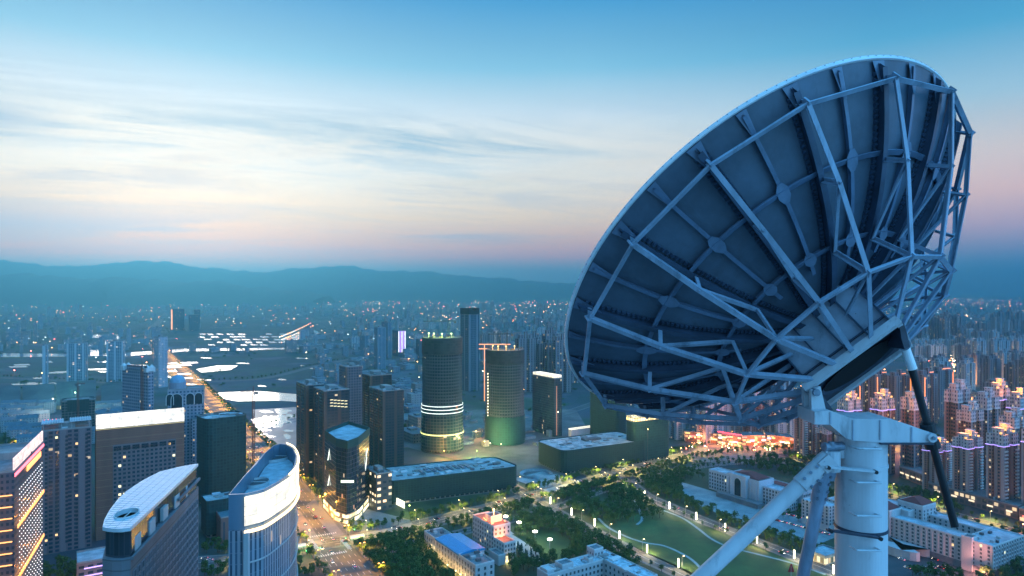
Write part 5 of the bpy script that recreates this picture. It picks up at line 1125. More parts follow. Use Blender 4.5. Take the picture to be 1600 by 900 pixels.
# shopping street under the dish
f_shop = facade('shop_front', (0.20,0.14,0.14), glass=(.2,.12,.06), wf=0.8, hf=0.6, bay=5, fl=5, lit=0.5, litc=(1,.35,.12), litc2=(1,.8,.45), ls=2.6)
sh = [((1070,690),(1120,694)),((1122,694),(1158,700)),((1160,697),(1196,697)),((1198,696),(1240,701))]
labs = ['low lit shop row left of the big red sign', 'rounded shop building with the long glowing red roof sign', 'lit shop row with white and yellow signs, right of the red sign', 'shop row with red and green signs beside the violet-ringed tower']
cols_ = [(1,.5,.1),(1,.08,.06),(.9,.95,1),(.2,1,.4),(1,.2,.15),(1,.75,.3),(.4,.5,1)]
for i, (a_, b_) in enumerate(sh):
    p, q = G(*a_), G(*b_); P = orient([p, q, (q[0]+4,q[1]+22), (p[0]+4,p[1]+22)]); t = building('shop_row', labs[i], P, 13, f_shop, cat='shops', stuff=2, bay=5, fl=4.3, big=False)
    for k in range(6):
        u = (k+.5)/6; c = (p[0]+(q[0]-p[0])*u, p[1]+(q[1]-p[1])*u-1.2); m_ = MB(); m_.box((*c, random.uniform(5,12)), (random.uniform(3,7),.6,random.uniform(1,2.2)), rz=math.atan2(q[1]-p[1],q[0]-p[0])); t.part('shop_sign', m_, emit('sign%d' % ((i*2+k)%7), cols_[(i*2+k)%7], 1.8))
    if i == 1:
        pts = [(p[0]+(q[0]-p[0])*u, p[1]+(q[1]-p[1])*u-2-5*math.sin(math.pi*u)) for u in np.linspace(0,1,12)]
        m_ = MB()
        for e0, e1 in zip(pts[:-1],pts[1:]): m_.bar((*e0,17),(*e1,17),3.4,1.0,up=(0,0,1))
        t.part('red_roof_sign', m_, emit('big_red',(1,.02,.02),3,True)); m_ = MB()
        for e0, e1 in zip(pts[:-1],pts[1:]): m_.bar((e0[0],e0[1]-.9,17),(e1[0],e1[1]-.9,17),1.0,.4,up=(0,0,1))
        t.part('sign_core', m_, emit('sign_core',(1,.75,.35),5))
    lamp('shop_lamp', ((p[0]+q[0])/2,(p[1]+q[1])/2-8,9), 22000, (1,.2,.05), 1, t.o)
P = quadN(1290,752,1262,1312,33); t = building('arcade_building','small building with a blue neon edge and an orange globe sign by the left brace',P,11,f_shop,cat='shops',stuff=0)
p = along(P,.4,out=.6); m_ = MB(); m_.box((*P[0],10.6),(1.2,22,.8),rz=R(33)); t.part('blue_neon', m_, emit('blue_neon',(.15,.2,1),4)); m_ = MB(); m_.cyl((P[0][0],P[0][1]-1,13),(P[0][0],P[0][1]-2,13),2.2,n=14); t.part('globe_sign', m_, emit('globe_orange',(1,.2,.03),6))
# retail podium before the pink towers
for lab, (x0,y0,x1,y1,x2,y2) in (('long brown retail podium with lit shop windows in front of the brick towers',(1450,772,1590,812,0,0)),('retail podium with red shop signs running off the right edge',(1592,815,1700,842,0,0)),('short podium with pale columns behind the white complex',(1405,745,1448,762,0,0))):
    p, q = G(x0,y0), G(x1,y1); P = orient([p,q,(q[0]+22,q[1]+14),(p[0]+22,p[1]+14)]); t = building('retail_podium', lab, P, 11, facade('podium_shops',(0.22,0.16,0.15),glass=(.08,.08,.08),wf=.7,hf=.55,bay=5,fl=5.5,lit=.25,ls=2), cat='shops', stuff=2, bay=5, fl=5.5, big=False)
    for k in range(5):
        u = (k+.6)/5; c = (p[0]+(q[0]-p[0])*u-.8, p[1]+(q[1]-p[1])*u-.5); m_ = MB(); m_.box((*c,5.6), (5,.6,1.4), rz=math.atan2(q[1]-p[1],q[0]-p[0])); t.part('shop_sign', m_, emit('red_shop' if 'red' in lab else 'pale_shop', (1,.1,.06) if 'red' in lab else (1,.8,.5), 3 if 'red' in lab else 1.0))

# ================================================================ small buildings of the wider city
m_low = [facade('low_a',(0.25,0.29,0.33),glass=(.04,.06,.09),wf=.4,hf=.4,lit=.05,ls=4), facade('low_b',(0.20,0.24,0.29),glass=(.04,.06,.09),wf=.4,hf=.4,lit=.06,ls=4), facade('low_c',(0.28,0.24,0.24),glass=(.04,.05,.08),wf=.4,hf=.4,lit=.06,ls=4)]
m_lowroof = mat('low_roofs', (0.13,0.17,0.20), var=.5, scale=.05)
lowme = []
for mm in m_low:
    for dims in ((26,12,16),(14,14,20),(40,20,9)):
        m_ = MB(); m_.box((0,0,dims[2]/2), dims, 0); m_.box((dims[0]*.1,0,dims[2]+.9), (dims[0]*.25,dims[1]*.4,1.8), 1); me = m_.mesh('low_block',[mm, m_lowroof]); me.polygons[4].material_index = 1; lowme.append((me,m_))
def free(px, py):
    if 395 < px < 470 and 600 < py < 700: return False
    if 240 < px < 470 and 515 < py < 632: return False
    x_, y_ = G(px,py)
    for pts, wd in ROADS:
        for q in pts[::2]:
            if (q[0]-x_)**2+(q[1]-y_)**2 < (wd/2+14)**2: return False
    return not any((x_-a_)**2+(y_-b_)**2 < 22**2 for a_,b_ in occ)
zones = [((600,660,600,690),26,'low pale workshop on the cleared ground between the dark cluster and round towers','workshops between cluster and round towers'),
 ((470,900,520,600),150,'small hazy city block on the flat land beyond the towers','low blocks beyond the towers'),
 ((635,860,648,700),44,'small site cabin or stack on the building site round the round towers','cabins on the round tower site'),
 ((0,240,500,560),40,'tiny hazy village house on the left river plain','village houses on the left plain'),
 ((300,470,480,516),30,'tiny hazy block near the fish ponds','blocks near the fish ponds'),
 ((900,1260,560,640),34,'hazy low block behind the lower dish trusses','low blocks behind the dish'),
 ((1420,1600,500,640),46,'small low block between the towers at right','low blocks between right towers')]
for (xa_,xb_,ya_,yb_), n_, lab, grp in zones:
    k = 0; tries = 0
    while k < n_ and tries < n_*12:
        tries += 1; px = random.uniform(xa_,xb_); py = 455+1/random.uniform(1/(yb_-455.),1/(ya_-455.))
        if not free(px,py): continue
        x_, y_ = G(px,py); o = bpy.data.objects.new('low_block', random.choice(lowme)[0]); COL.objects.link(o); o.location = (x_,y_,0); o.rotation_euler[2] = R(GA)+random.choice((0,math.pi/2)); s = random.uniform(.8,1.5)*(.45 if 'cabin' in lab else 1); o.scale = (s,s,random.uniform(.8,1.5)*(.3 if 'cabin' in lab else 1)); tag(o,lab,'building',grp); occ.append((x_,y_)); k += 1
# beyond that it is one mass of roofs
X_ = [[] for _ in lowme]
for i in range(9000):
    y_ = 2200+ (11500-2200)*random.random()**1.15; x_ = random.uniform(-.85,.85)*y_; px = 800+F*x_/y_; py = 455+213400/y_
    if 250 < px < 480 and 500 < py < 545: continue
    dens = 0.55+0.45*math.sin(x_/700+1)*math.sin(y_/600); 
    if px < 560: dens *= 0.7 if py < 500 else .25
    if random.random() > dens: continue
    X_[random.randrange(len(lowme))].append((x_,y_,0,R(GA)+random.choice((0,1.57)),random.uniform(.7,1.6),random.uniform(.6,2.6) if random.random() < .93 else random.uniform(3,5)))
import bmesh
bm = bmesh.new(); allm = m_low+[m_lowroof]
for (me_, m_), xs in zip(lowme, X_):
    if not xs: continue
    b2 = MB(); b2.v = m_.v; b2.f = m_.f; mi = m_low.index(me_.materials[0]); b2.m = [mi if q == 0 else 3 for q in m_.m]; b2.m[4] = 3
    q = inst('tmp', b2, xs, allm, (0,0,0)); bm.from_mesh(q)
me = bpy.data.meshes.new('distant_city'); bm.to_mesh(me); bm.free(); uvl = me.uv_layers.new(name='UVMap')
for m_ in allm: me.materials.append(m_)
nl = len(me.loops); vi = np.zeros(nl,np.int32); me.loops.foreach_get('vertex_index',vi); co = np.zeros(len(me.vertices)*3); me.vertices.foreach_get('co',co); co = co.reshape(-1,3); uvl.data.foreach_set('uv', np.stack([co[vi,0]*.8+co[vi,1]*.55, co[vi,2]],-1).ravel().astype(np.float32))
o = bpy.data.objects.new('distant_city', me); COL.objects.link(o); o['kind'] = 'stuff'
# ================================================================ trees
def leafmat(name, lo, hi):
    m = bpy.data.materials.new(name); m.use_nodes = True; t = m.node_tree; b = t.nodes['Principled BSDF']; b.inputs['Roughness'].default_value = 0.75; b.inputs['Specular IOR Level'].default_value = 0.15
    g = t.nodes.new('ShaderNodeNewGeometry'); nz = t.nodes.new('ShaderNodeTexNoise'); nz.inputs['Scale'].default_value = 0.16; nz.inputs['Detail'].default_value = 4; t.links.new(g.outputs['Position'], nz.inputs['Vector'])
    wn = t.nodes.new('ShaderNodeTexNoise'); wn.inputs['Scale'].default_value = 1.3; wn.inputs['Detail'].default_value = 2; t.links.new(g.outputs['Position'], wn.inputs['Vector'])
    f = M('ADD', M('MULTIPLY', nz.outputs['Fac'], .7, tree=t), M('MULTIPLY', wn.outputs['Fac'], .5, tree=t), tree=t)
    t.links.new(RAMP(f, [(0.42,(*lo,1)),(0.75,(*hi,1))], t), b.inputs['Base Color']); MATS[name] = m; return m
m_leaf = leafmat('leaves', (0.02,0.055,0.02), (0.085,0.15,0.035)); m_leafd = leafmat('conifer_needles', (0.012,0.03,0.022), (0.03,0.065,0.04))
m_bark = mat('bark', (0.07,0.055,0.04), var=.3, scale=2)
def crown(seed, rad, hgt, z0, nb, nq, sz):
    rg = np.random.default_rng(seed); mb = MB()
    for i in range(nb):
        a_ = rg.uniform(0,2*math.pi); q = rg.uniform(0.1,1)**.6; zz = rg.uniform(-.8,1); rr = rad*.68*q*math.sqrt(max(0,1-zz*zz*.7)); c = np.array([rr*math.cos(a_), rr*math.sin(a_), z0+hgt/2+zz*hgt*.34]); cr = rad*rg.uniform(.28,.46)
        for k in range(nq):
            v = rg.normal(size=3); v /= np.linalg.norm(v); v[2] = abs(v[2])*.9-.25 if rg.random() < .75 else v[2]; p = c+v*cr*rg.uniform(.75,1.08); n_ = v+rg.normal(size=3)*.55; n_ /= np.linalg.norm(n_)
            u = np.cross(n_, rg.normal(size=3)); u /= np.linalg.norm(u); w_ = np.cross(n_,u); s = sz*rg.uniform(.6,1.25)
            mb.face([tuple(p-u*s*.5), tuple(p-w_*s*.42), tuple(p+u*s*.5), tuple(p+w_*s*.42)])
    return mb
def trunk(seed, h, r):
    rg = np.random.default_rng(seed); mb = MB(); mb.cyl((0,0,0),(0.1,0.05,h*.55),r,r*.6,n=6)
    for k in range(4): a_ = k*1.7+rg.uniform(0,.6); mb.cyl((0.08,0.04,h*(.34+.06*k)),(math.cos(a_)*h*.2,math.sin(a_)*h*.2,h*(.62+.07*k)),r*.45,r*.15,n=5)
    return mb
TP = []
for s in range(5):
    rad = (3.6,3.0,4.2,2.6,3.3)[s]; hh_ = (6,6.5,6.6,5.4,7.0)[s]
    cm = crown(s, rad, hh_, 2.0, 13, 15, 1.05); tm = trunk(s, 2.0+hh_, .24); TP.append((cm, cm.mesh('crown',[m_leaf]), tm, tm.mesh('trunk',[m_bark])))
def conif():
    mb = MB(); rg = np.random.default_rng(5)
    for k in range(170):
        q = rg.random()**.8; z = 1.2+q*8.5; r_ = 2.0*(1-q)*rg.uniform(.5,1.05); a_ = rg.uniform(0,6.28); p = np.array([r_*math.cos(a_),r_*math.sin(a_),z]); d_ = np.array([math.cos(a_),math.sin(a_),-.6]); u = np.array([-math.sin(a_),math.cos(a_),0])
        mb.face([tuple(p-u*.35),tuple(p+d_*.8),tuple(p+u*.35),tuple(p-d_*.4)])
    return mb
cf = conif(); tm = trunk(9, 7, .2); CON = (cf, cf.mesh('crown',[m_leafd]), tm, tm.mesh('trunk',[m_bark]))
trees = []      # x, y, variant, scale, angle, (label, group)
BLD = [( -24.7+0,462.6)]
def inpoly(p, Pp): return inside(p, Pp)
solid = []
for o in bpy.data.objects:
    if o.type == 'MESH' and o.get('kind') != 'structure' and o.get('kind') != 'stuff' and o.name.split('.')[0] in ('wall','wing','basement','concrete_frame','podium','curved_porch','shop_ring'):
        r = o.parent
        if r is None or abs(r.location.x)+abs(r.location.y) > 2500 or r.location.length < 5: continue
        vs = [(v.co.x*r.scale[0], v.co.y*r.scale[1]) for v in o.data.vertices if v.co.z < 8]
        if not vs: continue
        c_, s_ = math.cos(r.rotation_euler[2]), math.sin(r.rotation_euler[2]); pts = []
        for p in vs:
            q = (r.location.x+p[0]*c_-p[1]*s_, r.location.y+p[0]*s_+p[1]*c_)
            if q not in pts: pts.append(q)
        if 3 <= len(pts) <= 60: c = cen(pts); solid.append((orient(sorted(pts, key=lambda q: math.atan2(q[1]-c[1],q[0]-c[0]))), c, max(math.dist(c,q) for q in pts)))
def clear(x, y, rd=2.5, roads=True):
    for Pp, c, r_ in solid:
        if math.dist(c,(x,y)) < r_+rd and inside((x,y), inset(Pp,-rd)): return False
    if roads:
        for pts, wd in ROADS:
            for a_, b_ in zip(pts[:-1],pts[1:]):
                dx, dy = b_[0]-a_[0], b_[1]-a_[1]; l2 = dx*dx+dy*dy
                if l2 == 0: continue
                u = max(0,min(1,((x-a_[0])*dx+(y-a_[1])*dy)/l2))
                if (a_[0]+dx*u-x)**2+(a_[1]+dy*u-y)**2 < (wd/2+.6)**2: return False
    return True
def grove(px, sp, lab, holes=(), sc_=(.8,1.25), con=0.0, clr=True):
    Pp = [G(*p) for p in px]; Hs = [[G(*p) for p in h_] for h_ in holes]; x0,x1 = min(p[0] for p in Pp), max(p[0] for p in Pp); y0,y1 = min(p[1] for p in Pp), max(p[1] for p in Pp)
    y = y0; r_ = 0
    while y < y1:
        x = x0+(r_%2)*sp/2
        while x < x1:
            p = (x+rng.uniform(-.42,.42)*sp, y+rng.uniform(-.42,.42)*sp)
            if inside(p,Pp) and not any(inside(p,h_) for h_ in Hs) and clear(*p): trees.append((p[0],p[1],5 if rng.random() < con else int(rng.integers(5)),rng.uniform(*sc_),rng.uniform(0,6.28),lab))
            x += sp
        y += sp*.87; r_ += 1
def row(pts, off, step, lab, sc_=(.6,.95), jit=1.2, ymax=1300):
    for x, y, a_ in walk(offset(pts,off), step):
        if y > ymax or rng.random() < .12: continue
        q = (x+rng.uniform(-jit,jit), y+rng.uniform(-jit,jit))
        if clear(*q, rd=1.5): trees.append((q[0],q[1],int(rng.integers(5)),rng.uniform(*sc_),rng.uniform(0,6.28),lab))
L1 = ('dark green tree in the dense wood left of the blue-roofed hall','wood left of the blue-roofed hall')
L2 = ('round tree in the park wood behind the school block','park wood behind the school block')
L3 = ('round tree in the wood around the small oval clearing','wood around the oval clearing')
L4 = ('tree in the belt between the eastern promenade and the museum','belt beside the museum')
L5 = ('street tree in the rows along the boulevard','boulevard street trees')
L6 = ('street tree along the main north-south road','main road street trees')
L7 = ('tree in the grounds between museum and white complex','trees in the complex grounds')
L8 = ('street tree in front of the brick towers','trees by the brick towers')
L9 = ('tree on the planted strip at the foot of the office towers at left','trees at the foot of the office towers')
L10 = ('small dark conifer between the stepped white block and the pale walk','conifers beside the pale walk')
grove([(560,858),(600,846),(650,838),(700,842),(668,850),(672,872),(700,900),(740,960),(600,960),(560,880)], 5.6, L1)
grove([(806,838),(800,800),(870,800),(905,818),(935,832),(960,850),(985,868),(1000,890),(985,905),(930,862),(880,885),(800,905),(790,880),(852,888)], 5.8, L2, holes=([(812,842),(862,832),(902,852),(872,878)],))
grove([(840,790),(800,800),(790,790),(830,783),(850,795)], 6.5, L2)
grove([(872,772),(925,757),(985,758),(1004,778),(1020,798),(1035,812),(1000,815),(940,820),(905,808),(880,790)], 6.2, L3, holes=([(918,778),(935,768),(958,780),(945,790)],[(985,808),(1000,800),(1010,808),(998,816)]))
grove([(1000,745),(1060,735),(1105,748),(1062,752),(1070,782),(1130,808),(1200,835),(1280,858),(1330,880),(1290,882),(1230,858),(1130,820),(1050,784),(1010,768)], 6.4, L4)
grove([(1110,725),(1240,712),(1330,735),(1320,760),(1230,745),(1150,728)], 8.0, L4)
grove([(1210,775),(1290,790),(1290,830),(1220,812),(1180,800)], 11, L7, sc_=(.7,1.1))
grove([(1290,770),(1320,800),(1290,812),(1275,790)], 7, L7)
grove([(1520,900),(1565,885),(1640,890),(1660,930),(1540,930)], 6.5, L7); grove([(1430,895),(1500,900),(1500,915),(1420,915)], 7, L7)
grove([(1380,765),(1460,775),(1500,800),(1470,800),(1400,778)], 7, L8); grove([(1560,835),(1640,845),(1700,880),(1600,870),(1560,850)], 8, L8)
grove([(318,850),(356,850),(356,905),(318,905)], 6.5, L9, sc_=(.7,1.0)); grove([(60,895),(150,880),(150,920),(60,920)], 7, L9)
grove([(456,870),(480,885),(500,905),(456,905)], 6, L9, sc_=(.6,.9))
grove([(530,800),(560,800),(600,828),(560,832),(530,815)], 9, L9, sc_=(.5,.8))
for i in range(11): x_, y_ = G(808+i*4.2+rng.uniform(-2,2), 868+i*2.2+rng.uniform(-4,4)); trees.append((x_,y_,5,rng.uniform(.8,1.15),0,L10))
for off, st_ in ((13,6.5),(16.5,7),(-13,6.5),(-17,7),(-22,8),(21,8)): row(r_boul[4:], off, st_, L5, ymax=1000)
for off in (-8,8): row(r_serv, off, 7.5, L5, ymax=1000)
for off in (19,-19,24): row(r_main, off, 8, L6, ymax=1500)
for off in (8.5,-8.5): row(r_p2, off, 13, L4, sc_=(.5,.8)); row(r_se, off*1.4, 9, L8, ymax=1000)
row(r_p1, -8.5, 12, L2, sc_=(.5,.8)); row(r_east, 14, 9, L8, ymax=1100); row(r_east, -14, 9, L8, ymax=1100)
row(r_left, 12, 10, L9, ymax=1300); row(r_riv, 10, 12, ('tree along the riverside road by the lake','riverside trees'), ymax=2000); row(r_far2, 10, 12, ('tree along the ring road beyond the dark cluster','ring road trees'), ymax=1500)
grove([(-30,688),(60,676),(130,672),(150,690),(60,700),(-30,715)], 11, ('tree along the road by the gabled blocks','trees by the gabled blocks'), sc_=(.8,1.2))
grove([(600,655),(650,650),(648,690),(605,690)], 16, ('tree among the workshops behind the dark cluster','trees among the workshops'))
trees = [q for q in trees if abs(q[0]) < q[1]*.80+25]
trees.sort(key=lambda q: q[0]**2+q[1]**2)
for (x,y,v,s,a_,lab) in trees[:290]:
    v = CON if v == 5 else TP[v]; e = bpy.data.objects.new('tree', None); COL.objects.link(e); e.location = (x,y,0); e.rotation_euler[2] = a_; e.scale = (s,s,s); tag(e, lab[0], 'tree', lab[1])
    for nm, me_ in (('crown',v[1]),('trunk',v[3])): c = bpy.data.objects.new(nm, me_); COL.objects.link(c); c.parent = e
bm = bmesh.new(); ml = [m_leaf, m_bark]
for vi_, v in enumerate(TP+[CON]):
    xs = [(x,y,0,a_,s,s) for x,y,k,s,a_,_ in trees[290:] if k == vi_]
    if not xs: continue
    for q, mi in ((v[0],0),(v[2],1)):
        b2 = MB(); b2.v = q.v; b2.f = q.f; b2.m = [mi]*len(q.f); bm.from_mesh(inst('t', b2, xs, ml, (0,0,0)))
me = bpy.data.meshes.new('woodland'); bm.to_mesh(me); bm.free()
for q in ml: me.materials.append(q)
o = bpy.data.objects.new('woodland', me); COL.objects.link(o); o['kind'] = 'stuff'
# scrub on the river plain
sb = crown(77, 5, 5, 0, 8, 12, 2.2); xs = []
for i in range(2600):
    px = rng.uniform(-20,900); py = 455+1/rng.uniform(1/190.,1/38.); x,y = G(px,py)
    if (math.sin(x/130+2)+math.sin(y/170)+rng.normal()*.5) < .5 or not clear(x,y,4) or (300<px<470 and py<545) or (330<px<470 and 605<py<632) : continue
    xs.append((x,y,0,rng.uniform(0,6.28),rng.uniform(.5,1.3),rng.uniform(.4,1.0)))
o = bpy.data.objects.new('scrub', inst('scrub', sb, xs, [m_leaf], (0,0,0))); COL.objects.link(o); o['kind'] = 'stuff'

# ================================================================ lamps
ge_w = emit('lamp_warm',(1,.68,.28),9); ge_o = emit('lamp_orange',(1,.40,.07),9); ge_c = emit('lantern_cream',(1,.90,.55),5.0)
def lampproto(em, two=False):
    t = Thing('street_lamp', 'x', 'street lamp', (0,0,0)); mb = MB(); mb.cyl((0,0,0),(0,0,9),.14,.08,n=6)
    for s in ((1,-1) if two else (1,)): mb.bar((0,0,9),(1.6*s,0,9.3),.09)
    t.part('pole', mb, m_frame)
    for s in ((1,-1) if two else (1,)): mb = MB(); mb.box((1.6*s,0,9.2),(1.1,.5,.22)); t.part('lamp_head', mb, em)
    return t.o
po, pw = lampproto(ge_o, True), lampproto(ge_w); used = {}; nlamps = 0
def putlamp(p, x, y, a_, lab, grp, pw_, col):
    global nlamps
    if id(p) not in used: used[id(p)] = 1; p.location = (x,y,0); p.rotation_euler[2] = a_; p['label'] = lab; p['group'] = grp; o = p; r_ = None
    else: o = None
    if o is None:
        o = p.copy(); COL.objects.link(o); o.location = (x,y,0); o.rotation_euler[2] = a_; o['label'] = lab; o['group'] = grp
        for ch in p.children:
            if ch.type == 'MESH': c = ch.copy(); COL.objects.link(c); c.parent = o
    nlamps += 1
    if pw_: l = bpy.data.lights.new('lamp_light','SPOT'); l.spot_size = R(148); l.spot_blend = .6; l.energy = pw_*1.1; l.color = col; l.shadow_soft_size = .5; lo = bpy.data.objects.new('lamp_light', l); COL.objects.link(lo); lo.parent = o; lo.location = (0,0,8.6)
OR = (1,.42,.05); WM = (1,.62,.20); YG = (1,.72,.16)
for pts, off, step, p, lab, grp, e, col, ymax in (
  (r_main, 15.5, 44, po, 'orange double street lamp on the main north-south road', 'main road lamps', 150000, OR, 900), (r_main, -15.5, 44, po, 'orange double street lamp on the main north-south road', 'main road lamps', 150000, OR, 900),
  (r_boul[4:], 11.2, 46, pw, 'warm street lamp on the far kerb of the boulevard', 'boulevard lamps, far kerb', 130000, YG, 900), (r_boul[4:], -11.2, 46, pw, 'warm street lamp on the near kerb of the boulevard', 'boulevard lamps, near kerb', 120000, YG, 900),
  (r_p1, 7, 40, pw, 'small warm lamp along the western promenade', 'western promenade lamps', 9000, WM, 720), (r_p2, -7, 40, pw, 'small warm lamp along the eastern promenade', 'eastern promenade lamps', 9000, WM, 720),
  (r_east, 11.5, 50, po, 'orange lamp on the eastern street', 'eastern street lamps', 80000, (1,.22,.04), 1100), (r_se, 10, 46, pw, 'lamp on the avenue before the brick towers', 'brick tower avenue lamps', 60000, YG, 1000), (r_left, 9.5, 60, po, 'orange lamp on the road west of the towers', 'western road lamps', 110000, OR, 1200)):
    for x, y, a_ in walk(offset(pts,off), step, 10):
        if y < ymax and y > 250 and abs(x) < .8*y+40: putlamp(p, x, y, a_+math.pi/2, lab, grp, e, col)
for x, y, a_ in walk(offset(r_main,15.5), 46, 10)+walk(offset(r_main,-15.5), 46, 33):
    if 900 < y < 3600: putlamp(po, x, y, a_+math.pi/2, 'distant orange lamp on the main road across the plain', 'distant main road lamps', 130000 if y < 2300 else 0, OR)
for x, y, a_ in walk(r_boul, 46, 10):
    if y > 900: pass
for i, (px, py) in enumerate(((860,788),(893,806),(929,823),(968,843),(1011,865),(1060,888),(1007,778),(1046,796),(1088,813),(1133,831),(1183,850),(1241,874),(1302,898),(973,764))):
    x, y = G(px,py); west = i < 6; t = Thing('column_lantern', 'tall glowing cream light column %s' % ('beside the western promenade' if west else 'beside the eastern promenade'), 'light column', (x,y,0), 'western light columns' if west else 'eastern light columns')
    mb = MB(); mb.cyl((x,y,0),(x,y,.7),.75,n=12); t.part('base', mb, m_kerb); mb = MB(); mb.cyl((x,y,.7),(x,y,7.2),.55,n=12); t.part('lantern', mb, ge_c); mb = MB(); mb.cyl((x,y,7.2),(x,y,7.5),.7,n=12); t.part('cap', mb, m_kerb)
    lamp('lantern_light', (x+1.6,y-1.6,4), 6000, (1,.86,.5), .6, t.o)
for i,(px,py) in enumerate(((790,826),(811,836),(836,851),(859,864),(720,700))):
    if i == 4: continue
    x, y = G(px,py); t = Thing('globe_lamp', 'tall park lamp with a cluster of glowing globes, %s along the pale walk' % ['farthest','second farthest','third','nearest'][i], 'park lamp', (x,y,0)); mb = MB(); mb.cyl((x,y,0),(x,y,10),.22,.13,n=8)
    for k in range(7): a_ = k*2*math.pi/7; mb.bar((x,y,9.3),(x+1.5*math.cos(a_),y+1.5*math.sin(a_),10),.09)
    t.part('pole', mb, m_frame)
    for k in range(7): a_ = k*2*math.pi/7; mb = MB(); mb.cyl((x+1.5*math.cos(a_),y+1.5*math.sin(a_),10),(x+1.5*math.cos(a_),y+1.5*math.sin(a_),10.9),.42,.42,n=8); t.part('globe', mb, emit('globe',(1,.95,.75),7))
    lamp('globe_light', (x,y,11.6), 7000, (1,.9,.6), .8, t.o)
x, y = G(838,742); mb = MB(); n = 40
for k in range(n-9):
    a0, a1 = 2*math.pi*k/n, 2*math.pi*(k+1)/n
    for r0, r1, z0, z1 in ((15,18,1.2,1.2),(18,18,0,2.2),(15,15,2.2,0)): mb.face([(x+r0*math.cos(a0),y+r0*math.sin(a0),z0),(x+r0*math.cos(a1),y+r0*math.sin(a1),z0),(x+r1*math.cos(a1),y+r1*math.sin(a1),z1),(x+r1*math.cos(a0),y+r1*math.sin(a0),z1)])
tt = Thing('spiral_ramp', 'open circular concrete ramp between the two netted malls', 'ramp', (x,y,0)); tt.part('ramp_deck', mb, m_roofpale)
# floodlights on the building sites
for lab,px,py,z,e,col in (('orange floodlight at the foot of the left round tower',694,716,9,60000,(1,.5,.1)),('bright yellow floodlight between the round towers and the netted malls',766,706,11,70000,(1,.8,.35)),('small amber floodlight behind the left round tower',744,684,9,26000,(1,.5,.15)),
  ('green-tinted floodlight behind the netted mall roof',745,716,9,34000,(.45,1,.15)),('green-white floodlight by the right round tower foot',783,705,9,45000,(.55,1,.3)),('yellow floodlight left of the right tower foot',757,702,10,40000,(1,.7,.2)),
  ('white floodlight beside the round building site at the left',83,665,40,90000,(1,.85,.65)),('green work lamp over the round building site',118,658,44,60000,(.5,1,.5)),('pale lamp on a pole right of the dark lit-roof tower',872,700,46,50000,(1,.6,.45)),
  ('orange lamp at the open-topped netted tower',1012,735,46,50000,(1,.65,.2)),('orange lamp behind the far brick towers',1500,600,10,160000,(1,.45,.15)),('orange lamp among the far right rows',1545,590,10,160000,(1,.42,.12)),('warm lamp between the far right slabs',1530,575,12,200000,(1,.5,.2)),
  ('red lamp in the street between the brown neon towers',1415,712,9,70000,(1,.25,.1)),('orange street lamp left of the white-crowned lower tower',1398,690,9,90000,(1,.4,.12)),('red-orange lamp at the right edge before the podium',1598,832,7,12000,(1,.3,.1)),('rosy floodlight on the end wall of the white complex',1568,880,4,9000,(1,.32,.22)),('pink floodlight left on the end wall of the white complex',1535,903,3,5000,(1,.35,.28)),
  ('green lamp inside the netted mall corner by the wedge tower',640,800,6,5000,(.7,1,.2)),('violet lamp in front of the annexe',300,740,12,20000,(.8,.3,.9)),('orange lamp at the corner of the crossroads plaza',490,812,9,30000,OR),('orange lamp by the wedge tower entrance',500,790,9,30000,OR),('orange lamp at the far side of the crossroads',545,838,9,22000,OR)):
    x, y = G(px,py); s = max(.5, y/1500); t = Thing('floodlight', lab, 'floodlight', (x,y,0)); mb = MB(); mb.cyl((x,y,0),(x,y,z),.25*s+.05,n=6); t.part('pole', mb, m_dconc); mb = MB(); mb.cyl((x,y-.3,z),(x,y-.9,z+.2),1.0*s,n=10); t.part('lamp_head', mb, emit('flood_%d' % (len(MATS)), col, 8)); lamp('flood_light', (x,y-1.4,z+1.5), e*(8 if z < 5 else 1.1), col, .8, t.o)
k = 0
for px, py in ((1392,702),(1448,742),(1478,760),(1530,748),(1558,775),(1590,790),(1480,700),(1520,712),(1555,690),(1588,705),(1300,700),(1345,716),(1405,668),(1440,640),(1490,636),(1530,650),(1570,640),(1270,690),(1110,668),(1150,660),(1200,662),(1232,684)):
    x, y = G(px,py); lab = 'orange courtyard lamp glowing between the right-hand apartment towers' if px > 1250 else 'orange courtyard lamp between the towers below the dish'
    if clear(x,y,1,False): putlamp(po, x, y, .5, lab, 'courtyard lamps right' if px > 1250 else 'courtyard lamps below the dish', 260000 if py > 680 else 520000, (1,.34,.04))
# lights of the wider city
cols4 = [emit('far_o',(1,.38,.10),50), emit('far_w',(1,.80,.5),60), emit('far_c',(.75,.95,1),50), emit('far_r',(1,.15,.1),50)]
lb = MB(); lb.cyl((0,0,0),(0,0,9),.12,n=4); lb.cyl((0,0,9),(0,0,10),.9,.9,n=6,m=1)
lp4 = []
for k in range(4):
    b2 = MB(); b2.v, b2.f, b2.m, b2.uv = lb.v, lb.f, lb.m, lb.uv; lp4.append((b2, b2.mesh('lamp_post',[m_frame, cols4[k]])))
pts_ = []
for i in range(2600):
    py = 455+1/random.uniform(1/175.,1/14.) if random.random() < .6 else random.uniform(468,540); px = random.uniform(0,1600); x,y = G(px,py)
    if (300<px<470 and 515<py<632) or (px < 560 and random.random() < .62) or not clear(x,y,1,False): continue
    pts_.append((x,y,0,0,max(.7,y/3500)*random.uniform(.9,2.2),max(1,y/3500)))
for k in range(15): x,y = G(1478+k*3.2,474); pts_.append((x,y,0,0,3.2,2.5))
for k in range(14): x,y = G(104+k*4,478-k*.25); pts_.append((x,y,0,0,2.4,2.5))
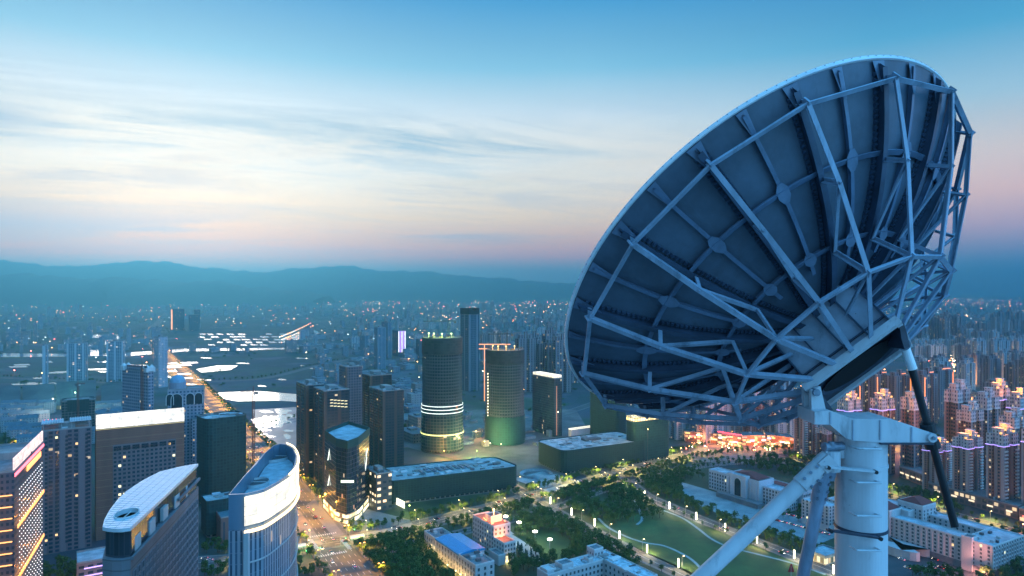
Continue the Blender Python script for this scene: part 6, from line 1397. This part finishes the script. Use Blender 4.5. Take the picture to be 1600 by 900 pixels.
for k in range(16): x,y = G(437+k*3.2,532-k*1.3-(k*.12)**2); pts_.append((x,y,0,0,1.6,1.5)); x,y = G(441+k*3.2,536-k*1.3-(k*.12)**2); pts_.append((x,y,0,0,1.6,1.5))
for k in range(170): x,y = G(random.uniform(1420,1600),random.uniform(505,650)); pts_.append((x,y,0,0,1.5,1.2))
for k in range(60): x,y = G(random.uniform(1475,1560),random.uniform(560,582)); pts_.append((x,y,0,0,1.1,1))
for k in range(40): x,y = G(random.uniform(1060,1240),random.uniform(690,712)); pts_.append((x,y,0,0,.5,.7))
pts_.sort(key=lambda q: q[1])
for q in pts_[:240]:
    v = lp4[random.choice((0,0,0,1,1,2,3))]; o = bpy.data.objects.new('lamp_post', v[1]); COL.objects.link(o); o.location = q[:3]; o.scale = (q[4],q[4],q[5]); px_ = 800+F*q[0]/q[1]
    lab = 'small lit lamp post among the streets %s' % ('left of the main road' if px_ < 430 else 'beyond the dark cluster and round towers' if px_ < 900 else 'behind and below the dish' if px_ < 1300 else 'between the right-hand towers')
    tag(o, lab, 'street lamp', lab[37:].strip()+' lamp posts')
bm = bmesh.new()
for k in range(4):
    xs = [q for q in pts_[240:] if (hash((round(q[0]),round(q[1]))) % 7) in ((0,1,2),(3,4),(5,),(6,))[k]]
    if xs:
        b2 = MB(); b2.v, b2.f, b2.uv = lb.v, lb.f, lb.uv; b2.m = [0 if m == 0 else 1+k for m in lb.m]; bm.from_mesh(inst('q', b2, xs, [m_frame]+cols4, (0,0,0)))
me = bpy.data.meshes.new('distant_lights'); bm.to_mesh(me); bm.free()
for q in [m_frame]+cols4: me.materials.append(q)
o = bpy.data.objects.new('distant_lights', me); COL.objects.link(o); o['kind'] = 'stuff'

# ================================================================ vehicles
def carproto(col, nm):
    t = Thing('car', 'x', 'car', (0,0,0)); mb = MB(); prof = [(-2.2,.35),(2.2,.35),(2.25,.7),(1.3,.85),(-1.9,.9),(-2.25,.75)]
    P_ = [Vector((x,-.88,z)) for x,z in prof]; Q_ = [Vector((x,.88,z)) for x,z in prof]; mb.face(P_); mb.face(Q_[::-1])
    for i in range(6): j=(i+1)%6; mb.face([P_[j],P_[i],Q_[i],Q_[j]])
    m_ = mat('car_paint_'+nm, col, rough=.25, var=0); t.part('body', mb, m_); mb = MB(); c1 = [(-1.6,.9),(1.0,.86),(.35,1.42),(-1.1,1.44)]; P_ = [Vector((x,-.78+(z-.9)*.2,z)) for x,z in c1]; Q_ = [Vector((x,.78-(z-.9)*.2,z)) for x,z in c1]; mb.face(P_); mb.face(Q_[::-1])
    for i in range(4): j=(i+1)%4; mb.face([P_[j],P_[i],Q_[i],Q_[j]])
    t.part('cabin', mb, m_glass); mb = MB(); mb.box((-.38,0,1.45),(1.4,1.2,.06)); t.part('roof', mb, m_)
    for x in (-1.4,1.4):
        for y in (-.86,.86): mb = MB(); mb.cyl((x,y-.1,.33),(x,y+.1,.33),.33,n=10); t.part('wheel', mb, m_dconc)
    for y in (-.62,.62):
        mb = MB(); mb.box((2.24,y,.66),(.06,.34,.18)); t.part('headlight', mb, emit('headlight',(1,.9,.7),14)); mb = MB(); mb.box((-2.26,y,.74),(.06,.34,.16)); t.part('tail_light', mb, emit('tail_light',(1,.04,.02),6))
    return t.o
cps = [carproto(c,n) for c,n in (((.6,.6,.62),'white'),((.03,.03,.035),'black'),((.25,.26,.28),'grey'),((.3,.02,.02),'red'))]; cfirst = [True]*4
def putcar(x, y, a_, lab, grp):
    k = random.choice((0,0,1,1,2,2,3)); cn_ = ('white','black','grey','red')[k]; lab = cn_+' '+lab; grp = cn_+' '+grp
    if cfirst[k]: cfirst[k] = False; o = cps[k]; o.location = (x,y,.05); o.rotation_euler[2] = a_; o['label'] = lab; o['group'] = grp
    else: dup(cps[k], (x,y,.05), a_, lab, grp)
for pts, offs, lab, grp, ymax, step in ((r_main,(4,8,-4,-8),'car driving on the main north-south road','cars on the main road',900,31),(r_boul,(3,7,-3,-7),'car driving on the boulevard','cars on the boulevard',900,37),(r_p2,(2.5,-2.5),'car on the eastern promenade','cars on the eastern promenade',760,60),(r_east,(3,-3),'car on the eastern street','cars on the eastern street',1000,40),(r_se,(3,-3),'car on the avenue before the brick towers','cars before the brick towers',800,44)):
    for of in offs:
        for x, y, a_ in walk(offset(pts,of), step, random.uniform(3,25)):
            if y < ymax and y > 400 and random.random() < .55: putcar(x, y, a_+(math.pi if of > 0 else 0), lab, grp)
for i in range(34):
    x, y = G(1400+(i%12)*13+(i//12)*9, 862+(i//12)*13)
    if clear(x,y,3): putcar(x, y, R(30)+math.pi/2, 'car parked in the lot before the white complex', 'cars parked before the white complex')
for i in range(16): x, y = G(1215+(i%8)*11,800+(i//8)*14+(i%8)*3); putcar(x, y, R(33)+1.57, 'car parked on the museum forecourt', 'cars parked by the museum') if clear(x,y,3) else None
for i in range(12): x, y = G(505+i*4.2, 775+i*4.6); putcar(x, y, R(33), 'car parked along the crossroads plaza', 'cars parked on the plaza') if clear(x,y,2) else None
for lab, px, py, a_ in (('white and teal bus waiting left of the crossroads',466,857,R(36)),('white bus crossing the junction by the boulevard mouth',558,842,R(30))):
    x, y = G(px,py); t = Thing('bus', lab, 'bus', (x,y,0), rz=a_); mk = lambda *b: (lambda q: (q.box(*b), q)[1])(MB())
    for nm, c, s, m_ in (('body',(0,0,1.7),(11.5,2.5,2.6),mat('bus_paint',(.55,.6,.6),var=.1)),('window_band',(0,0,2.15),(11.2,2.56,.95),m_litc),('stripe',(0,0,.9),(11.54,2.54,.4),mat('bus_teal',(.03,.3,.3),var=0)),('roof_unit',(1,0,3.1),(3,1.6,.3),m_white)):
        q = MB(); q.box(c,s); me_ = q.mesh(nm,[m_]); t.part(nm, me_, None)
    for xx in (-3.6,3.6):
        for yy in (-1.2,1.2): q = MB(); q.cyl((xx,yy-.12,.5),(xx,yy+.12,.5),.5,n=12); t.part('wheel', q.mesh('wheel',[m_dconc]), None)
for lab, px, py in (('traffic light showing green on the near traffic island',492,868),('traffic light showing green at the far corner of the crossroads',546,838),('traffic light showing green where the boulevard leaves the junction',532,852),('traffic light showing green left on the island planting',470,872)):
    x, y = G(px,py); t = Thing('traffic_light', lab, 'traffic light', (x,y,0)); mb = MB(); mb.cyl((x,y,0),(x,y,6),.12,n=6); mb.bar((x,y,6),(x+4,y+1,6),.12); t.part('pole', mb, m_frame); mb = MB(); mb.box((x+4,y+.8,5.7),(.5,.4,1.4)); t.part('signal_box', mb, m_dconc); mb = MB(); mb.cyl((x+4,y+.55,5.3),(x+4,y+.5,5.3),.3,n=10); t.part('green_lamp', mb, emit('green_lamp',(.03,1,.25),6)); lamp('green_light', (x+3.6,y-.5,5.2), 1500, (.1,1,.3), .3, t.o)
# zebra crossings at the junction
mb = MB()
for (px,py,a0) in ((505,836,0),(540,850,90),(520,866,0),(490,850,90)):
    x, y = G(px,py)
    for k in range(14):
        a_ = R(-61+a0); q = (k-7)*1.7; mb.box((x-math.sin(a_)*q, y+math.cos(a_)*q, 0.17), (3.4,.8,.012), rz=a_)
single('crossing_stripes', mb, m_line, kind='structure')
x, y = G(1236,905); t = Thing('red_pennant', 'small red pointed pennant at the bottom beside the steep brace pipe', 'flag', (x,y,0)); mb = MB(); mb.cyl((x,y,0),(x,y,9),.2,n=6); t.part('pole', mb, m_frame); mb = MB(); 
for s in (0,.12): mb.face([(x-2.2,y-s,5.0),(x+2.2,y-s,5.0),(x+.6,y-s,10.6),(x-.3,y-s,10.6)])
t.part('cloth', mb, mat('red_cloth',(.5,.01,.02),var=.2))
# ================================================================ the dish antenna on its mast
m_back = mat('dish_back_paint', (0.085,0.125,0.175), rough=0.42, var=0.30, scale=0.9, bump=0.15)
m_steel = mat('truss_paint', (0.28,0.37,0.48), rough=0.38, var=0.28, scale=2.5, streak=True, bump=0.1)
m_rim = mat('rim_paint', (0.80,0.84,0.88), rough=0.3, var=0.15, scale=1.5)
m_front = mat('dish_front_paint', (0.75,0.76,0.78), rough=0.5, var=0.1, scale=1.0)
m_rib = mat('rib_paint', (0.05,0.08,0.13), rough=0.5, var=0.35, scale=1.8)
m_hub = mat('hub_paint', (0.36,0.43,0.52), rough=0.45, var=0.25, scale=2.0, bump=0.1)
m_gus = mat('gusset_paint', (0.14,0.20,0.29), rough=0.4, var=0.3, scale=2.0)
m_ringrib = mat('ring_rib_paint', (0.12,0.18,0.27), rough=0.4, var=0.3, scale=2.0)
m_mast = mat('mast_paint', (0.58,0.62,0.66), rough=0.45, var=0.20, scale=1.3, streak=True, bump=0.12)
m_dark = mat('dark_oily_steel', (0.035,0.045,0.07), rough=0.45, var=0.5, scale=3)
m_rub = mat('black_tube', (0.012,0.012,0.016), rough=0.5, var=0.3, scale=4)
m_bolt = mat('bolt_steel', (0.22,0.27,0.34), rough=0.45, var=0.3, scale=9, metal=0.3)
for q_, am in ((m_mast,.8),(m_steel,.75),(m_hub,.85),(m_back,.7)): weather(q_, am, 1.6 if q_ is not m_steel else 3.0)
RD = 4.3
dp = [1.15130134,3.14974204,0.1305591,-1.0022208,-0.75210293,4.15973982]
A = Vector((math.cos(dp[3])*math.cos(dp[4]), math.sin(dp[3])*math.cos(dp[4]), math.sin(dp[4])))   # out of the back
Uv = Vector((0,0,1)).cross(A).normalized(); Vv = A.cross(Uv)
DC = Vector(dp[:3])*RD + Vector((0,0,H))
DEP = 0.40
def zs(r): return DEP*(1-abs(r)**2.2)
def Dp(r, ang, z): return DC + (A*z + (Uv*math.cos(ang)+Vv*math.sin(ang))*r)*RD
def Dq(u, v, z): return DC + (A*z + Uv*u + Vv*v)*RD
def tang(k): return dp[5] - k*2*math.pi/16
dish = Thing('satellite_dish', 'huge blue-grey satellite dish seen from behind, tilted up on its steel mast', 'satellite dish', tuple(Dq(-0.03,0.06,0.65)))
mb = MB(); nr, na = 14, 96                                    # shell: back skin, front skin, thickness
for th, flip in ((0.0, False), (-0.012, True)):
    for i in range(nr):
        for j in range(na):
            r0, r1 = i/nr, (i+1)/nr; a0, a1 = 2*math.pi*j/na, 2*math.pi*(j+1)/na
            q = [Dp(r0,a0,zs(r0)+th), Dp(r1,a0,zs(r1)+th), Dp(r1,a1,zs(r1)+th), Dp(r0,a1,zs(r0)+th)]
            if i == 0: q = q[1:]
            mb.face(q if not flip else q[::-1], 1 if flip else 0)
me_obj = dish.part('reflector', mb, [m_back, m_front], smooth=True)
mb = MB()                                                      # rolled rim band with bolts
prof = [(0.996,0.005),(1.004,0.006),(1.008,0.001),(1.008,-0.008),(0.995,-0.009)]
for j in range(192):
    a0, a1 = 2*math.pi*j/192, 2*math.pi*(j+1)/192
    for (ra,za),(rb,zb) in zip(prof, prof[1:]+prof[:1]):
        mb.face([Dp(ra,a0,za), Dp(ra,a1,za), Dp(rb,a1,zb), Dp(rb,a0,zb)])
rimo = dish.part('rim', mb, m_rim)
mb = MB()
for j in range(160):
    a = 2*math.pi*j/160; mb.cyl(Dp(1.007,a,-0.004), Dp(1.010,a,-0.004), 0.008, n=6)
dish.part('rim_bolts', mb, m_bolt, parent=rimo)
def ribline(rs, ang, off, dep, wdt, mbx, flange=True):
    """deep rib standing on the back skin, with a flange along its outer edge"""
    tdir = (-Uv*math.sin(ang)+Vv*math.cos(ang))
    for ra, rb in zip(rs[:-1], rs[1:]):
        a0 = Dp(ra,ang,zs(ra)+off); b0 = Dp(rb,ang,zs(rb)+off); a1 = Dp(ra,ang,zs(ra)+off+dep); b1 = Dp(rb,ang,zs(rb)+off+dep)
        h = tdir*(wdt*RD/2)
        mbx.face([a0-h,b0-h,b1-h,a1-h]); mbx.face([b0+h,a0+h,a1+h,b1+h]); mbx.face([a1-h,b1-h,b1+h,a1+h])
        if flange:
            f = tdir*(wdt*RD*1.5); t = A*0.012
            P = [a1-f,b1-f,b1+f,a1+f]; Q = [p+t for p in P]
            mbx.face(Q); mbx.face(P[::-1]); mbx.face([P[0],P[1],Q[1],Q[0]]); mbx.face([P[2],P[3],Q[3],Q[2]])
rs = [0.14+0.852*i/14 for i in range(15)]
for k in range(16):
    mb = MB(); ribline(rs, tang(k), 0.001, 0.040, 0.008, mb)
    ang = tang(k); tdir = (-Uv*math.sin(ang)+Vv*math.cos(ang))   # rivet cleats along the rib foot
    for i in range(46):
        r = 0.2+0.76*i/45
        for s in (-1, 1): mb.box(Dp(r,ang,zs(r)+0.006)+tdir*s*0.085, (0.06,0.06,0.05), rot=Matrix((Uv*math.cos(ang)+Vv*math.sin(ang), tdir, A)).transposed())
    dish.part('main_rib', mb, m_rib)
    mb = MB(); ribline(rs[4:], tang(k+0.5), 0.001, 0.022, 0.005, mb, True); dish.part('minor_rib', mb, m_ringrib)
def plate(cpt, r1, r2, ang, mbx, th=0.012, n=8, lift=0.0):
    rd = (Uv*math.cos(ang)+Vv*math.sin(ang)); td = (-Uv*math.sin(ang)+Vv*math.cos(ang))
    slope = (rd - A*(2*DEP*0.7)).normalized(); nn = td.cross(slope); nn = -nn if nn.dot(A) < 0 else nn
    P = [cpt + nn*lift + (slope*math.cos(t)*r1 + td*math.sin(t)*r2) for t in [2*math.pi*(q+0.5*(n == 8))/n for q in range(n)]]
    Q = [p+nn*th for p in P]; mbx.face(Q); mbx.face(P[::-1])
    for i in range(n): j = (i+1) % n; mbx.face([P[i],P[j],Q[j],Q[i]])
for r, o in ((0.74, 0.024), (0.46, 0.024)):                     # circumferential ribs
    for k in range(16):
        mb = MB()
        for q in range(4):
            a0 = tang(k+q/4); a1 = tang(k+(q+1)/4)
            mb.angle(Dp(r,a0,zs(r)+o*0.55), Dp(r,a1,zs(r)+o*0.55), 0.10, 0.02, A)
        dish.part('ring_rib', mb, m_ringrib)
        mb = MB(); plate(Dp(r,tang(k+0.5),zs(r)+0.026), 0.19 if r > .6 else 0.13, 0.11, tang(k+0.5), mb); dish.part('gusset_plate', mb, m_gus)
for k in range(32):                                             # triangular gussets under the rim
    a = tang(k/2); td = (-Uv*math.sin(a)+Vv*math.cos(a)); wv_ = 0.13 if k % 2 == 0 else 0.09
    P = [Dp(0.997,a,zs(.997)+0.008)-td*wv_, Dp(0.997,a,zs(.997)+0.008)+td*wv_, Dp(0.92,a,zs(.92)+0.026)+td*0.03, Dp(0.92,a,zs(.92)+0.026)-td*0.03]
    mb = MB(); Q = [p+A*0.015 for p in P]; mb.face(Q[::-1]); mb.face(P)
    for i in range(4): j = (i+1) % 4; mb.face([P[i],P[j],Q[j],Q[i]])
    dish.part('rim_gusset', mb, m_gus)
# backing trusses
n0 = (0.9797, 0.104); n1_ = (0.7723, 0.3136); n2 = (0.5083, 0.5317); ZH = 0.65
ez = Vector((-0.883, 0.469)); ex = Vector((0.469, 0.883))        # hub box axes in the u,v plane: ez towards the viewer
def hubpt(ang, z):
    """where a radial line meets the hub box"""
    dx, dy = math.cos(ang), math.sin(ang); a = dx*ez[0]+dy*ez[1]; b = dx*ex[0]+dy*ex[1]
    t = min([q for q in ((0.185/a if a > 1e-4 else 9), (-0.13/a if a < -1e-4 else 9), (0.2/abs(b) if abs(b) > 1e-4 else 9))])
    return Dq(dx*t, dy*t, z)
for k in range(16):
    a = tang(k); rd = (Uv*math.cos(a)+Vv*math.sin(a))
    P0, P1, P2, P3 = Dp(n0[0],a,n0[1]), Dp(n1_[0],a,n1_[1]), Dp(n2[0],a,n2[1]), hubpt(a, 0.635)
    s0 = Dp(0.955,a,zs(.955)+0.02); s1 = Dp(0.73,a,zs(.73)+0.045); s2 = Dp(0.46,a,zs(.46)+0.045); s3 = hubpt(a, 0.5)
    mb = MB()
    for p, q in ((P0,P1),(P1,P2),(P2,P3)): mb.angle(p, q, 0.080, 0.018, rd.cross(A))
    ch = dish.part('radial_truss', mb, m_steel)
    def st_(p, q, wd=0.075):
        m_ = MB(); m_.angle(p, q, wd, 0.016, rd.cross(A)); dish.part('truss_strut', m_, m_steel, parent=ch)
    st_(P0, s0, 0.07); st_(P1, s1, 0.07); st_(P1, s2, .06); st_(P2, s2, 0.07); st_(P2, s3, 0.06)
    for p, w_ in ((P0, .075), (P1, .06), (P2, .08)):
        m_ = MB(); m_.box(p, (w_*1.7, 0.03, w_*1.7), rot=Matrix((rd, rd.cross(A), A)).transposed()); dish.part('node_plate', m_, m_steel, parent=ch)
    b = tang(k+1); Q0, Q1, Q2 = Dp(n0[0],b,n0[1]), Dp(n1_[0],b,n1_[1]), Dp(n2[0],b,n2[1])
    for p, q, wd in ((P0,Q0,.08),(P2,Q2,.08)):
        m_ = MB(); m_.angle(p, q, wd, 0.022, A); dish.part('hoop_beam', m_, m_steel)
    if k in (8,9,10,11,12,13,14):
        m_ = MB(); m_.angle(P2, Dp(0.46,b,zs(.46)+0.05), .05, 0.014, A); dish.part('brace', m_, m_steel)
# hub housing
def hb(u, v): return (ez[0]*u+ex[0]*v, ez[1]*u+ex[1]*v)
def hbox(mbx, u0, u1, v0, v1, z0, z1, m=0):
    c = [hb(u0,v0), hb(u1,v0), hb(u1,v1), hb(u0,v1)]; P = [Dq(*q,z0) for q in c]; Q = [Dq(*q,z1) for q in c]
    mbx.face(Q, m); mbx.face(P[::-1], m)
    for i in range(4): j = (i+1) % 4; mbx.face([P[i],P[j],Q[j],Q[i]], m)
mb = MB(); hbox(mb, -0.12, 0.170, -0.19, 0.19, 0.36, 0.632); hub = dish.part('hub_housing', mb, m_hub)
mb = MB()
for v in (-0.19,-0.095,0.0,0.095,0.186): hbox(mb, 0.171, 0.186, v, v+0.006, 0.36, 0.625)
hbox(mb, 0.171, 0.182, -0.19, 0.19, 0.592, 0.598)
dish.part('hub_seams', mb, m_rib, parent=hub)
mb = MB()
for u0,u1,v0,v1 in ((0.165,0.20,-0.215,0.215),(-0.14,-0.11,-0.215,0.215),(-0.11,0.165,-0.215,-0.195),(-0.11,0.165,0.195,0.215)): hbox(mb, u0,u1,v0,v1,0.625,0.655)
dish.part('hub_flange', mb, m_mast, parent=hub)
mb = MB(); hbox(mb, -0.109, 0.164, -0.194, 0.194, 0.634, 0.641, 0); dish.part('hub_base_plate', mb, m_dark, parent=hub)
mb = MB(); n = 40; P = []; Q = []
for i in range(n):
    t = 2*math.pi*i/n; P.append(Dq(*hb(0.03+0.10*math.cos(t), 0.165*math.sin(t)), 0.6425)); Q.append(Dq(*hb(0.03+0.112*math.cos(t), 0.178*math.sin(t)), 0.650))
for i in range(n): j = (i+1) % n; mb.face([P[i],P[j],Q[j],Q[i]], 1)
mb.face(P, 0)
dish.part('access_opening', mb, [mat('opening_shade_black',(0.004,0.004,0.006),rough=0.9,var=0), m_dark], parent=hub)  # flat black disc: the shade inside the hole is put into its colour
# feed legs and feed on the far, hollow side
mb = MB()
for k in range(4):
    a = tang(k*4+0.5); mb.cyl(Dp(0.7,a,zs(.7)-0.02), Dq(0,0,-0.36)+(Uv*math.cos(a)+Vv*math.sin(a))*0.3, 0.05, n=8)
dish.part('feed_legs', mb, m_rim)
mb = MB(); mb.cyl(Dq(0,0,-0.34), Dq(0,0,-0.40), 0.42, 0.25, n=24); mb.cyl(Dq(0,0,0.42), Dq(0,0,0.25), 0.3, 0.2, n=24); dish.part('sub_reflector', mb, m_rim)

# mast, yoke, braces: measured in the plane of the mast
YF = 11.2
def W(px, py, y=YF): return Vector(((px-800)/F*y, y, H-(py-455)/F*y))
MX = (1345-800)/F*11.6; MY = 11.6; ROOF = H-6.6
mast = Thing('dish_mast', 'thick pale blue steel mast with step rungs carrying the big dish', 'mast', (MX, MY, ROOF))
def xprism(pts, y0, y1, mbx, m=0):
    P = [Vector((W(*p).x, y0, W(*p).z)) for p in pts]; Q = [Vector((p.x, y1, p.z)) for p in P]
    mbx.face(P, m); mbx.face(Q[::-1], m)
    for i in range(len(P)): j = (i+1) % len(P); mbx.face([P[j],P[i],Q[i],Q[j]], m)
mb = MB(); n = 48
zt = W(0,688,MY-0.41).z
for k in range(n):
    t0, t1 = 2*math.pi*k/n, 2*math.pi*(k+1)/n; c = lambda t, z: (MX+0.405*math.cos(t), MY+0.405*math.sin(t), z)
    mb.face([c(t0,ROOF), c(t1,ROOF), c(t1,zt), c(t0,zt)])
tube = mast.part('mast_tube', mb, m_mast, smooth=True)
mb = MB(); xprism([(1272,643),(1296,641),(1331,654),(1375,655),(1389,654),(1424,665),(1455,677),(1461,683),(1457,691),(1375,691),(1331,688),(1320,684),(1296,663),(1272,663)], YF-0.02, 11.85, mb)
yoke = mast.part('yoke', mb, m_mast)
mb = MB()
for x in (1331.5, 1374): mb.bar(W(x,656)+Vector((0,-0.03,0)), W(x,687)+Vector((0,-0.03,0)), 0.015, 0.02)
mb.bar(W(1423,667)+Vector((0,-0.03,0)), W(1423,690)+Vector((0,-0.03,0)), 0.012, 0.02); mb.bar(W(1296.5,643)+Vector((0,-0.03,0)), W(1296.5,662)+Vector((0,-0.03,0)), 0.012, 0.02)
mast.part('weld_seam', mb, m_hub, parent=yoke)
mb = MB(); xprism([(1374,691),(1457,691),(1457,694),(1374,694)], YF-0.05, 11.87, mb); mast.part('lower_flange', mb, m_dark, parent=yoke)
mb = MB(); mb.cyl(W(1454,683)+Vector((0,-0.07,0)), W(1454,683)+Vector((0,0.75,0)), 0.075, n=20); pin = mast.part('pivot_pin', mb, m_mast)
mb = MB(); mb.cyl(W(1454,683)+Vector((0,-0.10,0)), W(1454,683)+Vector((0,-0.06,0)), 0.03, n=8); mast.part('pin_nut', mb, m_bolt, parent=pin)
for y0_ in (11.36, 11.66):
    mb = MB(); xprism([(1275,643),(1274,612),(1289,606),(1297,641)], y0_, y0_+0.09, mb); mast.part('pivot_bracket', mb, m_mast)
mb = MB(); xprism([(1297,655),(1289,608),(1316,646)], 11.52, 11.6, mb); mast.part('bracket_web', mb, m_dark)
mb = MB(); mb.cyl(W(1281,615)+Vector((0,0.10,0)), W(1281,615)+Vector((0,0.62,0)), 0.06, n=16); mast.part('pivot_pin', mb, m_bolt)
# bands round the tube
def ring(z, h, rr, mbx):
    for k in range(40):
        t0, t1 = 2*math.pi*k/40, 2*math.pi*(k+1)/40
        P = [(MX+r_*math.cos(t), MY+r_*math.sin(t), zz) for r_, t, zz in ((rr,t0,z),(rr,t1,z),(rr,t1,z+h),(rr,t0,z+h))]; mbx.face(P)
        Q = [(MX+r_*math.cos(t), MY+r_*math.sin(t), z+h) for r_, t in ((0.40,t0),(rr,t0),(rr,t1),(0.40,t1))]; mbx.face(Q)
for py, dk in ((733, False), (835, True)):
    z = W(0,py,YF).z; mb = MB(); ring(z-0.03, 0.05, 0.418, mb); band_ = mast.part('clamp_band', mb, m_dark if dk else m_mast)
    mb = MB()
    if not dk: mb.bar(W(1289,729,11.1), W(1374,737,11.1), 0.03, 0.11, up=(0,1,0))
    else: mb.bar(W(1292,828,11.1), W(1378,841,11.1), 0.03, 0.08, up=(0,1,0))
    mast.part('cross_bar', mb, m_dark if dk else m_mast)
    for x, y in (((1293,730),(1367,737)) if not dk else ((1297,829),(1374,841))):
        mb = MB(); mb.cyl(W(x,y,11.1)+Vector((0,-0.06,0)), W(x,y,11.1)+Vector((0,0.03,0)), 0.03, n=10); mast.part('bar_bolt', mb, m_rub)
for py in (701, 754, 806, 860, 912):
    mb = MB(); y = 11.02
    a, b = W(1339,py,y), W(1377,py+1,y); mb.cyl(a, b, 0.017, n=8)
    mb.cyl(a, a+Vector((0,0.25,-0.02)), 0.015, n=6); mb.cyl(b, b+Vector((0,0.32,-0.02)), 0.015, n=6)
    mast.part('step_rung', mb, m_mast)
# clamp for the braces
mb = MB(); mb.cyl(W(1287,698,11.3), W(1316,697,11.4), 0.075, n=14); mb.cyl(W(1299,690,11.3), W(1299,700,11.3), 0.05, n=10)
mast.part('stub_pipe', mb, m_bolt)
mb = MB(); mb.cyl(W(1301,704,11.35), W(1301,736,11.35), 0.12, n=14); mb.bar(W(1289,704,11.3), W(1330,704,11.5), 0.04, 0.25); mast.part('brace_socket', mb, m_mast)
def pipe(name, label, a, b, r, mm):
    t = Thing(name, label, 'brace pipe', tuple(b)); mb = MB(); mb.cyl(a, b, r, n=28); t.part('pipe', mb, mm, smooth=False)
    dv = (b-a).normalized(); mb = MB(); mb.cyl(a-dv*0.10, a+dv*0.55, r+0.018, n=28); mb.bar(a-dv*0.12+Vector((0,-.02,0)), a+dv*0.1, 0.3, 0.22); slv = t.part('sleeve', mb, mm)
    up = Vector((0,-1,0)); sd = dv.cross(up).normalized(); up = sd.cross(dv)
    for i in range(4):
        for s in (-.6,.6):
            q = (up*math.cos(s) + sd*math.sin(s)); q = q if q.y < 0 else -q; c = a+dv*(0.02+0.14*i); mb = MB(); mb.cyl(c+q*r*0.98, c+q*(r+0.045), 0.026, n=8); t.part('sleeve_bolt', mb, m_bolt, parent=slv)
    mb = MB(); mb.box(b+Vector((0,0,-0.0)), (0.7,0.7,0.06)); t.part('foot_plate', mb, mm)
pipe('mast_brace', 'long pale brace pipe slanting down to the left from the dish mast', W(1288,722,11.25), Vector(((904-800)/F*YF, YF, ROOF+0.03)), 0.128, m_mast)
pipe('mast_brace', 'shorter steep scuffed brace pipe close beside the dish mast', W(1287,738,11.5), Vector((432/F*12.5, 12.5, ROOF+0.03)), 0.105, mat('scuffed_paint',(0.26,0.34,0.45),var=0.5,scale=3,rough=.5,streak=True))
# elevation jack
jk = Thing('screw_jack', 'slim elevation jack with a white upper rod and black tube beside the mast', 'screw jack', tuple(W(1494,825,11.5)))
mb = MB(); mb.cyl(W(1413,540,11.5), W(1426,577,11.5), 0.075, n=16); jk.part('rod', mb, m_rim)
mb = MB(); mb.cyl(W(1425,576,11.5), W(1492,822,11.5), 0.062, n=16); jk.part('tube', mb, m_rub)
mb = MB(); mb.cyl(W(1448,661,11.5), W(1452,676,11.5), 0.12, n=14); mb.cyl(W(1455,688,11.5), W(1458,700,11.5), 0.12, n=14); jk.part('collar', mb, m_rub)
mb = MB(); mb.cyl(W(1412,538,11.38), W(1412,538,11.66), 0.105, n=16); jk.part('eye', mb, m_bolt)
mb = MB(); xprism([(1400,507),(1407,504),(1413,525),(1416,541),(1408,545),(1403,528)], 11.1, 11.6, mb); dish.part('jack_lug', mb, m_dark, parent=hub)
# the roof this all stands on, just out of the picture
tb = Thing('rooftop_tower', 'tall concrete tower block whose flat roof carries the dish mast', 'tower block', (4, 2, 0))
mb = MB(); P = [(-14,-16),(20,-16),(20,14.2),(-14,14.2)]; mb.prism(P, 0, ROOF-0.4, fl=3.3, top=False); tb.part('wall', mb, facade('tower_under', (0.3,0.3,0.3)))
mb = MB(); mb.prism(P, ROOF-0.4, ROOF, bottom=True); tb.part('roof', mb, m_conc)
